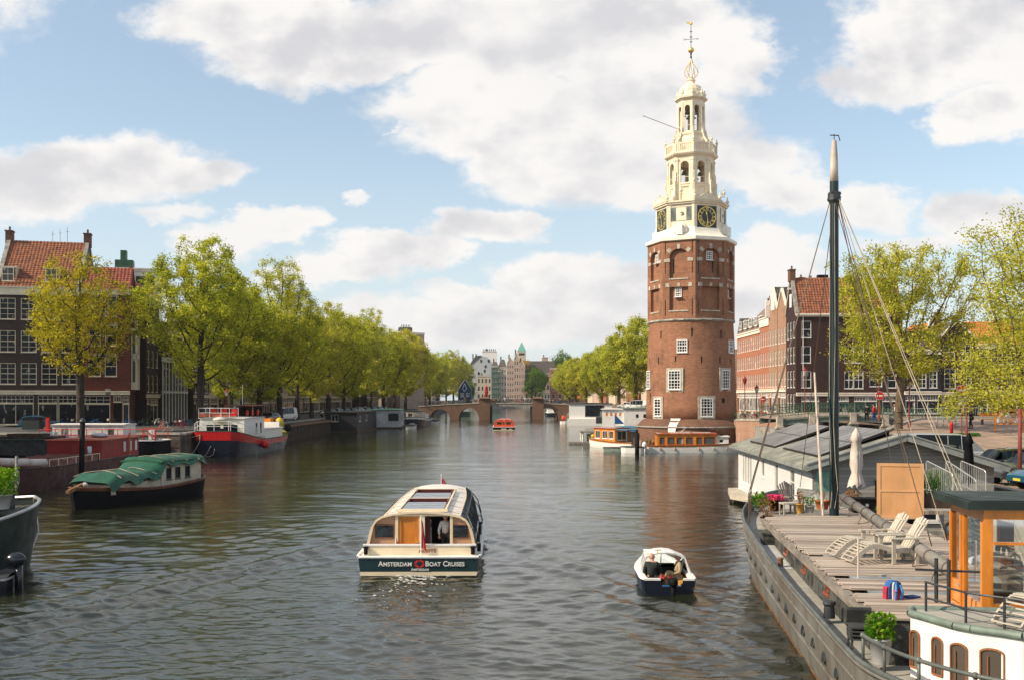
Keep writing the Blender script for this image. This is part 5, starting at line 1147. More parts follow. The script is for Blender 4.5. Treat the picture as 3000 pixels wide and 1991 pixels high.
# ================================================================ people (one skinned surface each, clothes as children)
def skinmesh(name, pts, edges, rad, mat, parent, sub=1):
    me = D.meshes.new(name); me.from_pydata(pts, edges, []); me.materials.append(MATS[mat])
    o = link(name, me, parent)
    m = o.modifiers.new('skin', 'SKIN'); m.use_smooth_shade = True
    lay = me.skin_vertices[0] if me.skin_vertices else None
    if lay is None:
        bpy.context.view_layer.objects.active = o
        me.attributes.new('skin', 'FLOAT', 'POINT')
    for i, r in enumerate(rad):
        d = me.skin_vertices[0].data[i]; d.radius = (r, r) if not isinstance(r, tuple) else r; d.use_root = i == 0
    s = o.modifiers.new('sub', 'SUBSURF'); s.levels = sub; s.render_levels = sub
    return o
def figure(label, loc, rz, J, top='jacket_dark', legs='cloth_blue', hair='hair_dark', bald=False, s=1., group=None, hands=True, sleeves=True):
    """J: joints in metres, x right, y forward (face), z up: pelvis, chest, neck, head, and L/R elbow, hand, knee, foot"""
    t = thing('person', label, 'person', loc, rz, group); t.scale = (s,)*3
    V = Vector; pv, ch, nk, hd = (V(J[k]) for k in ('pelvis', 'chest', 'neck', 'head'))
    up = (ch-pv).normalized(); P_ = [pv, ch, nk, hd]; E = [(0, 1), (1, 2), (2, 3)]; Rd = [.13, (.16, .12), .055, .085]
    cl = [pv, (pv+ch)/2, ch, nk-up*.03]; ce = [(0, 1), (1, 2), (2, 3)]; cr = [.165, .165, (.185, .145), .075]
    lg = [pv+up*.02]; le = []; lr = [.165]
    for sd_, k in ((-1, 'l'), (1, 'r')):
        sh = ch+V((sd_*.18, 0, .06)); el, ha = V(J['elbow_'+k]), V(J['hand_'+k]); hp = pv+V((sd_*.09, 0, -.03)); kn, ft = V(J['knee_'+k]), V(J['foot_'+k])
        n = len(P_); fw = (ha-el).normalized(); wr = ha-fw*.07
        P_ += [sh, el, wr, ha]; E += [(1, n), (n, n+1), (n+1, n+2), (n+2, n+3)]; Rd += [.06, .042, .028, (.04, .02)]
        if hands:
            side = fw.cross(V((0, 0, 1))); side = side.normalized() if side.length > .1 else V((1, 0, 0)); dn = side.cross(fw)
            for q, (off, ln) in enumerate(((-.032, .068), (-.011, .078), (.011, .074), (.032, .058))):
                m = len(P_); a = ha+fw*.03+side*off; P_ += [a, a+fw*ln*.55, a+fw*ln*.8+dn*.03*(-1 if q else -.8)]; E += [(n+3, m), (m, m+1), (m+1, m+2)]; Rd += [.010, .0095, .008]
            m = len(P_); a = ha-side*.035*sd_*-1; P_ += [a, a+fw*.04+side*.03*sd_]; E += [(n+3, m), (m, m+1)]; Rd += [.012, .010]
        m = len(P_); P_ += [hp, kn, ft, ft+V((0, .14, -.02))]; E += [(0, m), (m, m+1), (m+1, m+2), (m+2, m+3)]; Rd += [.09, .06, .042, .035]
        n = len(cl); cl += [sh, el] + ([wr] if sleeves else []); ce += [(2, n), (n, n+1)] + ([(n+1, n+2)] if sleeves else []); cr += [.082, .06] + ([.045] if sleeves else [])
        n = len(lg); lg += [hp, kn, ft+V((0, 0, .03))]; le += [(0, n), (n, n+1), (n+1, n+2)]; lr += [.115, .078, .062]
        sm = MB(); sm.ball(ft+V((0, .07, -.02)), .06, 8, sz=.8, sy=2.2); sm.build('shoe', 'cloth_black', t, True)
    skinmesh('body', [tuple(p) for p in P_], E, Rd, 'skin', t); skinmesh('jacket', [tuple(p) for p in cl], ce, cr, top, t); skinmesh('trousers', [tuple(p) for p in lg], le, lr, legs, t)
    hd_ = MB(); hd_.ball(hd+V((0, .01, .02)), .098, 14, sz=1.22, sy=1.06); hd_.ball(hd+V((0, .115, .0)), .018, 6, sz=1.5)
    for sx in (-1, 1): hd_.ball(hd+V((sx*.1, .0, .01)), .025, 6, sz=1.4, sx=.4)
    hd_.mat(1)
    for sx in (-1, 1): hd_.ball(hd+V((sx*.036, .098, .035)), .012, 6)
    hd_.mat(2).ball(hd+V((0, .1, -.045)), .02, 6, sz=.35, sx=1.4)
    hd_.build('head', ['skin', 'hair_dark', 'cloth_red'], t, True)
    if not bald:
        h = MB(); h.ball(hd+V((0, -.02, .045)), .108, 12, sz=1.1); h.build('hair', hair, t, True)
    return t
def standing(lean=0., walk=.0, arm=.0):
    return dict(pelvis=(0, 0, .93), chest=(0, lean*.3, 1.36), neck=(0, lean*.36, 1.5), head=(0, lean*.42+.02, 1.63), elbow_l=(-.26, -.05+arm*.1, 1.12), hand_l=(-.27, .05+arm*.3, .87+arm*.25),
                elbow_r=(.26, -.05, 1.12), hand_r=(.27, .08, .87), knee_l=(-.1, .05+walk, .5), foot_l=(-.1, walk*1.3-.02, .08), knee_r=(.1, .05-walk*.3, .5), foot_r=(.1, -walk-.02, .08))
def sitting(lean=0., arms=0.):
    return dict(pelvis=(0, 0, .12), chest=(0, lean, .56), neck=(0, lean*1.3, .69), head=(0, lean*1.45+.03, .82), elbow_l=(-.27, lean+.02, .32), hand_l=(-.16, lean+.3, .22), elbow_r=(.27, lean+.0, .32), hand_r=(.2+arms, lean+.1+arms*.5, .15),
                knee_l=(-.14, .45, .16), foot_l=(-.14, .5, -.28), knee_r=(.14, .45, .16), foot_r=(.14, .5, -.28))

# ================================================================ the tour boat
def cabin_sec(w, z0=.66, k=1.):
    return [(1.88, z0), (1.86, .95), (1.80, 1.25), (1.72, 1.55), (1.59, 1.76), (1.38, 1.89), (1.0, 1.98), (.5, 2.04), (0, 2.06)]
def tour_boat(name, label, loc, rz, hullm, cabm, roofm, L=15.5, full=True):
    t = thing(name, label, 'tour boat', loc, rz)
    f = hull_fn(L, 4.25, lambda s: .66+.30*s*s, bow=.42, stern=.05, draft=.4, flare=.10, transom=.97, bpow=.75)
    band(f, 0, 1, n=40).build('hull', hullm, t, smooth=False)
    b = MB(); w = 2.02
    sp = band(f, .40, .53, .018, m=1); sp.build('boot_stripe', 'cream_boat', t)
    band(f, .955, 1.0, .03, m=1).build('sheer_strake', 'white', t)
    gunwale(f, .055).build('gunwale', 'white', t); deckm(f, .985).build('deck', 'white', t)
    taper = lambda y: 1. if y < 7.5 else 1-.13*((y-7.5)/5.)**1.6
    Y0, Y1 = 1.15, 12.6; sec = cabin_sec(1)
    def strip(i0, i1, y0=Y0, y1=Y1, off=0., n=24):
        m = MB()
        for sg in (-1, 1):
            m.grid([[(sg*(sec[i][0]*taper(y)+off), y, sec[i][1]+off*.6) for i in range(i0, i1+1)] for y in [y0+(y1-y0)*j/n for j in range(n+1)]])
        return m
    strip(0, 1).build('cabin_side', 'white' if full else cabm, t)
    strip(1, 5).build('side_glass', 'side_pane_sky_tint' if full else 'boat_glass', t)
    # roof with hatch openings
    r = MB(); hw = .78; opn = [(4.35, 5.35), (8.1, 9.3)] if full else []
    ys = sorted({Y0-.05, Y1+.05} | {a for o in opn for a in o} | {Y0+i*.9 for i in range(13)})
    prof = [(1.38, 1.89), (1.0, 1.98), (hw, 2.01), (.4, 2.05), (0, 2.06)]
    for a, b_ in zip(ys[:-1], ys[1:]):
        for sg in (-1, 1):
            for k in range(4):
                if k >= 2 and any(o[0] < (a+b_)/2 < o[1] for o in opn): continue
                p, q = prof[k], prof[k+1]; ta, tb = taper(a), taper(b_)
                r.quad((sg*p[0]*ta, a, p[1]), (sg*q[0]*ta, a, q[1]), (sg*q[0]*tb, b_, q[1]), (sg*p[0]*tb, b_, p[1]))
    r.build('roof', roofm, t)
    if full:
        g = MB()
        for (a, b_) in ((1.55, 4.3), (5.5, 8.05)):
            n = 9
            g = MB()
            for j in range(n):
                ya, yb = a+(b_-a)*j/n, a+(b_-a)*(j+1)/n
                g.box(-hw+.04, hw-.04, ya, yb, 2.06+.012*(j % 2), 2.095+.012*(j % 2))
            g.build('hatch_panel', 'metal', t)
        h = MB()
        for (a, b_) in ((4.3, 5.4), (8.05, 9.35)):
            h.box(-hw-.03, -hw+.04, a, b_, 1.75, 2.12).box(hw-.04, hw+.03, a, b_, 1.75, 2.12).box(-hw, hw, b_-.05, b_+.02, 1.75, 2.12)
        h.build('hatch_coaming', 'maroon', t)
        fr = MB()
        for y in (1.5, 5.44, 9.4): fr.box(-hw-.14, hw+.14, y-.05, y+.05, 2.04, 2.14)
        for sx in (-1, 1): fr.box(sx*(hw+.06)-.03, sx*(hw+.06)+.03, 1.5, 9.4, 2.02, 2.11)
        for sx in (-1, 1): fr.grid([[(sx*(1.38-q)*taper(y), y, 1.905+q*.25) for q in (0, .07)] for y in (Y0, 4, 7.5, 9, 10.5, Y1)])
        fr.build('roof_rail', 'cream_boat', t)
        rb = MB()
        for j in range(19):
            y = Y0+.02+(Y1-Y0)*j/18; tt = taper(y)
            for sg in (-1, 1): rb.tube([(sg*(x*tt+.015), y, z+.01) for x, z in sec[1:6]], .016 if j % 2 else .024, 4)
        rb.build('glazing_bar', 'iron', t)
        # seats and floor inside
        sm = MB()
        for y in (2.0, 3.9, 5.8, 7.6, 9.6, 11.2):
            for sg in (-1, 1): sm.bar((sg*1.36*taper(y), y, 1.90), (sg*(hw+.1), y, 2.02), .025, .012)
        sm.build('roof_seam', 'tan', t)
        fl = MB(); fl.box(-1.7, 1.7, Y0+.1, 12, .35, .42); fl.build('cabin_floor', 'maroon', t)
        for j in range(9):
            se = MB()
            for sx in (-1, 1): se.box(sx*1.0-.55, sx*1.0+.55, 2.6+j, 3.0+j, .42, .85); se.box(sx*1.0-.55, sx*1.0+.55, 2.6+j, 2.7+j, .85, 1.3)
            se.build('seat_row', 'maroon' if j % 2 else 'varnish_brown', t)
        hr = MB(); pts = [(2.05, .85), (2.05, 1.1), (1.9, 1.6), (1.66, 1.9)]
        for y in (1.3, 4.5, 7.5, 10): hr.tube([(x*taper(y), y, z) for x, z in pts], .022, 5)
        hr.tube([(1.62*taper(y), y, 1.97) for y in (1.3, 4.5, 7.5, 10)], .022, 5); hr.tube([(1.62, 1.3, 1.97), (1.85, .95, 1.5), (2.0, .8, .85)], .03, 5)
        hr.build('handrail', 'iron', t)
        for (x, y) in ((1.93, 3.2), (1.95, 5.2), (1.93, 6.9), (1.75, 9.3), (2.0, .9)): MB().cyl((x+.05, y, .72), (x+.05, y, 1.0), .07, n=10).build('fender', 'black', t)
        for (x, y) in ((-1.85, .35), (1.85, .35), (1.9, 2.2)): MB().lathe([(.07, 0), (.07, .2), (.1, .22), (.1, .26), (.02, .28)], 10, (x, y, .7)).build('bollard', 'black', t)
    else:
        rb = MB()
        for j in range(10):
            y = Y0+.02+(Y1-Y0)*j/9
            for sg in (-1, 1): rb.tube([(sg*(x*taper(y)+.015), y, z+.01) for x, z in sec[0:6]], .04, 4)
        rb.build('glazing_bar', cabm, t)
    # rear bulkhead
    def arc(x):
        x = abs(x); pts = sorted(sec)
        for (a, za), (b_, zb) in zip(pts[:-1], pts[1:]):
            if a <= x <= b_: return za+(zb-za)*(x-a)/(b_-a+1e-6)
        return .7
    bw = MB(); ops = [(-1.60, 1.18, .62, .44), (-.80, .70, .75, 1.25), (.12, .70, .92, 1.25), (1.14, 1.18, .52, .42)] if full else [(-1.35, 1.1, .95, .5), (-.2, 1.1, .4, .5), (.4, 1.1, .95, .5)]
    xs = sorted({-1.86, 1.86} | {o[0] for o in ops} | {o[0]+o[2] for o in ops} | {-1.86+3.72*i/24 for i in range(25)}); zs = sorted({.6, 9} | {o[1] for o in ops} | {o[1]+o[3] for o in ops})
    for a, b_ in zip(xs[:-1], xs[1:]):
        for c, d_ in zip(zs[:-1], zs[1:]):
            mx, mz = (a+b_)/2, (c+min(d_, 2))/2
            if any(o[0] < mx < o[0]+o[2] and o[1] < (c+.02) < o[1]+o[3] for o in ops) : continue
            ca, cb, da, db = min(c, arc(a)), min(c, arc(b_)), min(d_, arc(a)), min(d_, arc(b_))
            if da-ca < 1e-4 and db-cb < 1e-4: continue
            bw.quad((a, Y0, ca), (b_, Y0, cb), (b_, Y0, db), (a, Y0, da)); bw.quad((a, Y0+.05, ca), (b_, Y0+.05, cb), (b_, Y0+.05, db), (a, Y0+.05, da))
    bw.build('rear_wall', 'tan' if full else cabm, t)
    if full:
        e = MB(); P_ = [(x, z) for x, z in sec]; pts = [(-x, Y0-.06, z+.01) for x, z in P_]+[(x, Y0-.06, z+.01) for x, z in P_[::-1][1:]]
        for a, b_ in zip(pts[:-1], pts[1:]): e.bar(a, b_, .10, .07)
        for x in (-.86, -.02, .08, 1.07): e.box(x-.05, x+.05, Y0-.05, Y0+.0, .7, 1.95)
        e.box(-.91, 1.12, Y0-.05, Y0, 1.93, 2.0); e.build('door_frame', 'cream_boat', t)
        d_ = MB(); d_.box(-.80, -.07, Y0+.0, Y0+.05, .7, 1.94); d_.box(-.80, -.70, Y0-.03, Y0, .7, 1.94).box(-.17, -.07, Y0-.03, Y0, .7, 1.94).box(-.7, -.17, Y0-.03, Y0, 1.83, 1.94).box(-.7, -.17, Y0-.03, Y0, .7, .8)
        dd = d_.build('door', 'varnish', t); MB().box(-.2, -.06, Y0-.08, Y0-.03, 1.0, 1.03).build('handle', 'gold', dd)
        for o in (ops[0], ops[3]):
            q = MB(); q.box(o[0]-.03, o[0]+o[2]+.03, Y0-.03, Y0-.005, o[1]-.03, o[1]).box(o[0]-.03, o[0]+o[2]+.03, Y0-.03, Y0-.005, o[1]+o[3], o[1]+o[3]+.03).box(o[0]-.03, o[0], Y0-.03, Y0-.005, o[1], o[1]+o[3]).box(o[0]+o[2], o[0]+o[2]+.03, Y0-.03, Y0-.005, o[1], o[1]+o[3])
            qq = q.build('window', 'varnish_brown', t); MB().quad((o[0], Y0+.02, o[1]), (o[0]+o[2], Y0+.02, o[1]), (o[0]+o[2], Y0+.02, o[1]+o[3]), (o[0], Y0+.02, o[1]+o[3])).build('pane', 'clear_glass', qq)
        dk_ = MB(); dk_.box(1.04, 1.08, Y0-.02, Y0+.5, .7, 1.93).box(.12, .3, Y0+.3, Y0+.34, .45, 1.95); dk_.build('open_door', 'maroon', t)
        tr = MB(); tr.box(.3, 1.0, 2.25, 2.3, .5, 1.9); tr.build('partition', 'black', t)
        co = MB(); co.box(-1.92, 1.92, .45, .55, .62, .98); co.box(-1.92, -1.84, .45, 1.2, .62, .95).box(1.84, 1.92, .45, 1.2, .62, .95); co.build('coaming', 'cream_boat', t)
        cr = MB(); cr.box(-1.96, 1.96, .42, .58, .98, 1.03); cr.build('coaming_rail', 'white', t)
        lettering('Amsterdam', .245, 'white', t, (-.80, -.035, .43), (R(90), 0, 0), small=True); lettering('Boat Cruises', .245, 'white', t, (.90, -.035, .43), (R(90), 0, 0), small=True)
        lettering('Amsterdam', .13, 'white', t, (.05, -.035, .24), (R(90), 0, 0), small=True)
        lettering('AUDYS', .16, 'varnish_red', t, (.27, .44, .80), (R(90), 0, 0), xs=1.2)
        lb = MB()
        for i in range(24):
            if i % 6 == 0: continue
            a, b_ = 2*math.pi*i/24, 2*math.pi*(i+1)/24
            lb.quad(*[(.03+.17*k*math.cos(q), -.04,   .44+.14*k*math.sin(q)) for k, q in ((.6, a), (1, a), (1, b_), (.6, b_))])
        lb.build('lifebuoy_emblem', 'red', t)
    else:
        for o in ops: MB().quad((o[0], Y0+.02, o[1]), (o[0]+o[2], Y0+.02, o[1]), (o[0]+o[2], Y0+.02, o[1]+o[3]), (o[0], Y0+.02, o[1]+o[3])).build('window', 'boat_glass', t)
        MB().box(-.55, .45, -.03, 0, .2, .4).box(.9, 1.5, -.03, 0, .22, .36).build('nameboard', 'white_worn', t); MB().box(-.05, .05, Y0-.03, Y0, 1.75, 2.05).build('mark', 'white', t)
    ng = MB(); ng.add([(-x*taper(Y1), Y1, z) for x, z in sec]+[(x*taper(Y1), Y1, z) for x, z in sec[::-1][1:]], [tuple(range(17))]); ng.build('windscreen', 'boat_glass' if not full else 'side_glass', t)
    return t
tb = tour_boat('tour_boat', 'cream-roofed canal tour boat seen from astern with dark green transom lettering', (-3.2, 33.9, 0), R(.8), 'teal_dark', 'tan', 'roof_boat')
tour_boat('tour_boat', 'small orange-red canal tour boat heading for the far bridge', (-1.5, 186, 0), R(0), 'black', 'orange_boat', 'orange_boat', L=14, full=False)
def flag(label, loc, h, mat='flag_red', w=.17, ln=1.0, sh=False):
    t = thing('flag', label, 'flag', loc); MB().cyl((0, 0, 0), (0, 0, h), .02, n=6).build('pole', 'white', t)
    rows = []
    for j in range(9):
        z = h-.12-ln*j/8; rows.append([(.02+w*(.25+.75*j/8)*k/6, .05*math.sin(k*2.2+j*.4), z-.02*k) for k in range(7)])
    m = MB(); m.grid(rows); m.mat(1); m.grid([[(p[0]+.004, p[1]-.012, p[2]) for p in r[2:4]] for r in rows]); m.build('cloth', [mat, 'white'], t, True); return t
flag('limp red flag with a white streak hanging at the tour boat stern', (-3.15, 34.25, .6), 1.45)
flag('short red pennant at the left of the tour boat rear deck', (-4.10, 34.9, .65), .62, ln=.5, w=.2)
flag('small red and white flag at the bow of the cream tour boat', (-3.5, 49.0, 1.0), 1.35, ln=.35, w=.3)
figure('person in white shirt and dark waistcoat standing in the tour boat rear doorway', (-2.38, 35.35, .42), R(200), standing(.05, 0, .2), 'cloth_white', 'cloth_black', 'hair_dark', s=.88)
sk = MB()
for (x, y, q) in ((-.4, 4.8, 0), (.35, 4.7, 1), (.0, 8.6, 0)): pass
for i, (x, y) in enumerate(((-3.7, 38.6), (-2.9, 38.5), (-3.3, 42.3))):
    figure('passenger seated under the open roof hatch of the tour boat, %s' % ('left of the nearer hatch', 'right of the nearer hatch', 'under the farther hatch')[i], (x, y, .85), 0, sitting(0), ('cloth_white', 'cloth_beige', 'cloth_red')[i], 'cloth_black', hands=False, s=.9)
# foam behind the tour boat
def foam():
    rg = random.Random(4); m = MB()
    for i in range(260):
        d = rg.random()**1.7*5.5; x = -3.2+rg.gauss(0, .35+.08*d)+.0; y = 33.7-d; s = (.02+.10*rg.random()**2)*(1-d/7)
        a = rg.random()*3; n = 6; z = .045+.03*rg.random()
        m.add([(x+s*(1+.4*math.sin(k*2+a))*math.cos(a+k*math.pi*2/n), y+s*.6*math.sin(a+k*math.pi*2/n), z+.015*math.sin(k)) for k in range(n)]+[(x, y, z+s*.3)], [(k, (k+1) % n, n) for k in range(n)])
    tag(m.build('foam', 'foam'), 'churned white foam in the water behind the tour boat', 'foam', kind='stuff')
foam()
# ================================================================ small cabin boat with helmsman
def small_boat():
    t = thing('motor_boat', 'small navy open-backed cabin boat with a cream rim near the clipper', 'boat', (4.88, 30.7, 0), R(-1)); t.scale = (.97, .93, .92)
    f = hull_fn(4.5, 1.78, lambda s: .50+.30*s*s, bow=.55, stern=.1, draft=.3, flare=.18, transom=.90, bpow=.8)
    h = MB(); b = band(f, 0, 1, close=False, n=24); b.build('hull', 'navy', t, True)
    tr = MB(); a = f(0, 1)[0]; c = f(0, 0)[0]
    for y in (0, .06): tr.add([(-a, y, .5), (-c, y, -.3), (c, y, -.3), (a, y, .5), (.45, y, .5), (.40, y, .26), (-.22, y, .26), (-.27, y, .5)], [(0, 1, 2, 3, 4, 5, 6, 7)])
    tr.box(-.22, .42, -.01, .08, .24, .27); tr.build('transom', 'navy', t)
    gw_ = MB()
    for sg in (-1, 1):
        gw_.grid([[(sg*(f(i/20, 1)[0]+.03), f(i/20, 1)[1], f(i/20, 1)[2]+.01), (sg*(f(i/20, 1)[0]+.0), f(i/20, 1)[1], f(i/20, 1)[2]+.045), (sg*max(0, f(i/20, 1)[0]-.20), f(i/20, 1)[1], f(i/20, 1)[2]+.045), (sg*max(0, f(i/20, 1)[0]-.21), f(i/20, 1)[1], f(i/20, 1)[2]-.06)] for i in range(20)])
        gw_.box(min(sg*a, sg*.28 if sg < 0 else .46), max(sg*a, sg*.28 if sg < 0 else .46), -.03, .12, .49, .55)
    gw_.build('side_deck', 'white', t)
    deckm(f, 1, s0=.62).build('foredeck', 'white', t); deckm(f, .42, inset=.05, s0=0, s1=.8).build('cockpit_floor', 'dark_green', t)
    MB().box(-.25, .42, .06, .3, .2, .27).build('blue_mat', 'bright_blue', t)
    hs = MB(); hs.box(-.72, .72, 1.75, 1.8, .1, .62); hs.build('bulkhead', 'black', t)
    fr = MB(); Yr, Yf = .95, 2.15
    arcp = [(-.78, .5), (-.76, .8), (-.66, 1.12), (-.3, 1.24), (0, 1.27), (.3, 1.24), (.62, 1.12), (.73, .8), (.80, .5)]
    for y, k, dz in ((Yr, 1, 0), (Yf, .86, -.03)):
        for p, q in zip(arcp[:-1], arcp[1:]): fr.bar((p[0]*k, y, p[1]+dz), (q[0]*k, y, q[1]+dz), .075, .05)
    for sg in (-1, 1): fr.bar((sg*.78, Yr, .58), (sg*.66, 2.5, .62), .05); fr.bar((sg*.64, Yr+.3, 1.12), (sg*.60, Yr+.55, .55), .045)
    fr.bar((.02, Yf+.2, .62), (.02, Yf, 1.2), .03); fr.build('cabin_frame', 'white', t)
    rf = MB(); rf.grid([[(x*k, y, z+.02+dz) for x, z in arcp[2:7]] for y, k, dz in ((Yr-.06, 1.02, 0), (1.5, .97, .02), (Yf+.03, .88, -.02))]); rf.grid([[(x*k, y, z-.02+dz) for x, z in arcp[2:7]] for y, k, dz in ((Yr-.06, 1.0, 0), (1.5, .95, .02), (Yf+.03, .86, -.02))])
    rf.box(-.62, -.18, Yr+.1, Yf-.2, 1.20, 1.25).build('roof', 'white', t)
    ws = MB(); ws.quad((-.62, Yf+.28, .62), (.62, Yf+.28, .62), (.52, Yf, 1.12), (-.52, Yf, 1.12)); ws.quad((.74, Yr+.05, .6), (.62, Yf+.25, .62), (.55, Yf, 1.1), (.62, Yr+.05, 1.1)); ws.quad((-.74, Yr+.05, .6), (-.62, Yf+.25, .62), (-.55, Yf, 1.1), (-.62, Yr+.05, 1.1))
    ws.build('windscreen', 'clear_glass', t)
    se = MB(); se.box(-.75, -.25, .25, 1.2, .12, .32).box(.4, .8, .2, 1.6, .12, .34); se.build('bench', 'scaffold', t)
    en = MB(); en.ball((.12, -.03, .42), .15, 10, sz=1.2, sy=1.3); en.box(.05, .19, -.1, .02, -.3, .35); en.bar((.1, .05, .45), (-.1, .5, .5), .03); en.build('outboard_motor', 'black', t, True)
    li = MB(); li.cyl((-.25, 1.0, 1.24), (-.25, 1.0, 1.36), .02); li.bar((-.35, 1.0, 1.36), (-.12, 1.0, 1.36), .03); li.build('horn', 'gold', t)
small_boat()
jm = sitting(.06, .18); jm['hand_r'] = (.30, .02, .20); jm['elbow_r'] = (.32, .1, .34)
figure('bald person in a dark hooded jacket steering the small cabin boat, back turned', (4.42, 31.3, .30), R(-8), jm, 'jacket_dark', 'cloth_black', bald=True, s=.92)
jp = sitting(-.05, 0); jp['knee_r'] = (.12, .38, .3); jp['knee_l'] = (-.12, .38, .34)
figure('passenger in beige clothes lying back at the right side of the small cabin boat', (5.30, 31.75, .30), R(95), jp, 'cloth_beige', 'cloth_beige', 'hair_grey', s=.82)
rb = thing('bag', 'red bag lying on the floor of the small cabin boat', 'bag', (4.95, 31.9, .22)); MB().ball((0, 0, .1), .2, 10, sz=.5, sx=1.4).build('bag_body', 'cloth_red', rb, True)

# ================================================================ the grey clipper at lower right
CO, CA = Vector((8.2, 12.6, 0)), R(-6.6)
CM = Matrix.Translation(CO) @ Matrix.Rotation(CA, 4, 'Z')
def CW(x, y, z=0.): return CM @ Vector((x, y, z))
def clipper():
    t = thing('clipper', 'grey steel sailing barge with weathered plank decking and a white aft cabin', 'sailing barge', tuple(CO), CA)
    Lc = 26.4
    def f0(s, tt):
        y = s*Lc
        hw = 2.76
        if y < 3.6: hw *= math.sqrt(max(0, 1-((3.6-y)/3.6)**2))
        if y > 18.4: hw *= max(0., 1-((y-18.4)/8.02)**2.5)**.62
        zs = 1.58+.10*max(0, (5-y)/5)+.75*(max(0, y-10)/15)**1.7
        z = -.5+(zs+.5)*tt
        k = 1-(.10+.10*max(0, (y-18)/7)+.45*max(0, (3-y)/3))*(1-tt)**1.4
        return hw*k, .8+y+(tt-1)*1.2*max(0, (y-22)/3.)-(tt-1)*1.4*max(0, (3-y)/3.), z
    f = f0
    band(f, 0, 1, n=70, m=8).build('hull', 'hull_grey', t, True)
    st = MB()
    for tt, r_ in ((.97, .05), (.80, .035), (.50, .03)):
        for sg in (-1, 1): st.tube([(sg*(f(i/60, tt)[0]+.01), f(i/60, tt)[1], f(i/60, tt)[2]) for i in range(61)], r_, 6)
    st.build('rubbing_strake', 'hull_grey', t, True)
    wl = MB()
    for sg in (-1, 1): wl.grid([[(sg*(f(i/60, tt)[0]+.012), f(i/60, tt)[1], f(i/60, tt)[2]) for i in range(61)] for tt in (.23, .268)])
    wl.build('boot_line', 'rust', t)
    gw_ = gunwale(f, .055, n=70); gw_.build('gunwale', 'rail_grey', t, True)
    ib = MB()
    for sg in (-1, 1): ib.grid([[(sg*max(0, f(i/60, tt)[0]-.06), f(i/60, tt)[1], f(i/60, tt)[2]) for i in range(61)] for tt in (.84, 1.)])
    ib.build('bulwark_lining', 'rail_grey', t)
    deckm(f, .87, n=60, inset=.04).build('deck', 'deck_grey', t)
    pd = MB(); rows = []
    for i in range(9):
        s = (13.8+4.6*i/8)/Lc; h_, y, z = f(s, .87); rows.append([(-h_+.10, y, z+.006), (-2.14, y, z+.006)])
    pd.grid(rows); pd.build('pale_deck_panel', 'deck_pale', t)
    # portholes
    for i in range(16):
        y = 2.5+i*1.2; s = (y-.8)/Lc; a = f(s, .655)
        m = MB(); n = 16; big = (i % 3 != 1); r_ = .145 if i % 2 == 0 else .12
        cx = -a[0]-.008
        m.mat(0).cyl((cx+.05, a[1], a[2]-.01), (cx-.008, a[1], a[2]), r_*1.2, n=n); m.mat(1).cyl((cx+.03, a[1], a[2]-.01), (cx-.014, a[1], a[2]), r_, n=n)
        m.build('porthole', ['hull_grey', 'black_gloss'], t)
    # hatch: coaming, windows, plank top
    HY0, HY1, HW = 4.9, 20.3, 2.1
    co = MB(); ops = []
    for k in range(4): ops.append((4.1+k*2.95, 1.62, .42, .40))
    MLs = Matrix.Translation((-HW, HY1, 0)) @ Matrix.Rotation(R(-90), 4, 'Z')
    co.M = MLs; panel(co, HY1-HY0, .78, ops, 1.3, .1); co.M = None
    co.quad((HW, HY0, 1.3), (HW, HY1, 1.3), (HW, HY1, 2.08), (HW, HY0, 2.08)); co.quad((-HW, HY0, 1.3), (HW, HY0, 1.3), (HW, HY0, 2.08), (-HW, HY0, 2.08)); co.quad((-HW, HY1, 1.3), (HW, HY1, 1.3), (HW, HY1, 2.08), (-HW, HY1, 2.08))
    co.build('coaming', 'coaming', t)
    for o in ops: win(t, MLs, (o[0], o[1], o[2], o[3], 2, 1), 'varnish_red', 'boat_glass', .05, dep=.02)
    rl = MB(); rl.box(-HW-.16, -HW+.04, HY0, HY1, 2.0, 2.09).box(-HW-.10, -HW-.02, HY0, HY1, 1.86, 2.0).box(HW-.04, HW+.16, HY0, HY1, 2.0, 2.09); rl.build('coaming_rail', 'wood_grey', t)
    rg = random.Random(8); y = HY0+.1; k = 0
    while y < HY1-.2:
        gap = k in (2, 4, 7); w_ = .42 if gap else 1.05+.25*rg.random()
        if gap:
            MB().box(-HW+.35, HW-.2, y+.03, y+w_-.03, 2.09, 2.125).build('skylight', 'skylight_sky_tint', t); MB().box(-HW-.05, HW, y, y+w_, 2.02, 2.06).build('skylight_frame', 'coaming', t)
        else:
            m = MB(); yy = y; 
            while yy < y+w_-.05:
                j = rg.random()*.16; dz = rg.random()*.012
                m.box(-HW-.12+j, HW+.1-rg.random()*.15, yy+.008, min(yy+.145, y+w_)-.004, 2.105+dz, 2.145+dz); yy += .15
            ob = m.build('hatch_boards', 'deck_planks', t)
            MB().box(-HW-.1, -HW+.5, y+w_-.03, y+w_+.0, 2.03, 2.1).build('hatch_bearer', 'wood_dark', t)
        y += w_+.02; k += 1
    fd = MB(); fd.box(-1.9, 1.9, HY1+.1, 24.6, 1.88, 1.95); fd.build('foredeck_boards', 'wood_grey', t)
    cbx = MB(); cbx.box(-2.45, -1.95, 18.2, 18.9, 1.45, 1.85); cbx.box(-2.5, -1.9, 18.15, 18.95, 1.85, 1.9); cbx.build('deck_locker', 'coaming', t)
    for (x, yq, s) in ((-2.42, 14.9, .8), (-2.40, 8.3, 1.25)):
        MB().lathe([(.10*s, 0), (.085*s, .2*s), (.11*s, .24*s), (.10*s, .28*s)], 12, (x, yq, 1.42)).build('bollard', 'rust' if s < 1 else 'iron', t)
    # mast with rigging
    MX, MY = .47, 22.0
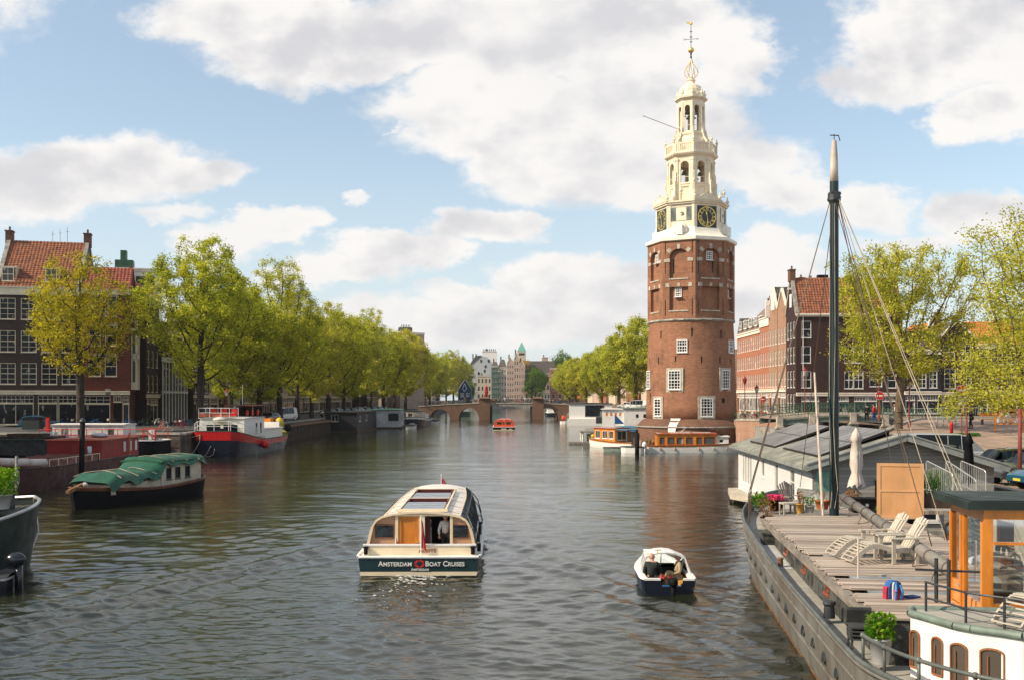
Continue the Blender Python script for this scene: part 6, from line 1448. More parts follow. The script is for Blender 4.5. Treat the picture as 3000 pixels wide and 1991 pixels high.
    ms = MB(); ms.lathe([(.165, 1.9), (.16, 6), (.15, 13.6)], 16, (MX, MY, 0), cap=False); ms.build('mast', 'mast_green', t, True)
    mt = MB(); mt.lathe([(.15, 13.55), (.135, 14.0), (.12, 14.5), (.08, 15.0), (.055, 15.05)], 16, (MX, MY, 0)); mt.build('masthead', 'mast_white', t, True)
    md = MB(); md.lathe([(.137, 12.2), (.137, 12.86)], 16, (MX, MY, 0), cap=False)
    vn = MB(); vn.cyl((MX, MY, 15.0), (MX, MY, 15.25), .015); vn.bar((MX-.14, MY, 15.22), (MX+.14, MY, 15.2), .03); vn.bar((MX+.14, MY, 15.22), (MX+.2, MY, 15.0), .025); vn.build('wind_vane', 'iron', t)
    hn = MB()
    for q in range(12):
        a = q*.6; hn.ball((MX+.17*math.cos(a), MY+.17*math.sin(a), 13.05+.14*math.sin(q*2.)), .07, 6)
    hn.lathe([(.17, 12.85), (.23, 12.95), (.21, 13.2), (.16, 13.25)], 10, (MX, MY, 0)); hn.build('hounds', 'iron', t)
    rg_ = MB(); top = Vector((MX, MY, 13.0))
    for (x, yq, z) in ((-2.36, 22.0, 2.1), (-2.55, 21.0, 2.0), (-2.66, 20.0, 1.95), (2.5, 21.6, 2.05), (2.66, 20.2, 1.95)): rg_.cyl(top+Vector((.12 if x > 0 else -.12, 0, 0)), (x, yq, z+.9), .015, n=5); rg_.cyl((x, yq, z), (x, yq, z+.9), .022, n=5)
    for (x, yq, z) in ((.1, 26.6, 2.6), (.9, 12.4, 2.4)): rg_.cyl(top, (x, yq, z), .014, n=5)
    rg_.build('shroud', 'wire', t)
    lr = MB()
    for (x, yq, z) in ((2.75, 17.2, 1.8), (2.9, 14.0, 1.8), (2.3, 12.6, 2.0)): lr.cyl(top+Vector((.1, -.05, .1)), (x, yq, z), .013, n=5)
    lr.build('backstay', 'rope', t)
    ha = MB(); pts = [(MX-.16, MY-.1, 12.8), (MX-.17, MY-.1, 8), (MX-.18, MY-.12, 5.2), (MX-.14, MY-.16, 3.9), (MX-.1, MY-.17, 3.0), (MX-.15, MY-.16, 2.3)]
    ha.tube(pts, .014, 5); ha.tube([(p[0]+.14+.03*math.sin(i*2), p[1]-.07, p[2]) for i, p in enumerate(pts)], .012, 5); ha.build('halyard', 'rope', t)
    bl = MB(); bl.tube([(MX-.19, MY-.05, 7.5), (MX-.2, MY-.1, 6.2), (MX-.15, MY-.16, 5.2), (MX-.1, MY-.17, 4.3), (MX-.14, MY-.17, 3.4), (MX-.05, MY-.18, 2.4)], .028, 6); bl.build('blue_line', 'teal_dark', t)
    bm = MB(); a, b_ = Vector((MX+.2, MY-.5, 2.72)), Vector((.1, 7.3, 2.42)); bm.cyl(a, b_, .13, .15, n=12); bm.build('boom', 'spar', t, True)
    bl2 = MB()
    for q in range(9):
        c = a+(b_-a)*(q+.6)/9.5; d = (b_-a).normalized(); bl2.cyl(c-d*.03, c+d*.03, .158, n=12)
    for q in range(8):
        c = a+(b_-a)*(q+.4)/8.5; bl2.tube([c+Vector((-.13, 0, -.05)), c+Vector((-.3, -.2, -.32)), c+Vector((-.1, -.7, -.2))], .012, 4)
    pieces(bl2, 'lashing', 'wire', t)
    sp2 = MB(); sp2.cyl((-.05, 21.2, 1.95), (-.12, 22.4, 7.0), .055, .035, n=8); sp2.ball((-.05, 21.2, 2.0), .1); sp2.build('white_staff', 'mast_white', t)
    # wheelhouse
    wh = MB(); x0, x1_, y0, y1_, z0, z1_ = -.40, 2.3, 4.95, 6.75, 1.45, 4.13
    MLw = Matrix.Translation((x0, y1_, 0)) @ Matrix.Rotation(R(-90), 4, 'Z')
    base = MB(); base.box(x0+.03, x1_-.03, y0+.03, y1_-.03, z0, 2.18).build('wheelhouse_base', 'coaming', t)
    ww = MB(MLw); L_ = y1_-y0
    panel(ww, L_, z1_-2.15, [(.08, 2.62, .45, 1.3), (.75, 2.42, .88, 1.5)], 2.15, .07); ww.box(0, .6, -.02, .06, 1.75, 2.2)
    ww.box(.0, .06, -.03, .0, 1.75, 3.9).box(.58, .66, -.03, .0, 1.75, 3.9).box(L_-.1, L_+.0, -.03, .0, 2.15, 3.9).box(.1, .56, -.025, .0, 2.12, 2.2)
    MFw = Matrix.Translation((x0, y0, 0)); ww.M = MFw; panel(ww, x1_-x0, z1_-2.15, [(.16, 2.45, 2.4, 1.5)], 2.15, .07)
    ww.M = None; ww.quad((x0, y1_, 2.15), (x1_, y1_, 2.15), (x1_, y1_, 2.5), (x0, y1_, 2.5)); ww.box(x0, x0+.08, y1_-.08, y1_, 2.5, 4.13).box(x1_-.08, x1_, y1_-.08, y1_, 2.5, 4.13).box(x1_-.08, x1_, y0, y0+.08, 2.15, 4.13).box(x0, x1_, y1_-.08, y1_, 3.95, 4.13)
    whw = ww.build('wheelhouse_wall', 'varnish', t)
    pn = MB(MLw); pn.quad((.08, .04, 2.62), (.53, .04, 2.62), (.53, .04, 3.92), (.08, .04, 3.92)); pn.quad((.75, .04, 2.42), (1.63, .04, 2.42), (1.63, .04, 3.92), (.75, .04, 3.92)); pn.build('pane', 'side_glass', whw); pn = MB(MFw); pn.quad((.16, .04, 2.45), (2.56, .04, 2.45), (2.56, .04, 3.95), (.16, .04, 3.95)); pn.build('pane', 'cabin_glass', whw)
    mu = MB(MFw); mu.box(.92, 1.0, -.01, .06, 2.45, 3.95).box(1.75, 1.83, -.01, .06, 2.45, 3.95).box(.16, 2.56, -.01, .05, 3.5, 3.55); mu.build('mullion', 'varnish', whw)
    MB(MLw).box(.5, .62, -.06, -.02, 2.55, 2.58).build('handle', 'steel', whw)
    bi = MB(); 
    for q in range(16): bi.box(x0+.12, x0+.14, y0+.35, y0+1.0, 2.5+q*.08, 2.55+q*.08)
    bi.build('blind', 'siding', whw)
    rf = MB(); rf.box(x0-.30, x1_+.3, y0-.10, y1_+.12, 4.13, 4.27).box(x0-.24, x1_+.2, y0-.04, y1_+.06, 4.27, 4.29); rf.build('wheelhouse_roof', 'dark_green', t)
    # aft cabin: rounded white wall with arched windows
    out = []
    wpts = [(6.71, 16.67), (6.88, 16.23), (7.04, 15.75), (7.21, 15.54), (7.52, 15.3), (7.76, 15.05), (8.2, 14.9)]
    inv = CM.inverted(); lp = [inv @ Vector((x, y, 0)) for x, y in wpts]
    left = [(lp[0].x+.12, lp[0].y+.35)]+[(p.x, p.y) for p in lp]
    cx = 0.15; outl = left+[(2*cx-x, y) for x, y in left[::-1]]
    zt, zb = 2.45, 1.42
    w = MB(); n = len(outl)
    for i in range(n-1): w.quad((*outl[i], zb), (*outl[i+1], zb), (*outl[i+1], zt), (*outl[i], zt))
    w.quad((*outl[-1], zb), (*outl[0], zb), (*outl[0], zt), (*outl[-1], zt)); w.build('aft_cabin_wall', 'white', t)
    MB().slab(outl[::-1], zt, zt+.04).build('aft_cabin_roof', 'deck_grey', t)
    rr = MB(); rr.tube([(*p, zt+.03) for p in outl]+[(*outl[0], zt+.03)], .065, 8); rr.build('roof_rim', 'girder', t, True)
    # windows placed by arc length
    def along(d):
        for (a, b_) in zip(left[:-1], left[1:]):
            l = math.hypot(b_[0]-a[0], b_[1]-a[1])
            if d <= l: return Vector((a[0]+(b_[0]-a[0])*d/l, a[1]+(b_[1]-a[1])*d/l, 0)), Vector(((b_[0]-a[0])/l, (b_[1]-a[1])/l, 0))
            d -= l
        return Vector((*left[-1], 0)), Vector((1, 0, 0))
    for d, hw in ((.48, .10), (.98, .115), (1.42, .13), (1.92, .17)):
        p, u = along(d); nn = Vector((u.y, -u.x, 0)); nn = -nn if nn.x > 0 and nn.y > 0 else nn
        nn = Vector((-abs(nn.x), nn.y, 0)) if nn.x > 0 else nn
        q = MB(); prof = [(-hw, 1.60), (hw, 1.60), (hw, 2.14)]+[(hw*math.cos(math.pi*k/8), 2.14+.07*math.sin(math.pi*k/8)) for k in range(1, 8)]+[(-hw, 2.14)]
        P3 = lambda x, z, o: p+u*x+nn*o+Vector((0, 0, z))
        for a, b_ in zip(prof, prof[1:]+prof[:1]): q.bar(P3(a[0], a[1], .02), P3(b_[0], b_[1], .015), .018, .03)
        q.bar(P3(-hw*.35, 1.64, .03), P3(-hw*.35, 2.1, .03), .015)
        wq = q.build('window', 'window_brown', t); g_ = MB(); g_.add([P3(x, z, .006) for x, z in prof], [tuple(range(len(prof)))]); g_.build('pane', 'pane_blind', wq)
    # railings: cabin roof rail and stern rail
    rr2 = MB(); rp = [P for P in left[1:]]; ip = [(x*.86+.02, y*.96+.3) for x, y in rp]
    for z in (2.72, 2.98):
        rr2.tube([(*p, z) for p in ip], .018, 6)
    for p in ip[::2]: rr2.cyl((*p, 2.48), (*p, 3.0), .022)
    rr2.build('roof_railing', 'iron', t)
    sr = MB(); sp_ = []
    for i in range(15):
        y = 3.9-i*.26; h_, yy, z = f(max(0, (y-.8)/Lc), 1.0); sp_.append((-h_+.02, yy, 2.08))
    sr.tube(sp_, .035, 8)
    for i in range(0, 15, 3): sr.cyl((sp_[i][0], sp_[i][1], 1.6), sp_[i], .028); sr.ball(sp_[i], .055, 8)
    sr.build('stern_railing', 'rail_grey', t, True)
    tf = MB(); tf.cyl((-.95, 5.1, 2.4), (-.95, 5.1, 3.2), .035).cyl((-1.12, 5.25, 2.4), (-1.12, 5.25, 3.2), .035).bar((-1.5, 5.2, 3.0), (-.3, 5.2, 2.97), .035); tf.build('deck_stand', 'iron', t)
    MB().cyl((-1.6, 9.2, 2.1), (-1.6, 9.2, 3.0), .022).build('stanchion', 'mast_white', t)
clipper()
def lounger(label, loc, rz, s=1.):
    """slatted reclining deck chair; local +y points to the foot end"""
    t = thing('deck_lounger', label, 'deck lounger', loc, rz, 'slatted white loungers on the clipper'); t.scale = (s,)*3
    def zc(y): return .33 if y < .1 else (.33+.12*math.sin(min(1, (y-.1)/.5)*math.pi/2) if y < .6 else .45-.42*((y-.6)/.55)**1.6)
    sl = MB(); y = -.35
    while y < 1.14:
        a, b = Vector((0, y, zc(y))), Vector((0, y+.055, zc(y+.055))); 
        for x in (0,): sl.bar(Vector((-.27, y+.03, zc(y+.03)+.02)), Vector((.27, y+.03, zc(y+.03)+.02)), .055, .02)
        y += .072
    sl.build('seat_slats', 'wood_white', t)
    for sx in (-1, 1):
        rl = MB(); pts = [(sx*.26, -.75, .03), (sx*.26, -.35, .26)]+[(sx*.26, yy/10, zc(yy/10)-.03) for yy in range(-3, 12)]
        for a, b in zip(pts[:-1], pts[1:]): rl.bar(a, b, .035, .10)
        rl.build('side_rail', 'wood_white', t)
        MB().bar((sx*.31, .12, 0), (sx*.31, .12, .58), .04, .09).build('leg', 'wood_white', t); MB().bar((sx*.31, -.45, 0), (sx*.31, -.45, .62), .04, .09).build('leg', 'wood_white', t)
        MB().box(sx*.32-.07, sx*.32+.07, -.62, .22, .58, .61).build('armrest', 'wood_white', t)
    bk = MB()
    for i in range(5):
        x = -.2+.1*i; bk.bar((x, -.32, .3), (x*1.15, -.78, 1.0+.03*(2-abs(i-2))), .078, .02)
    bk.bar((-.26, -.5, .62), (.26, -.5, .62), .05, .03).bar((-.24, -.7, .9), (.24, -.7, .9), .05, .03); bk.build('backrest', 'wood_white', t)
    return t
lounger('nearer slatted white lounger on the clipper plank deck', tuple(at(2560, 1658, 23.4)+Vector((0, 0, .0))), R(97), 1.02)
lounger('farther slatted white lounger behind its twin on the clipper plank deck', tuple(CW(-.55, 12.15, 2.16)), R(97), 1.02)
o = [x for x in COL.objects if x.name.startswith('deck_lounger') and x.type == 'EMPTY'][0]; o.location = CW(-.35, 11.25, 2.16)
lounger('slatted white lounger on the roof of the white aft cabin', tuple(CW(.15, 3.35, 2.50)), R(115), 1.0)
# folded backpack, pots, board, parasol, crates on the clipper
b = thing('backpack', 'blue and red backpack slumped on the plank deck', 'backpack', tuple(CW(-1.45, 6.75, 2.15)), R(20))
b.scale = (.85, .75, .85); AR = lambda x, w_, h_: [(x-w_, 0), (x+w_, 0), (x+w_, h_*.6), (x+w_*.8, h_*.88), (x+w_*.3, h_), (x-w_*.3, h_), (x-w_*.8, h_*.88), (x-w_, h_*.6)]
m = MB(); m.ext(AR(0, .19, .42), -.02, .18); m.build('bag_body', 'backpack_blue', b); m = MB(); m.ext(AR(.02, .12, .27), -.14, -.02); m.ext(AR(-.2, .05, .3), 0, .14); m.build('front_pocket', 'backpack_red', b)
MB().ext(AR(-.06, .045, .40), -.07, -.021).build('pale_panel', 'fabric_white', b)
m = MB(); m.tube([(-.1, -.15, .02), (-.12, -.2, .2), (-.06, -.12, .36), (0, -.05, .38)], .03, 6).tube([(.05, -.16, .02), (.06, -.2, .2), (.05, -.12, .34)], .03, 6); m.build('strap', 'bright_blue', b, True); MB().box(.3, .62, -.15, .1, 0, .05).build('loose_flap', 'cloth_blue', b)
def pot(label, loc, r, h, mat, plant, n=140, ph=.5, pw=.3, lsz=.05, stem='twig', name='potted_plant'):
    t = thing(name, label, 'potted plant', loc); MB().lathe([(r*.72, 0), (r*.98, h*.92), (r*1.06, h*.92), (r*1.06, h), (r*.9, h), (r*.88, h*.85), (.01, h*.85)], 18, cap=False).build('pot', mat, t, True)
    rg = np.random.default_rng(int(abs(loc[0]*100))); s = MB()
    for i in range(10):
        a = rg.random()*6.28; l = ph*(.5+.5*rg.random()); s.tube([(0, 0, h*.8), (pw*.4*math.cos(a), pw*.4*math.sin(a), h+l*.5), (pw*.9*math.cos(a), pw*.9*math.sin(a), h+l)], .008, 3)
    s.build('stems', stem, t)
    v = []; f_ = []; m = MB()
    for i in range(n):
        a, q, z = rg.random()*6.28, rg.random()**.5, rg.random(); c = Vector((pw*q*math.cos(a), pw*q*math.sin(a), h+ph*z)); u = Vector(rg.normal(0, 1, 3)).normalized(); w = u.cross(Vector(rg.normal(0, 1, 3))).normalized()
        m.quad(c-u*lsz, c-w*lsz*.5, c+u*lsz, c+w*lsz*.5)
    m.build('leaves', plant, t); return t
pot('leafy green shrub in a pale conical pot beside the white aft cabin', tuple(CW(-2.27, 4.55, 1.45)), .20, .45, 'pot_grey', 'leaf_plant', 420, .42, .26, .05, 'twig')
pot('dry twiggy plant in an orange terracotta pot by the mast', tuple(at(2409, 1490, 35.2)), .26, .32, 'terracotta', 'leaf_dry', 60, .8, .35, .03)
pot('yellow earthenware jar with a feathery sprig beside the glazed hatch', tuple(at(2343, 1502, 34.3)), .13, .33, 'pot_yellow', 'leaf_dry', 90, .45, .12, .035)
pot('grey tub with a wilted green plant between the yellow jar and the terracotta pot', tuple(at(2372, 1501, 34.4)), .17, .26, 'pot_grey', 'leaf_plant', 60, .3, .2, .05)
pot('black tub of bright pink flowers at the clipper bow', tuple(at(2273, 1494, 35.6)), .27, .38, 'black', 'flower_pink', 260, .2, .3, .045)
pot('spiky green plant beside the pink flowers at the clipper bow', tuple(at(2222, 1494, 36.3)), .2, .2, 'girder', 'leaf_plant', 90, .45, .35, .09)
pot('brown brushwood plant at the foot of the port shrouds', tuple(at(2248, 1530, 33.2)), .16, .25, 'black', 'leaf_dry', 120, .6, .28, .04)
pot('orange-flowered pot behind the folded white parasol', tuple(at(2500, 1478, 36.8)), .2, .25, 'terracotta', 'leaf_dry', 120, .3, .3, .05)
pot('bush of russet dry leaves in a planter right of the wheelhouse', tuple(CW(1.55, 4.2, 2.5)), .25, .25, 'pot_grey', 'leaf_dry', 900, .62, .5, .045)
pot('bunch of red and blue flowers at the mast foot', tuple(at(2442, 1492, 35.0)), .14, .12, 'red', 'flower_pink', 160, .3, .2, .04)
parasol('folded off-white parasol standing among the pots on the clipper foredeck', tuple(at(2509, 1494, 36.6)), 3.05, .24, 'fabric_white')
bd = thing('plywood_board', 'tall framed plywood panel propped up on the clipper deck', 'board', tuple(at(2569, 1516, 32.)), math.atan2(-1.0, 1.15+.0)+R(28))
MB().box(0, 1.42, 0, .03, 0, 1.78).build('panel', 'wood_ply_panel', bd)
m = MB(); m.box(0, .11, -.02, 0, 0, 1.78).box(1.31, 1.42, -.02, 0, 0, 1.78).box(.11, 1.31, -.02, 0, 0, .1).box(.11, 1.31, -.02, 0, 1.68, 1.78).box(.11, 1.31, -.02, 0, .86, .92); m.build('frame', 'wood_ply', bd)
ch = thing('garden_chair', 'weathered grey garden chair with fanned slats on the clipper foredeck', 'chair', tuple(at(2318, 1500, 36.)), R(200))
m = MB()
for i in range(7):
    x = -.24+.08*i; m.bar((x*.8, -.2, .36), (x*1.25, -.42, 1.12-.05*abs(i-3)), .075, .02)
m.build('backrest', 'wood_grey', ch); m = MB()
for i in range(6): m.bar((-.27, -.15+i*.1, .36-.01*i), (.27, -.15+i*.1, .36-.01*i), .085, .02)
m.build('seat', 'wood_grey', ch)
for (x, y) in ((-.27, -.15), (.27, -.15), (-.27, .33), (.27, .33)): MB().bar((x, y, 0), (x, y, .6 if y > 0 else .38), .05).build('leg', 'wood_grey', ch)
for x in (-.3, .3): MB().box(x-.06, x+.06, -.35, .38, .58, .61).build('armrest', 'wood_grey', ch)
st = thing('stool', 'low pale wooden footstool in front of the garden chair', 'stool', tuple(at(2312, 1508, 34.6)), R(10)); MB().box(-.3, .3, -.2, .2, .4, .45).build('seat', 'wood_pale', st)
for (x, y) in ((-.27, -.17), (.27, -.17), (-.27, .17), (.27, .17)): MB().bar((x, y, 0), (x, y, .4), .04).build('leg', 'wood_pale', st)
bx_ = thing('storage_box', 'low black storage box behind the parasol foot', 'box', tuple(at(2535, 1512, 36.)), R(-8)); MB().box(-.45, .45, -.3, .3, 0, .62).box(-.48, .48, -.33, .33, .62, .68).build('body', 'black', bx_); MB().box(-.05, .05, -.34, -.3, .4, .5).build('latch', 'steel', bx_)
cr = thing('stacked_chair', 'stack of black plastic chairs wedged in the side deck by the white cabin', 'chair', tuple(CW(-2.42, 5.35, 1.45)), R(-10))
for k in range(4): MB().box(-.22, .22, -.25, .2, .25+k*.07, .28+k*.07).box(-.22, .22, .17, .21, .28+k*.07, .62+k*.05).build('seat', 'tarp_grey', cr)
for (x, y) in ((-.2, -.2), (.2, -.2), (-.2, .18), (.2, .18)): MB().bar((x, y, 0), (x*.9, y, .3), .04).build('leg', 'tarp_grey', cr)
hp = thing('timber_pile', 'loose grey boards and offcuts heaped beyond the loungers', 'timber', tuple(CW(1.1, 9.6, 2.16)), R(10)); rgp = random.Random(5)
for k in range(9):
    m = MB(); a = rgp.uniform(-.3, .3); l = rgp.uniform(.8, 1.6); c = Vector((rgp.uniform(-.5, .5), rgp.uniform(-.5, .5), .03+.04*k)); m.bar(c-Vector((l/2, a*l/2, 0)), c+Vector((l/2, a*l/2, .03)), .12, .03); m.build('board', 'wood_grey' if k % 2 else 'deck_planks_y', hp)
pl = thing('planter_bench', 'grey lattice-fronted planter bench right of the wheelhouse', 'planter', tuple(CW(1.15, 4.05, 2.49)), R(-4))
MB().box(-.45, 1.4, 0, .04, .05, .5).build('lattice_panel', 'coaming', pl); m = MB(); m.box(-.5, 1.4, -.05, .08, .5, .56).box(-.5, -.42, -.04, .06, 0, .5).box(.0, .07, -.04, .06, 0, .5); m.build('frame', 'white_worn', pl)
for i, (x, y) in enumerate(((2.3, 20.2), (1.9, 21.2))):
    q = thing('plant_trough', ('dark trough by the plywood board', 'dark trough nearer the clipper bow, starboard side')[i], 'planter', tuple(CW(x, y, 1.95)), 0); MB().box(-.25, .25, -.4, .4, 0, .35).build('trough', 'black', q); MB().ball((0, 0, .42), .25, 8, sz=.7).build('plant', 'leaf_plant', q)

# ================================================================ houseboat with solar panels (right)
def solar_houseboat():
    t = thing('houseboat', 'white-walled houseboat with solar panels on its shallow grey roof', 'houseboat', (12.75, 42.0, 0), R(-3.4))
    W, L, ze, zr = 7.5, 18.6, 3.25, 4.40
    MB().box(-.25, W+.2, -.3, L+.6, -.5, .55).build('pontoon', 'stone_grey', t)
    fd = MB(); fd.add([(-1.0, L-3.2, .6), (-.3, L-5, .6), (.2, L-5, .6), (.2, L+.4, .6), (-.6, L+.2, .6), (-1.0, L-3.2, .25), (-.3, L-5, .25), (.2, L-5, .25), (.2, L+.4, .25), (-.6, L+.2, .25)], [(0, 1, 2, 3, 4), (0, 5, 6, 1), (4, 9, 5, 0), (3, 8, 9, 4)]); fd.build('side_landing', 'wood_pale', t)
    ML = Matrix.Translation((0, L, 0)) @ Matrix.Rotation(R(-90), 4, 'Z')
    ops = [(1.4, 1.1, .62, 1.75, 1, 1), (2.15, 1.1, .62, 1.75, 1, 1), (3.0, 1.1, .62, 1.75, 1, 1), (3.75, 1.1, .62, 1.75, 1, 1), (7.3, 1.9, .8, .95, 1, 1), (10.8, .75, .75, 2.1, 1, 1), (14.2, 1.6, 1.0, 1.2, 1, 2)]
    wl = MB(ML); panel(wl, L, 3.2-.5, ops, .5, .1); wl.M = None; wl.build('side_wall', 'siding_white', t)
    for o in ops: win(t, ML, o, 'white', 'pane_curtain', .05, dep=.02)
    g = MB(); g.add([(.02, 0, .5), (W, 0, .5), (W, 0, ze), (W/2, 0, zr-.1), (.02, 0, ze)], [(0, 1, 2, 3, 4)]); g.quad((W, 0, .5), (W, L, .5), (W, L, ze), (W, 0, ze)); g.quad((0, L, .5), (W, L, .5), (W, L, ze), (0, L, ze)); g.build('gable_wall', 'siding_planks', t)
    w = MB(); w.box(2.6, 5.2, -.05, .02, 1.2, 2.4).box(2.6, 5.2, -.12, .02, 2.4, 2.65); w.build('dark_window_band', 'black', t); win(t, Matrix.Identity(4), (4.3, .9, .9, 1.4, 1, 1), 'white', 'pane', dep=-.1)
    MB().box(.15, .95, -.04, .02, 2.1, 3.0).build('mural_panel', 'copper', t)
    r = MB(); ov = .38; s = (zr-ze)/(W/2)
    for a, b in ((-ov, W/2), (W+ov, W/2)):
        za = ze-ov*s
        r.add([(a, -.45, za), (a, L+.5, za), (b, L+.5, zr), (b, -.45, zr), (a, -.45, za+.14), (a, L+.5, za+.14), (b, L+.5, zr+.14), (b, -.45, zr+.14)], [(0, 1, 2, 3), (4, 7, 6, 5), (0, 4, 5, 1), (1, 5, 6, 2), (2, 6, 7, 3), (3, 7, 4, 0)])
    r.build('roof', 'roof_grey', t)
    f = MB()
    for a, b in ((-ov-.05, W/2), (W+ov+.05, W/2)): f.bar((a, -.5, ze-ov*s+.02), (b, -.5, zr+.05), .10, .26)
    for y in (-.5,): f.bar((-ov, -.5, ze-ov*s+.2), (W/2, -.5, zr+.2), .18, .06); f.bar((W+ov, -.5, ze-ov*s+.2), (W/2, -.5, zr+.2), .18, .06)
    f.bar((-ov-.06, -.5, ze-ov*s), (-ov-.06, L+.5, ze-ov*s), .12, .14); f.build('fascia', 'fascia_grey', t)
    def rp(u, y, h=0.): return Vector((u, y, ze+s*u+.14+h))
    for (u0, u1, y0, y1, lb) in ((.45, 3.45, .9, 8.0, 0), (.35, 3.2, 9.6, 16.6, 1)):
        a, b, c, d = rp(u0, y0, .08), rp(u0, y1, .08), rp(u1, y1, .28), rp(u1, y0, .28)
        fr = MB(); k = Vector((0, 0, -.10)); fr.add([a+k, b+k, c+k, d+k, a, b, c, d], [(0, 1, 2, 3), (4, 7, 6, 5), (0, 4, 5, 1), (1, 5, 6, 2), (2, 6, 7, 3), (3, 7, 4, 0)]); q = fr.build('solar_array', 'solar_frame', t)
        n = 8; m = MB()
        for i in range(n):
            for j in range(2):
                f0, f1, g0, g1 = (i+.03)/n, (i+.97)/n, (j+.02)/2, (j+.98)/2; e = Vector((0, 0, .012)); P_ = lambda ff, gg: a+(b-a)*ff+(d-a)*gg+e
                m.quad(P_(f0, g0), P_(f1, g0), P_(f1, g1), P_(f0, g1))
        m.build('solar_cells', 'solar', q)
        MB().bar(rp(u1, y0, .1), rp(u1, y1, .1), .04, .3).build('mounting_strut', 'black', t)
    MB().cyl((2.0, -.62, 1.9), (2.0, -.5, 1.9), .08).build('lamp', 'lamp_glass', t)
solar_houseboat()
# ================================================================ generic barges
def barge(name, label, cat, loc, rz, L, B, sh, hull='black', strip_=None, deck='maroon_deck', bow=.3, stern=.2, tr=.5, draft=.4, dt=.9, rim='iron', flare=.12, smooth=True):
    t = thing(name, label, cat, loc, rz); f = hull_fn(L, B, sh, bow=bow, stern=stern, draft=draft, flare=flare, transom=tr, bpow=.62)
    band(f, 0, 1, n=40).build('hull', hull, t, smooth)
    if strip_: band(f, strip_[0], strip_[1], .02, m=2, n=40).build('hull_stripe', strip_[2], t, smooth)
    gunwale(f, .06).build('gunwale', rim, t); deckm(f, dt, inset=.04).build('deck', deck, t); return t, f
def cabin(t, x0, x1, y0, y1, z0, z1, wall, roof, wins=(), name='cabin', ov=.12, frame='frame_white', pane='pane', camber=.08):
    m = MB(); m.quad((x0, y1, z0), (x1, y1, z0), (x1, y1, z1), (x0, y1, z1))
    Ms = {'s': Matrix.Translation((x0, y0, 0)), 'r': Matrix.Translation((x1, y0, 0)) @ Matrix.Rotation(R(90), 4, 'Z'), 'l': Matrix.Translation((x0, y1, 0)) @ Matrix.Rotation(R(-90), 4, 'Z')}
    for k, wd in (('s', x1-x0), ('r', y1-y0), ('l', y1-y0)):
        m.M = Ms[k]; panel(m, wd, z1-z0, [o[1:5] for o in wins if o[0] == k], z0, .05)
    m.M = None; c = m.build(name, wall, t)
    for o in wins: win(c, Ms[o[0]], o[1:], frame, pane, .05, dep=.01)
    r = MB(); xm = (x0+x1)/2
    r.ext([(x0-ov, z1), (x1+ov, z1), (x1+ov, z1+.08), (xm, z1+.08+camber), (x0-ov, z1+.08)], y0-ov, y1+ov); r.build(name+'_roof', roof, t); return c
def rails(t, pts, h=.9, mat='white', r=.03, mid=True):
    m = MB()
    for k in ((1., .5) if mid else (1.,)): m.tube([(x, y, z+h*k) for x, y, z in pts], r, 6)
    for p in pts: m.cyl(p, (p[0], p[1], p[2]+h), r*1.1, n=6)
    m.build('railing', mat, t)
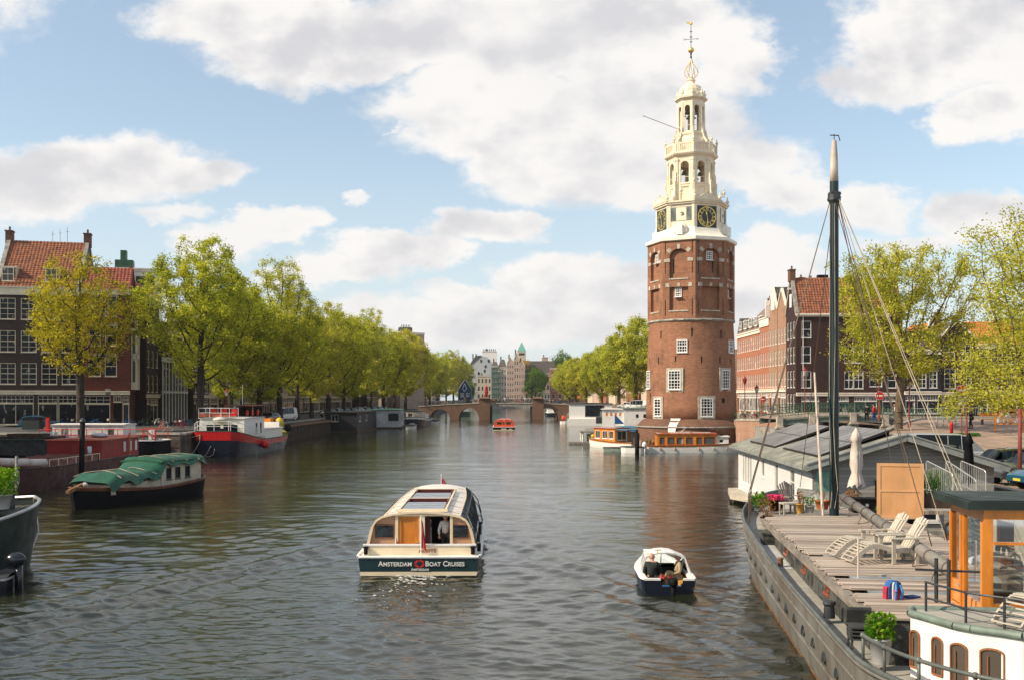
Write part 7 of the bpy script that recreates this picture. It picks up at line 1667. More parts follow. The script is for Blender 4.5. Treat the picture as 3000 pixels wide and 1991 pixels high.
# red and black cruising barge on the left
def red_barge():
    t, f = barge('cruising_barge', 'black and red barge with a white wheelhouse deck moored at the left bank', 'barge', (-30.6, 101.6, 0), R(-1.5), 25, 5.7, lambda s: 1.55+1.15*max(0, 1-s/.42)**1.6+1.0*max(0, (s-.72)/.28)**1.5, 'navy', (.70, 1., 'hull_red'), 'olive', stern=.2, tr=.62, bow=.34, flare=.22)
    w = cabin(t, -2.35, 2.35, 2.6, 10.2, 1.9, 3.95, 'white', 'white', [('s', .7, 2.3, 1.5, 1.0, 2, 1), ('s', 2.5, 2.3, 1.5, 1.0, 2, 1), ('r', 4.3, 2.3, .6, 1.1, 1, 1), ('r', 6.0, 2.3, .6, 1.1, 1, 1)], pane='pane', frame='iron')
    sb = MB(); sb.box(-2.35, 2.35, 2.55, 2.62, 2.05, 3.6); 
    dp = MB(); dp.ball((-.1, 2.2, 3.85), .75, 12, sz=.35, sy=.5); dp.build('stowed_dinghy', 'cloth_white', t, True)
    rails(t, [(-2.4, 2.4, 4.05), (-1.2, 2.3, 4.05), (0, 2.3, 4.05), (.9, 2.3, 4.05), (1.0, 5, 4.05)], 1.0); rails(t, [(-2.4, 2.4, 4.05), (-2.4, 4.6, 4.05), (-2.4, 7, 4.05)], 1.0)
    wb = MB(); wb.box(-2.36, .95, 2.36, 2.38, 4.15, 4.55); wb.build('wind_screen', 'red_roof', t)
    for i in range(3):
        s = MB(); s.box(-1.6+i*1.1, -1.0+i*1.1, 3.4, 3.9, 4.2, 4.35); s.box(-1.6+i*1.1, -1.0+i*1.1, 3.9, 4.0, 4.2, 4.95); s.build('seat', 'red', t)
    for i in range(3): MB().ball((1.4+.35*i, 7+.8*i, 4.5), .28, 8, sz=1.3, sx=.5).build('buoy', 'red', t, True)
    c = MB(); c.box(-.9, 2.3, 6.2, 10.2, 5.25, 5.38); c.build('canopy', 'varnish_brown', t)
    for (x, y) in ((-.8, 6.3), (2.2, 6.3), (-.8, 10.1), (2.2, 10.1)): MB().cyl((x, y, 4.0), (x, y, 5.25), .06).build('canopy_post', 'varnish_brown', t)
    ws = MB(); ws.box(-.8, 2.2, 9.9, 9.95, 4.0, 5.2).box(-.8, -.75, 6.3, 9.9, 4.0, 4.9); ws.build('windscreen', 'boat_glass', t)
    MB().cyl((1.0, 6.5, 5.3), (1.0, 6.5, 7.6), .03).build('antenna', 'white', t)
    pts = []
    for i in range(13):
        s = i/36; h_, y, z = f(s, 1); pts.append((h_-.05, y+.05, z))
    rails(t, [(-p[0], p[1], p[2]) for p in pts[::-2]]+[(-1.5, .08, pts[0][2]), (0, .08, pts[0][2]), (1.5, .08, pts[0][2])]+pts[::2], 1.0)
    h = MB(); h.box(-2.0, 2.0, 10.8, 19.5, 1.5, 2.55).box(-2.1, 2.1, 10.7, 19.6, 2.5, 2.62); h.build('hold_cover', 'white', t)
    a = MB(); a.box(-1.5, 1.5, 19.8, 20.4, 1.6, 3.2).box(-.6, .6, 20.6, 22.5, 1.9, 2.6); a.build('awning_locker', 'white', t)
    l = MB(); l.box(-.8, .4, 20.0, 21.3, 3.0, 3.6); l.build('orange_locker', 'orange', t); y = MB(); y.ball((1.1, 21.6, 3.0), .55, 10, sz=1.3); y.build('yellow_cover', 'yellow', t, True)
    an = MB(); an.ball((2.0, 22.2, 2.4), .45, 8, sz=1.1); an.build('windlass', 'black', t, True)
    m = MB(); m.ball((3.02, 8.2, 1.0), .46, 16); m.build('ball_fender', 'red', t, True); MB().tube([(2.7, 8.6, 2.2), (3.0, 8.3, 1.4)], .03).build('fender_line', 'iron', t)
    ro = MB(); ro.tube([(-1.4, -.05, 2.4), (-1.45, -.12, 1.6), (-1.9, -.3, .7), (-2.5, -.5, .15)], .045, 5).tube([(-1.4, -.05, 2.3), (-2.5, -.02, 2.0), (-2.8, .2, 1.9)], .04, 5).tube([(-.3, -.05, 1.2), (-.7, -.3, .3), (-1.0, -.4, .1)], .035, 5).tube([(.1, -.05, .9), (.05, -.3, .35), (-.3, -.4, .12), (-.8, -.4, .1)], .035, 5); ro.build('mooring_line', 'rope', t)
    MB().box(.6, 1.2, -.02, .3, 2.75, 3.0).build('stern_cleat', 'black', t)
red_barge()
def tarp_boat():
    t, f = barge('tjalk', 'dark wooden-railed boat under a rumpled green tarpaulin, bow towards the viewer', 'boat', (-20.9, 64.3, 0), R(163.5), 12.0, 3.3, lambda s: .85+.30*abs(s-.45)**1.5*3, 'black', (.90, 1., 'varnish_brown'), 'wood_dark', bow=.38, stern=.22, tr=.6, rim='varnish_brown', flare=.2)
    t.scale = (1, .9, 1)
    cabin(t, -1.35, 1.35, .9, 5.4, .7, 2.25, 'wall_cream', 'tarp_green', [('l', .5, 1.2, .6, .7, 1, 1), ('l', 1.5, 1.2, .6, .7, 1, 1), ('l', 2.6, 1.2, .6, .7, 1, 1), ('r', .5, 1.2, .6, .7, 1, 1), ('r', 1.6, 1.2, .6, .7, 1, 1), ('r', 2.8, 1.2, .8, .7, 1, 1)], frame='iron')
    lc = MB(); lc.box(-1.3, 1.3, 5.4, 10.2, .7, 1.25); lc.build('low_cabin', 'wall_cream', t)
    rg = random.Random(2); n, m_ = 26, 14; rows = []
    for j in range(n+1):
        y = .55+10.0*j/n; zt = 2.42 if y < 5.2 else (2.30-.55*min(1, (y-5.2)/1.2) if y < 10 else 1.6-.5*(y-10)); row = []
        for i in range(m_+1):
            u = -1+2*i/m_; x = u*1.62; sag = .05*math.sin(y*2.4+u*3)*(.5+abs(u))+.03*math.sin(y*5.1-u*7)
            zz = zt+.12*(1-u*u)+sag*.6; 
            if abs(u) > .82: zz -= (.38 if y < 5.4 else .45)*(abs(u)-.82)/.18*(1+.35*math.sin(y*3.3+i))
            row.append((x*(1 if abs(u) < .83 else .98), y, zz))
        rows.append(row)
    mm = MB(); mm.grid(rows); mm.build('tarpaulin', 'tarp_green', t, True)
    rp = MB()
    for k in range(6): y = 1.5+k*1.6; rp.tube([(x, y+.3*math.sin(x*2+k), 2.62-(.0 if y < 5.4 else .62)-.14*x*x) for x in (-1.6, -.9, 0, .9, 1.6)], .022, 4)
    for k in range(5):
        y = 5.5+k*.9
        for sg in (-1, 1): rp.cyl((sg*1.6, y, 1.35), (sg*1.62, y+.4*math.sin(k), .95), .02, n=4)
    pieces(rp, 'tarp_rope', 'rope', t)
    b = MB(); b.bar((-.1, 11.0, 1.35), (-.15, 12.5, 1.05), .16, .2).bar((.15, 11.0, 1.3), (.05, 12.4, 1.0), .12, .16); b.build('bow_rubbing_boards', 'rust', t)
    MB().ball((1.75, 3.2, .45), .16, 10, sz=2.).build('fender', 'wall_cream', t, True); 
    bk = MB(); bk.lathe([(.2, 0), (.27, .5), (.24, .48), (.18, .05)], 14, (0.4, .35, 1.05), cap=False); bk.build('bucket', 'blue', t, True)
    wn = MB(); wn.ball((-.4, 11.4, 1.35), .14, 8).cyl((-.4, 11.4, 1.0), (-.4, 11.4, 1.5), .06); wn.build('winch', 'steel', t)
tarp_boat()
def maroon_barge():
    t, f = barge('barge', 'maroon barge with a red deckhouse moored behind the green tarpaulin boat', 'barge', (-33.5, 84.0, 0), R(180), 27, 4.9, lambda s: 1.45+.55*max(0, (s-.6)/.4)**1.4, 'hull_maroon', None, 'maroon_deck', bow=.28, stern=.15, rim='hull_maroon')
    cabin(t, -2.1, 2.1, .8, 8.2, 1.3, 2.85, 'red_cabin', 'red_roof', [('r', 4.6, 1.9, .5, .5, 1, 1), ('s', .5, 1.6, .6, .9, 1, 1)], frame='red_cabin')
    c = MB(); c.box(-1.9, 1.9, 8.4, 15.5, 1.35, 1.75); 
    for k in range(5): c.box(-2.0, 2.0, 8.6+k*1.5, 8.75+k*1.5, 1.75, 1.85)
    c.build('hatch_cover', 'maroon_deck', t)
    wc = MB(); wc.box(-2.1, -1.9, -.0, .0, 0, 0)
    for i in range(3): MB().box(-2.14, -2.1, 1.2+i*1.2, 1.6+i*1.2, 1.8, 2.6).build('window', 'frame_white', t)
    k = MB(); k.ball((-.8, 5.5, 3.15), .75, 12, sz=.26, sy=.5); k.build('roof_dinghy', 'metal', t, True)
    s = MB(); s.cyl((-1.9, 10.0, 1.6), (-1.9, 10.0, 2.5), .16, n=12); s.build('chimney', 'metal', t, True); MB().cyl((-2.35, 3.4, 1.5), (-2.35, 3.4, 3.3), .09).build('flue', 'red_roof', t)
    cv = MB(); pts = [(-2.0, 17.2, 1.75), (-1.4, 18.5, 1.85), (-1.3, 20, 1.95), (-1.0, 21.5, 2.1), (-.6, 23, 2.2)]
    for a, b in zip(pts[:-1], pts[1:]): cv.cyl(a, b, .28, .24, n=10)
    cv.build('rolled_awning', 'fabric_white', t, True)
    pts = [(-f(q/20, 1)[0], f(q/20, 1)[1], f(q/20, 1)[2]) for q in range(7, 14)]; rails(t, pts, .5, 'frame_cream', .025, False)
maroon_barge()
t = thing('mooring_pole', 'tall black mooring pole standing between the maroon barge and the tarpaulin boat', 'pole', (-29.6, 68.0, -1)); MB().cyl((0, 0, 0), (.1, 0, 5.45), .19, .17, n=12).build('post', 'black', t, True); MB().lathe([(.2, 5.4), (.24, 5.5), (.16, 5.62), (.05, 5.75)], 12, (.1, 0, 0)).build('cap', 'iron', t)
t = thing('mooring_pole', 'thin pale pole standing in front of the maroon barge bow', 'pole', (-26.6, 53, -1)); MB().cyl((0, 0, 0), (.08, 0, 4.0), .08, n=8).build('post', 'spar', t, True)
def dark_barge():
    t, f = barge('barge', 'dark green-grey barge with a blunt deckhouse at the left edge', 'barge', (-35.6, 84.5, 0), R(90), 18, 4.4, lambda s: 1.2+.5*s, 'black', None, 'tarp_grey', stern=.15, tr=.7)
    cabin(t, -1.9, 1.9, 2.2, 12, 1.0, 2.55, 'tarp_grey', 'dark_green', [('s', 1.2, 1.4, 1.2, .9, 2, 2), ('r', 2, 1.5, 1, .6, 1, 1), ('r', 5, 1.5, 1, .6, 1, 1)], frame='iron')
    m = MB(); m.box(-1.2, 1.2, 3, 8, 2.65, 2.85).box(-1.0, .6, 4, 7, 2.85, 3.1); m.build('deck_gear', 'wood_dark', t)
    for k in range(3): MB().box(.3, .6, 3.4+k*.5, 3.65+k*.5, 2.9, 3.2).build('deck_lamp', 'frame_white', t)
    r = MB(); r.tube([(-1.7, 1.2, 1.2), (-1.7, 1.2, 2.6), (-1.6, 1.5, 2.85), (-1.5, 1.8, 2.6)], .05).cyl((-1.8, 1.6, 1.2), (-1.8, 1.6, 3.6), .06); r.build('davit', 'steel', t)
dark_barge()
def white_barge():
    t, f = barge('houseboat', 'long dark-hulled barge with a white panelled deckhouse and red railing at the left quay', 'barge', (-33.9, 97.0, 0), R(90), 22, 4.0, lambda s: 2.0, 'black', None, 'tarp_grey', stern=.12, tr=.7, rim='white')
    cabin(t, -1.6, 1.6, 3.6, 10.4, 2.0, 3.5, 'white_worn', 'white_worn', [('l', .8, 2.2, .8, 1.0, 1, 1), ('l', 2.4, 2.2, .8, 1.0, 1, 1), ('l', 5.3, 2.2, .7, 1.0, 1, 1)], frame='white', pane='pane_curtain')
    rails(t, [(-1.85, y, 2.0) for y in (.4, 1.6, 2.8, 4.0, 5.5, 7.0, 8.5, 10, 11.5)], 1.1, 'red', .035)
    rails(t, [(1.7, y, 2.0) for y in (.4, 1.6, 2.8)], 1.1, 'red', .035)
    for i in range(4): MB().tube([(-1.2+.8*i, .8+.3*i, 2.1), (-1.2+.8*i, 1.4+.3*i, 2.9), (-1.0+.8*i, .8+.2*i, 2.3)], .04).build('red_bicycle_frame', 'red', t)
    for i in range(2): MB().box(-.6+.6*i, -.2+.6*i, 1.2, 1.5, 2.05, 3.0).build('deck_chair', 'white', t)
white_barge()
def steel_bow():
    t, f = barge('barge', 'grey steel barge whose curved bow enters at the lower left edge', 'barge', (-23.7, 24.6, 0), R(-28), 13.2, 4.8, lambda s: 1.5+1.0*s*s, 'dark_green', None, 'coaming', bow=.30, stern=.15, tr=.6, rim='steel', flare=.25)
    m = MB(); m.tube([(.0, 12.3, 2.5), (.1, 12.5, 3.1), (.5, 12.2, 3.5), (1.0, 11.6, 3.2), (1.1, 11.0, 2.6)], .04).tube([(0, 13.2, 2.5), (0, 13.35, 1.2), (0, 12.9, .2)], .06); m.build('bow_rail', 'steel', t)
    MB().box(-.8, .9, 10.0, 11.8, 2.2, 2.9).build('deck_locker', 'coaming', t)
steel_bow()
pot('overgrown green planter standing on the grey steel bow', (-17.55, 34.0, 2.3), .35, .5, 'pot_grey', 'leaf_plant', 700, .9, .55, .07)
pot('second leafy tub farther back on the grey steel bow', (-18.4, 35.2, 2.2), .3, .45, 'pot_grey', 'leaf_plant', 500, .7, .5, .07)
def dinghy():
    t = thing('dinghy', 'low dark dinghy under a grey cover with an outboard at the lower left', 'dinghy', (-15.9, 31.6, 0), R(97)); f = hull_fn(4.6, 1.75, lambda s: .42+.14*s, bow=.5, stern=.12, transom=.8, bpow=.7, draft=.3)
    band(f, 0, 1, n=24).build('hull', 'black_gloss', t, True); rows = []
    for j in range(15):
        s = j/14; h_, y, z = f(s, 1.); rows.append([(x*h_*1.03, y+.0, z+.02+.20*(1-abs(x)**2)*(.6+.4*math.sin(j*1.7))) for x in (-1, -.7, -.35, 0, .35, .7, 1)])
    MB().grid(rows).build('cover', 'tarp_grey', t, True)
    o = MB(); o.ball((0, -.05, .95), .24, 12, sz=1., sy=1.4); o.box(-.09, .09, -.25, -.05, -.3, .85); o.build('outboard_motor', 'black_gloss', t, True); gunwale(f, .04).build('rim', 'steel', t)
dinghy()
# ================================================================ left background craft
def simple_house_boat(label, loc, rz, W, L, z1, wall, roof, wins, hull='wood_dark', name='houseboat', frame='frame_white', pane='pane'):
    t = thing(name, label, 'houseboat', loc, rz); MB().box(-W/2-.2, W/2+.2, -.2, L+.3, -.4, .35).build('pontoon', hull, t)
    cabin(t, -W/2, W/2, 0, L, .35, z1, wall, roof, wins, 'cabin', .3, frame=frame, pane=pane, camber=.1); return t
simple_house_boat('square pale grey floating cabin with a green roof left of the far bridge', (-25.0, 197, 0), R(4), 5.7, 14, 3.75, 'grey_wall', 'roof_green', [('s', 3.2, 1.6, 2.1, 1.5, 2, 1), ('r', .6, .8, .9, 2.4, 1, 1), ('r', 2.6, 1.6, 2, 1.3, 2, 1), ('r', 7, 1.6, 2, 1.3, 2, 1)], frame='green_paint')
simple_house_boat('long dark houseboat with a pale roof edge in the shade by the landing stage', (-30.0, 174, 0), R(-2), 5.5, 20, 3.6, 'black_wall', 'tarp_grey', [('s', 1, 2.0, 1.2, 1.2, 2, 1), ('r', 2, 2, 2, 1, 2, 1), ('r', 8, 2, 2, 1, 2, 1)])
t, f = barge('barge', 'white and black cabin barge between the grey floating cabin and the bridge', 'barge', (-21.5, 214, 0), R(-2), 22, 4.6, lambda s: 1.3+1.0*abs(s-.5)**1.5*2, 'navy', (.82, 1, 'white_worn'), 'tarp_grey'); cabin(t, -1.7, 1.7, 2, 9, 1.4, 3.2, 'wall_cream', 'tarp_grey', [('s', .4, 2.0, 1.0, .8, 2, 1), ('r', 1, 2, 1.2, .7, 2, 1)]); cabin(t, -1.5, 1.5, 10, 17, 1.4, 2.4, 'white_worn', 'white_worn', [], 'fore_cabin')
for i, (x, y, L) in enumerate(((-20.3, 196, 5), (-18.6, 236, 6), (-20.0, 246, 7))):
    t, f = barge('rowing_boat', ('small grey open boat moored alongside the grey floating cabin', 'small pale boat nearest the left arch of the far bridge', 'covered launch close to the left arch of the far bridge')[i], 'boat', (x, y, 0), R(-4), L, 1.9, lambda s: .6+.3*s, 'white_worn', None, 'tarp_grey', bow=.5, tr=.8); MB().ball((0, L*.55, .75), .8, 10, sz=.45, sy=1.9).build('cover', 'tarp_grey' if i else 'wood_grey', t, True)
t, f = barge('barge', 'dark unlit barge lying behind the landing stage', 'barge', (-30.9, 198, 0), R(-2), 0.1+14, 3.2, lambda s: 1.4, 'black', None, 'black'); cabin(t, -1.2, 1.2, 2, 9, 1.3, 2.8, 'black_wall', 'iron', [('s', .5, 1.8, 1.2, .7, 2, 1)])
t, f = barge('motor_boat', 'navy launch moored beyond the right arch of the far bridge', 'boat', (13.3, 330, 0), R(5), 9, 3.2, lambda s: 1.2+.6*s, 'navy', (.9, 1, 'white'), 'white'); MB().box(-1.0, 1.0, 3, 6, 1.2, 2.3).build('cabin', 'white', t)
t, f = barge('barge', 'low dark barge seen through the left arch of the far bridge', 'barge', (-16.5, 340, 0), 0, 14, 4, lambda s: 1.3, 'green_paint', None, 'tarp_grey')
# ================================================================ craft on the right in front of and behind the tower
t = simple_house_boat('white flat-roofed houseboat with a wide dark window near the right end of the far bridge', (17.6, 222, 0), R(-4), 9.6, 14, 4.85, 'white', 'iron', [('s', 3.6, 2.0, 4.3, 2.5, 4, 1), ('l', 1.5, 1.5, 1.0, 2.8, 1, 1), ('l', 4, 1.5, 1.0, 2.8, 1, 1)], hull='white_worn', frame='iron')
MB().box(-5.2, 5.2, -.9, 0, -.3, 1.5).build('front_pontoon', 'white', t); MB().box(1.2, 4.4, -.95, -.9, .5, 1.9).build('recess', 'iron', t)
t = simple_house_boat('white wheelhouse barge with small yellow windows behind the orange-fronted launch', (19.6, 190, 0), R(-6), 4.6, 12, 3.9, 'white', 'white_worn', [('s', .7+i*.85, 2.6, .5, .75, 1, 1) for i in range(4)], hull='white', frame='white', pane='orange')
t = simple_house_boat('long houseboat with a curved green-grey roof left of the tower platform', (24.6, 188, 0), R(-6), 6.6, 14, 4.1, 'siding_white', 'girder', [('s', 2.2, 2.3, .6, .8, 1, 1), ('s', 3.6, 2.3, .6, .8, 1, 1), ('s', 5, 2.3, .6, .8, 1, 1)], hull='white_worn')
def salon(label, loc, rz, L, B, wins, frontw=False):
    t, f = barge('salon_boat', label, 'salon boat', loc, rz, L, B, lambda s: .72+.45*s**2.2+.1*(1-s)**3, 'white', (.88, .95, 'varnish'), 'wood_pale', bow=.4, stern=.12, tr=.85, draft=.35, flare=.12, rim='varnish_brown', dt=.96)
    return t, f
t, f = salon('long white salon boat with an orange varnished cabin moored in front of the tower', (14.9, 111.4, 0), R(-90), 11.4, 2.5, 0)
cabin(t, -.95, .95, 1.3, 7.9, .75, 2.05, 'varnish', 'varnish_red', [('r', .25, .95, .6, .8, 1, 1)]+[('r', 1.15+1.02*i, .95, .82, .8, 1, 1) for i in range(3)]+[('r', 4.35, .95, .7, .8, 1, 1), ('r', 5.2, .92, 1.3, .86, 1, 1)], frame='varnish_red', pane='pane_curtain', camber=.14)
cabin(t, -.8, .8, 7.95, 9.3, .8, 1.75, 'white', 'white_worn', [('r', .3, 1.1, .5, .4, 1, 1)], 'fore_cabin', frame='white')
m = MB(); m.box(-.3, .5, 3.6, 5.1, 2.2, 2.32).box(-.35, .4, 5.4, 7.4, 2.2, 2.28).bar((0, 4.1, 2.3), (.1, 4.6, 2.75), .06); m.build('roof_gear', 'fabric_white', t)
for y in (1.6, 3.2, 5.9, 7.6, 9.0): MB().ball((1.28, y, .45), .09, 8, sz=2.2).build('fender', 'rope', t, True)
MB().cyl((0, 10.6, 1.0), (0, 10.7, 2.2), .02).build('flagstaff', 'white', t); MB().ball((.3, 8.6, 1.95), .14, 8, sz=1.4).build('horn', 'black', t, True)
t, f = salon('white launch with an orange varnished front cabin left of the tower platform', (13.4, 118.5, 0), R(28), 9.6, 3.0, 0)
for o_ in [t]: o_.location = (15.2, 118.0, 0); o_.rotation_euler = (0, 0, R(33))
cabin(t, -1.15, 1.15, 3.2, 7.4, .8, 2.35, 'varnish', 'varnish_red', [('l', .3, 1.15, 1.0, .95, 2, 1), ('l', 1.7, 1.15, 1.0, .95, 2, 1), ('l', 3.0, 1.15, .9, .95, 1, 1), ('s', .4, 1.0, 1.4, 1.1, 2, 1)], frame='white', pane='pane_blind', camber=.12)
cv = MB(); cv.box(-1.2, 1.2, .9, 3.1, 2.25, 2.35); 
for (x, y) in ((-1.1, 1.0), (1.1, 1.0), (-1.1, 3.0)): cv.cyl((x, y, .9), (x, y, 2.25), .04)
cv.build('awning', 'tarp_blue', t); MB().ball((0, 9.0, 1.3), .3, 10, sz=.8).build('bow_buoy', 'yellow', t, True)
t = thing('upturned_boat', 'blue-covered boat lying above the launch beside the tower platform', 'boat', (14.6, 138, 1.4), R(-62)); m = MB(); f = hull_fn(7.5, 2.3, lambda s: .5, bow=.45, stern=.2)
rows = []
for j in range(15):
    h_, y, z = f(j/14, 1); rows.append([(x*h_, y, .8*(1-abs(x)**2.2)**.6*(.55+.45*h_)) for x in (-1, -.8, -.5, -.2, .2, .5, .8, 1)])
m.grid(rows); m.build('cover', 'tarp_blue', t, True); MB().box(-.9, .9, .5, 6, -1.5, .05).build('trestle', 'wood_grey', t)
t = thing('jib_cover', 'dark blue triangular sail cover beside the blue-covered boat', 'sail cover', (15.6, 150, 2.2)); t.scale = (.6, .6, .5); m = MB(); m.add([(0, 0, 0), (2.4, 0, 0), (0, 0, 2.9), (0, .5, 0), (2.4, .5, 0), (0, .3, 2.9)], [(0, 1, 2), (3, 5, 4), (0, 2, 5, 3), (1, 4, 5, 2)]); m.build('cloth', 'blue', t)
MB().cyl((0, .2, -2.5), (0, .2, 3.2), .07).build('mast', 'spar', t)
t = thing('jetty', 'small timber jetty on white posts left of the orange-fronted launch', 'jetty', (9.1, 131, 0)); MB().box(0, 3.0, 0, 4, 1.55, 1.7).build('deck', 'wood_grey', t); MB().box(-1.6, 1.4, -1, 2, 0, .3).build('float', 'wood_grey', t)
for (x, y) in ((.3, .2), (2.4, .2), (.3, 3.4), (2.4, 3.4)): MB().cyl((x, y, -1), (x, y, 1.6), .14).build('post', 'white_worn', t)
t, f = barge('rowing_boat', 'rowing boat under a dark green cover beside the timber jetty', 'boat', (10.6, 137, .2), R(-60), 4.2, 1.7, lambda s: .9, 'dark_green', None, 'dark_green'); MB().ball((0, 2.1, .95), .8, 10, sz=.6, sy=2.1).build('cover', 'dark_green', t, True)
t, f = barge('skiff', 'low olive-grey skiff alongside the orange-fronted launch', 'boat', (15.1, 112.6, 0), R(75), 4.8, 1.6, lambda s: .45, 'girder', None, 'wood_grey', bow=.5)
t, f = barge('motor_boat', 'little white boat with a shrouded outboard by the black mooring piles', 'boat', (14.6, 109.8, 0), R(70), 2.6, 1.4, lambda s: .7, 'white', None, 'tarp_grey'); MB().ball((0, -.1, .9), .3, 8, sz=1.3).build('outboard_cover', 'white', t, True)
for i, (px, py, Y, h) in enumerate(((1866, 1330, 108, 2.3), (1858, 1315, 112, 1.6), (1876, 1312, 113, 1.3))):
    t = thing('mooring_pile', ('thick black mooring pile left of the tower platform', 'shorter brown pile just left of the black one', 'stubby pile tucked against the tower platform')[i], 'pile', ((px-1500)/F*Y, Y, -1)); MB().cyl((0, 0, 0), (.05, 0, h+1), .24 if i == 0 else .15, n=10).build('post', ('black', 'wood_dark', 'wood_grey')[i], t, True)
for i in range(8): 
    t = thing('deck_plant', 'flowering tub on the jetty edge beside the launch', 'plant', (15.6+.5*i, 115.2+.35*(i % 3), 1.0), 0, 'tubs along the launch mooring'); MB().lathe([(.12, -.9), (.16, 0)], 8).build('tub', 'terracotta', t); MB().ball((0, 0, .1), .2, 6, sz=.9).build('blooms', ('rust', 'leaf_plant', 'orange')[i % 3], t)
for k, (x, y, L) in enumerate(((10.8, 252, 7),)):
    t, f = barge('rowing_boat', 'small boat with an orange-red buoy at the stem of the flat-roofed houseboat', 'boat', (12.2, 236, 0), R(-10), 4.5, 1.8, lambda s: .7, 'white', None, 'white'); MB().ball((0, .5, 1.3), .5, 10, sz=1.5).build('buoy', 'orange_boat', t, True)
# white boat behind the clipper on the quay side
t, f = barge('cabin_cruiser', 'white cabin boat squeezed between the clipper and the quay', 'boat', (16.1, 19.5, 0), R(1), 15, 4.2, lambda s: 1.35+.5*s, 'white', (.9, 1, 'varnish_brown'), 'wood_pale')
cabin(t, -1.5, 1.5, 4, 10.5, 1.4, 2.9, 'white', 'wood_pale', [('l', .5, 1.8, 1.0, .7, 1, 1), ('l', 2.2, 1.8, 1.2, .7, 1, 1), ('l', 4.2, 1.8, 1.2, .7, 1, 1)], frame='varnish_brown')
m = MB(); m.tube([(-1.9, 9.0+.2*math.cos(q), 1.75+.2*math.sin(q)) for q in [k*.7 for k in range(10)]], .05).tube([(-1.9, 8.8+.3*math.cos(q), 1.7+.25*math.sin(q)) for q in [k*.6 for k in range(12)]], .04); m.build('coiled_hose', 'black', t)
m = MB(); m.tube([(-1.6, 12.5, 2.4), (-1.3, 11.5, 2.95), (-1.0, 10.5, 2.8), (-1.2, 9.8, 2.95)], .05); m.build('orange_rope', 'orange', t)
# teal covered launch glimpsed beyond the wheelhouse
t, f = barge('launch', 'white launch under a teal cover beyond the wheelhouse windows', 'boat', (12.3, 10.5, 0), R(-3), 9, 3.2, lambda s: 1.3+.3*s, 'white', (.85, .92, 'varnish'), 'wood_pale'); MB().ball((0, 4.5, 1.9), 1.3, 12, sz=.6, sy=2.6).build('cover', 'teal_dark', t, True)
# ================================================================ gangway, barriers, closed parasol, crates
t = thing('gangway', 'sloping plank gangway from the quay to the boats behind the plywood board', 'gangway', (13.6, 34.5, 2.2), R(-4)); m = MB(); m.bar((0, 0, 0), (8, 0, .1), 1.6, .12); m.build('planks', 'deck_planks_y', t)
for i, (pa, pb, lb) in enumerate(((at(2714, 1348, 32.5), at(2792, 1387, 31.2), 'leftmost galvanised crowd barrier above the white cabin boat'), (at(2772, 1347, 34), at(2860, 1405, 31.8), 'middle galvanised crowd barrier by the gangway'), (at(2815, 1348, 34.5), at(2888, 1378, 33.2), 'rightmost galvanised crowd barrier beside the folded dark parasol'))):
    t = thing('crowd_barrier', lb, 'barrier', (pa.x, pa.y, pa.z-1.06)); d = pb-pa; m = MB()
    m.tube([(0, 0, 0), (0, 0, 1.0), tuple(d*.04+Vector((0, 0, 1.06))), tuple(d*.96+Vector((0, 0, 1.06))), tuple(d+Vector((0, 0, 1.0))), tuple(d)], .022, 6).tube([(0, 0, .22), tuple(d+Vector((0, 0, .22)))], .018, 5); m.build('frame', 'steel', t, True)
    m = MB()
    for k in range(1, 14): m.cyl(d*k/14+Vector((0, 0, .22)), d*k/14+Vector((0, 0, 1.04)), .009, n=5)
    m.build('bars', 'steel', t)
    for q in (.05, .95): MB().bar(d*q+Vector((-.12, -.25, .02)), d*q+Vector((.12, .25, .02)), .04, .03).build('foot', 'steel', t)
t = thing('quay_planter', 'tall grasses in a planter on the gangway end', 'planter', tuple(at(2750, 1440, 32)-Vector((0, 0, .5)))); MB().box(-.5, .5, -.25, .25, 0, .45).build('trough', 'wood_dark', t)
m = MB(); rr = random.Random(1)
for k in range(90): x, y = rr.uniform(-.45, .45), rr.uniform(-.2, .2); m.tube([(x, y, .4), (x+rr.uniform(-.1, .1), y, .8), (x+rr.uniform(-.25, .25), y, 1.0+rr.random()*.3)], .008, 3)
m.build('grass_blades', 'leaf_plant' if False else 'grass', t)
parasol('folded black parasol standing by the parked cars', (at(2838, 1415, 38.5).x, 38.5, 2.0), 2.75, .19, 'black')
t = thing('skip_container', 'yellow-edged box beside the parked cars', 'container', (22.4, 41.0, 2.0)); MB().box(-.9, .9, -.4, .4, .1, .62).build('box', 'yellow', t); MB().box(-.95, .95, -.45, .45, .62, .7).build('rim', 'orange', t)
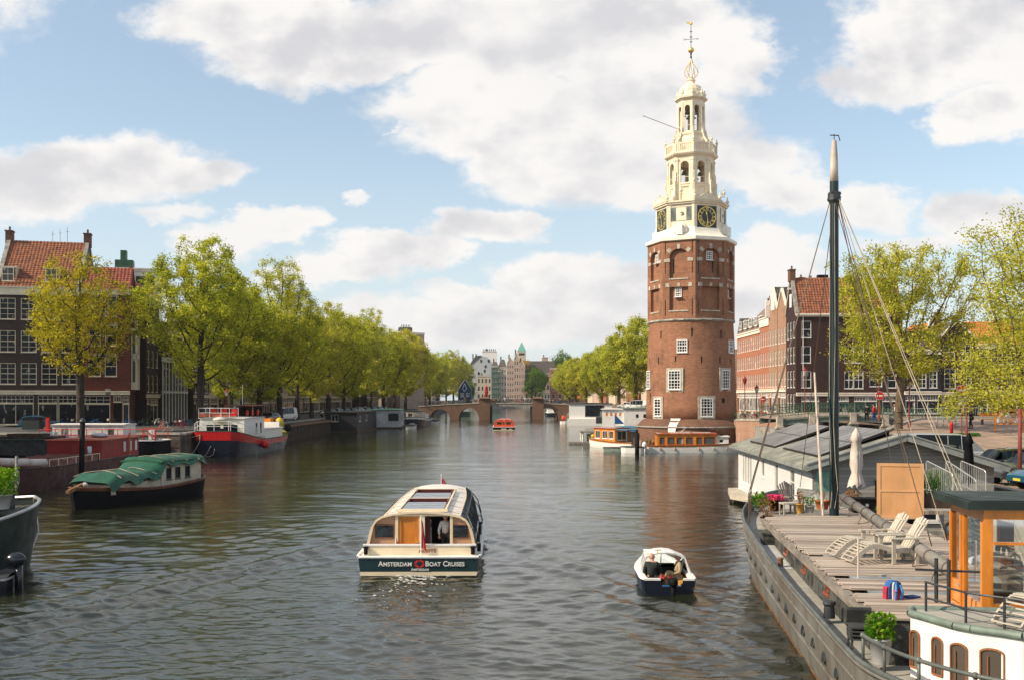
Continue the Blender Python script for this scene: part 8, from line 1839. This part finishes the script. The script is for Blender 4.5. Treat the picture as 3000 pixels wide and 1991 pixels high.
# ================================================================ cars
def car_kind(body, style='hatch', L=4.2, W=1.76):
    t = thing('parked_car', 'x', 'car')
    st = {'hatch': [(0, .35, .75, .78), (.12, .28, .95, 1.0), (.55, .25, .98, 1.42), (1.6, .25, .96, 1.50), (2.4, .25, .95, 1.44), (3.05, .25, .93, .98), (3.8, .27, .82, .84), (4.12, .32, .68, .70), (4.2, .38, .6, .62)],
          'van': [(0, .35, 1.0, 1.9), (.05, .3, 1.05, 1.98), (1.0, .28, 1.05, 2.02), (3.2, .28, 1.05, 2.0), (3.75, .28, 1.05, 1.88), (4.45, .28, 1.02, 1.10), (5.0, .3, .9, .93), (5.2, .38, .7, .72)]}[style]
    sc_ = L/st[-1][0]; b, g = MB(), MB(); b.mat(0)
    def sec(y, zs, zb, zr):
        h = W/2; k = 1-.10*(abs(y/st[-1][0]-.5)*2)**4; th = max(.0, zr-zb)
        return [(h*k*.94, zs), (h*k, zs+.18), (h*k, zb-.08), (h*k*.97, zb), (h*k*(.97-.22*min(1, th*2)), zr-.04*min(1, th*4)), (h*k*.55, zr+.03), (0, zr+.045)]
    S = [[(x, y*sc_, z) for x, z in sec(y, a, c, d)] for y, a, c, d in st]
    for i in range(len(S)-1):
        tall = st[i][3]-st[i][2] > .2 and st[i+1][3]-st[i+1][2] > .2; slope = (st[i][3]-st[i][2] > .2) != (st[i+1][3]-st[i+1][2] > .2)
        for sg in (-1, 1):
            P_ = lambda s, k: (sg*s[k][0], s[k][1], s[k][2])
            for k in range(6):
                isg = (tall and k == 3 and (style != 'van' or i >= 2)) or (slope and k in (4, 5) and i > 1) or (slope and k in (4, 5))
                (g if isg else b).quad(P_(S[i], k), P_(S[i+1], k), P_(S[i+1], k+1), P_(S[i], k+1))
                if slope and k == 3: b.quad(P_(S[i], k), P_(S[i+1], k), P_(S[i+1], k+1), P_(S[i], k+1))
    for s in (S[0], S[-1]): b.add([(-x, y, z) for x, y, z in s]+[(x, y, z) for x, y, z in s[::-1][1:]], [tuple(range(13))])
    b.build('body', body, t); g.build('window_glass', 'car_glass', t)
    p = MB()
    for y in (1.55, 2.55) if style == 'hatch' else (2.6, 3.3):
        for sg in (-1, 1): p.bar((sg*W/2*.965, y*sc_, .95), (sg*W/2*.77, y*sc_, 1.46 if style == 'hatch' else 1.92), .07, .03)
    p.build('pillar', body, t)
    for y in ((.78, 3.4) if style == 'hatch' else (.95, 4.35)):
        for sg in (-1, 1):
            w = MB(); w.cyl((sg*(W/2-.2), 0, .32), (sg*(W/2+.01), 0, .32), .32, n=18); ob = w.build('wheel', 'tyre', t, loc=(0, y*sc_, 0)); MB().cyl((sg*(W/2-.1), 0, .32), (sg*(W/2+.02), 0, .32), .2, n=14).build('rim', 'metal', ob)
    yl, zl = (st[-1][0]-.08)*sc_, (.62 if style == 'hatch' else .82)
    for sg in (-1, 1): MB().ball((sg*W*.36, yl-.05, zl), .15, 10, sz=.6, sy=.7).build('headlight', 'lamp_glass', t, True); MB().box(min(sg*W*.40, sg*W*.46), max(sg*W*.40, sg*W*.46), -.03, .06, .75, 1.0).build('tail_light', 'red', t)
    MB().box(-.26, .26, L, L+.02, .42, .53).build('number_plate', 'yellow', t); m = MB(); [m.ball((sg*(W/2+.08), 2.75*sc_ if style == 'hatch' else 3.9, 1.02), .09, 8) for sg in (-1, 1)]; m.build('mirrors', body, t, True)
    return t
cars = {}
def car(label, body, x, y, z, rz, style='hatch', L=4.2, grp='cars parked along the quays'):
    k = (body, style)
    if k not in cars: cars[k] = t = car_kind(body, style, L)
    else: t = copy_tree(cars[k])
    t.location = (x, y, z); t.rotation_euler = (0, 0, R(rz)); t['label'] = label; t['group'] = grp; t.name = 'parked_van' if style == 'van' else 'parked_car'; t['category'] = 'van' if style == 'van' else 'car'; return t
g_ = lambda x, y: rz_at(x, y)
car('silver-white van parked behind the solar-panelled houseboat', 'car_silver', 22.6, 58.5, g_(23, 58), -98, 'van', 5.6)
car('dark saloon between the houseboat gable and the van', 'car_grey', 22.3, 55.6, g_(24, 55), -88)
car('black car with a silver roof line left of the red post', 'car_black', 24.4, 51.2, g_(25, 51), -84)
car('grey car with a bright round headlight facing left at the right edge', 'car_grey', 26.9, 47.6, g_(25, 47), 98)
car('blue car at the extreme right behind the grey car', 'car_blue', 26.7, 44.6, g_(25, 44), 96)
car('blue-grey car parked before the dark house at the left edge', 'car_blue', -55.5, 111.5, ZL, -75)
car('dark green car above the landing stage on the left bank', 'car_black', -30.6-3.3, 142, ZL, 168)
car('white van parked among the left-bank trees', 'car_white', -31.6-3.4, 158.5, ZL, 160, 'van', 5.2)
for i, y in enumerate((186, 193, 200, 208, 216, 225, 234, 244)): car('car parked under the far left-bank trees', ('car_black', 'car_white', 'car_grey')[i % 3], -33.5+.02*(y-186), y, ZL, 165, grp='cars under the far left-bank trees')
for i, (y, b) in enumerate(((215, 'car_white'), (225, 'car_black'), (240, 'car_white'), (205, 'car_grey'))): car('car on the quay behind the houseboats left of the tower', b, 29.6, y, ZR, 60+180*(i % 2), 'van' if i == 0 else 'hatch', 5.2 if i == 0 else 4.2, grp='cars behind the right-bank houseboats')
# ================================================================ bicycles
def bike_mesh(mat, seed):
    m = MB(); rg = random.Random(seed)
    for y in (0, 1.05): m.tube([(0, y+.34*math.cos(q), .34+.34*math.sin(q)) for q in [k*math.pi/7 for k in range(15)]], .022, 4)
    m.tube([(0, 0, .34), (0, .4, .32), (0, .92, .78), (0, .35, .82), (0, .4, .32)], .022, 4).tube([(0, 0, .34), (0, .35, .75)], .018, 4).tube([(0, 1.05, .34), (0, .92, .78), (0, .88, 1.0)], .02, 4).tube([(-.26, .78, 1.02), (0, .9, 1.02), (.26, .78, 1.02)], .018, 4)
    m.box(-.08, .08, .2, .46, .9, .96); m.mat(1)
    if seed % 3 == 0: m.box(-.17, .17, .98, 1.25, .75, .98)
    if seed % 3 == 1: m.box(-.16, .16, -.2, .2, .62, .72)
    return m.mesh('bicycle', [mat, ('wood_pale', 'black', 'blue')[seed % 3]])
BK = [bike_mesh(mt, i) for i, mt in enumerate(('iron', 'black', 'green_paint', 'steel', 'wall_cream', 'blue', 'red', 'tarp_dark'))]
def bike(x, y, z, rz, label, grp, tilt=.12):
    o = link('bicycle', random.choice(BK)); o.location = (x, y, z); o.rotation_euler = (0, tilt, R(rz)); tag(o, label, 'bicycle', grp)
random.seed(12)
for i in range(96):
    px = 1262+(1668-1262)*(i+.5*random.random())/96
    if 1405 < px < 1428 or 1556 < px < 1592: continue
    x = (px-1500)/F*285; bike(x, 285.5+random.random()*.6, BR_Z(x)+.02, random.uniform(50, 130), 'bicycle parked against the railing of the far bridge', 'bicycles on the far bridge')
for i in range(26): bike(28.2+random.random()*.6, 140+i*3.6+random.random(), ZR, random.uniform(0, 180), 'bicycle leaning on the quay railing behind the boats left of the tower', 'bicycles left of the tower')
for i in range(9): x = 26.6+i*.55; bike(x, 113.9-.9*(x-26.2)+.2, ZR, random.uniform(60, 120), 'bicycle by the green railing right of the tower foot', 'bicycles right of the tower')
for i in range(22): bike(-36.5-random.random()*2, 106+i*3.1, ZL, random.uniform(0, 180), 'bicycle parked in the shade of the left-bank trees', 'bicycles along the left bank')
for i in range(10): bike(-56+i*1.9, 119.5+.4*i, ZL, random.uniform(60, 120), 'bicycle parked before the dark and red houses', 'bicycles before the left houses')
for i in range(5): bike(24.2+i*.45, 46.6-.1*i, g_(24, 46), random.uniform(70, 110), 'bicycle standing before the black car on the quay', 'bicycles by the black car')
# ================================================================ lamps, signs, posts
def lamp(label, x, y, z, h=4.3, head='lamp_glass', mat='pole_red'):
    t = thing('street_lamp', label, 'street lamp', (x, y, z)); m = MB(); m.lathe([(.14, 0), (.13, .5), (.08, .6), (.06, 1.2), (.045, h-.6), (.07, h-.5), (.1, h-.42)], 10); m.build('pole', mat, t)
    m = MB(); m.lathe([(.13, h-.42), (.24, h+.05), (.25, h+.1)], 6); q = m.build('lantern', head, t); m = MB(); m.lathe([(.28, h+.1), (.2, h+.22), (.1, h+.34), (.05, h+.48), (.01, h+.6)], 6)
    for k in range(6): m.bar((.13*math.cos(k*1.047), .13*math.sin(k*1.047), h-.42), (.25*math.cos(k*1.047), .25*math.sin(k*1.047), h+.1), .025)
    m.build('cap', 'lamp_red', q); return t
def gp(px, py, Y, dz=0): X = (px-1500)/F*Y; return X, Y
for lb, px, Y, z, h, hd in (('red-headed lamp on the quay directly right of the tower', 2182, 116, 3.6, 4.6, 'lamp_red'), ('lamp with a pale lantern before the dark brown gable house', 2358, 108.5, 4.3, 4.7, 'lamp_glass'), ('lamp sharing its post with a red no-entry disc', 2575, 96, 3.9, 4.9, 'lamp_glass'),
        ('lamp behind the backstays right of the plane tree trunk', 2664, 84, 3.6, 3.8, 'lamp_glass'), ('low lamp beside the red bollard on the ramp', 2832, 78, 3.1, 3.3, 'lamp_glass'), ('lamp at the left pier of the brown footbridge', 2217, 118, 3.6, 3.6, 'lamp_glass')):
    lamp(lb, (px-1500)/F*Y, Y, z, h, hd)
for i, (x, y) in enumerate(((-35.2, 122), (-34.2, 147), (-34, 185), (-33, 215), (-31, 250))): lamp(('lamp between the first two big left-bank trees', 'lamp by the parked green car on the left bank', 'lamp above the long dark houseboat', 'lamp above the white and black cabin barge', 'lamp near the left end of the far bridge')[i], x, y, ZL, 4.2, 'lamp_glass', 'dark_green')
def sign(label, px, py, Y, r=.32, zg=3.6, plate=False, pole='pole_red'):
    c = at(px, py, Y); t = thing('road_sign', label, 'road sign', (c.x, c.y, zg)); h = c.z-zg
    MB().cyl((0, .03, 0), (0, .03, h+r+(.6 if plate else 0)), .045).build('pole', pole, t)
    q = MB(); q.cyl((0, 0, h), (0, -.03, h), r, n=28); q.build('disc', 'red', t); q = MB(); q.cyl((0, .01, h), (0, -.02, h), r*1.06, n=28); q.build('disc_rim', 'white', t); MB().box(-r*.68, r*.68, -.045, -.03, h-r*.17, h+r*.17).build('white_bar', 'white', t)
    if plate: MB().box(-.36, .36, -.02, .0, h-r-.75, h-r-.1).build('plate', 'white_worn', t); m = MB(); m.bar((-.2, -.03, h-r-.15), (.15, -.03, h-r-.68), .05, .01).bar((-.05, -.03, h-r-.15), (.3, -.03, h-r-.68), .05, .01); m.build('stripes', 'black', t)
sign('red no-entry sign on the quay right of the tower', 2236, 1168, 117, .34)
sign('red no-entry disc on the lamp post left of the plane tree', 2577, 1158, 95.6, .40, 3.9)
sign('large red no-entry sign with a striped white plate beneath', 2818, 1142, 80, .42, 3.15, True)
t = thing('red_bollard', 'stubby red bollard on the ramp beside the grass patch', 'bollard', (35.3, 79.5, rz_at(35, 79))); MB().lathe([(.14, 0), (.12, .8), (.15, .85), (.13, 1.0), (.05, 1.12)], 12).build('post', 'red', t, True)
t = thing('red_post', 'bright red post beside the dumpster on the left quay', 'post', (-48.3, 103, ZL)); MB().box(-.16, .16, -.16, .16, 0, 1.45).build('post', 'red', t); MB().box(-.18, .18, -.18, .18, 1.45, 1.5).build('cap', 'red_cabin', t)
t = thing('dumpster', 'dark green waste container on the left quay', 'dumpster', (-51.3, 106, ZL)); MB().box(-.9, .9, -.5, .5, .15, 1.25).build('bin', 'dark_green', t); MB().box(-.95, .95, -.55, .55, 1.25, 1.36).build('lid', 'black', t)
t = thing('painted_post', 'rust red post standing before the black car at right', 'post', (at(2988, 1330, 46).x, 46, 2.0)); MB().cyl((0, 0, 0), (0, 0, 3.6), .085, n=10).build('post', 'pole_red', t, True)
t = thing('grass_patch', 'small green grass patch at the foot of the red bollard', 'grass', (36.2, 78.8, rz_at(36, 78.8)), 0); m = MB(); rr = random.Random(7)
for k in range(420): a, q = rr.random()*6.28, rr.random()**.5; x, y = 1.1*q*math.cos(a), .6*q*math.sin(a); m.bar((x, y, 0), (x+rr.uniform(-.06, .06), y, .12+.14*rr.random()), .03, .01)
o = m.build('grass_blades', 'grass', t)
# bench, timber frame, bollards right background
t = thing('bench', 'long orange wooden bench before the shop fronts at right', 'bench', (at(2870, 1230, 88).x, 88, rz_at(40, 88)), R(-6))
MB().box(0, 3.6, 0, .06, .75, 1.0).build('backrest', 'orange', t); MB().box(0, 3.6, -.45, .0, .42, .48).build('seat', 'orange', t)
for x in (.1, 3.4): MB().box(x, x+.1, -.4, 0, 0, .42).build('leg', 'iron', t)
t = thing('cargo_rack', 'orange timber rack loaded with pale bundles at the right edge', 'rack', (at(2912, 1235, 82).x, 82, rz_at(42, 82)), R(-8))
m = MB(); [m.box(x, x+.12, -.2, 0, 0, 1.75) for x in (0, 2.2)]; m.box(0, 2.3, -.2, 0, 1.65, 1.8).box(0, 2.3, -.3, .1, .55, .62); m.build('frame', 'varnish', t)
for k in range(9): MB().ball((.3+.24*k, -.1, .85+.45*(k % 2)), .2, 8, sz=1.2).build('bundle', ('cloth_white', 'wood_ply', 'cloth_beige')[k % 3], t, True)
for k in range(4):
    p = at(2745+18*k, 1240+4*k, 86); t = thing('white_bollard', 'white traffic bollard near the no-entry sign', 'bollard', (p.x, 86, rz_at(p.x, 86)), 0, 'white bollards on the ramp'); MB().lathe([(.1, 0), (.09, .7), (.12, .8), (.03, .92)], 10).build('post', 'white', t, True)
# people on the quays
pe = [('person in dark clothes with a bag by the green footbridge end', 2540, 92, 3.8, 'cloth_black', 'cloth_black'), ('person in a red coat beside the person in dark clothes', 2562, 91, 3.8, 'cloth_red', 'cloth_blue'), ('person in black sitting out near the orange bench', 2846, 84, None, 'cloth_black', 'cloth_black'),
      ('person in white walking past the dark long house', 2622, 108, 3.7, 'cloth_white', 'cloth_blue'), ('person walking behind the green railing right of the tower', 2262, 116, 3.62, 'cloth_blue', 'cloth_black')]
for i, (lb, px, Y, z, a, b) in enumerate(pe): X = (px-1500)/F*Y; figure(lb, (X, Y, z if z else rz_at(X, Y)), R(40*i), standing(.1, .12, .2), a, b, hands=False)
pj = []
for i in range(14):
    px = 1450+random.random()*200; x = (px-1500)/F*288
    if 1556 < px < 1590: continue
    p = figure('pedestrian crossing the far bridge', (x, 288.5+random.random()*3, BR_Z(x)-.1), R(90*(i % 4)), standing(.05, .15, .1), ('cloth_black', 'cloth_red', 'cloth_white', 'cloth_blue', 'cloth_beige')[i % 5], 'cloth_black', hands=False, group='pedestrians on the far bridge')
t = thing('lamp_post', 'black lamp post with a round head on the right pier of the far bridge', 'street lamp', (at(1559, 1170, 288).x, 288, 5.6)); MB().cyl((0, 0, 0), (0, 0, 3.6), .1).ball((0, 0, 3.7), .3, 8).build('post', 'black', t)
t = thing('orange_sign', 'round orange sign on a post at the right end of the far bridge', 'road sign', (at(1695, 1164, 260).x, 260, ZR)); MB().cyl((0, 0, 0), (0, 0, 2.4), .07).build('pole', 'iron', t); MB().cyl((0, -.06, 2.8), (0, .06, 2.8), .42, n=16).build('disc', 'orange', t)

# thin spring haze over the canal
def haze():
    m = D.materials.new('haze'); m.use_nodes = True; t = m.node_tree; t.nodes.clear(); N = NT(t)
    v = N.n('ShaderNodeVolumePrincipled', {'Color': (.86, .88, .92, 1), 'Density': HAZE, 'Anisotropy': .2}); o = N.n('ShaderNodeOutputMaterial'); t.links.new(v.outputs[0], o.inputs['Volume'])
    MATS['haze'] = m; mb = MB(); mb.box(-500, 500, -60, 760, -4.2, 56); tag(mb.build('haze', 'haze'), 'faint spring haze over the canal', 'haze', kind='stuff')
HAZE = .00009
haze()
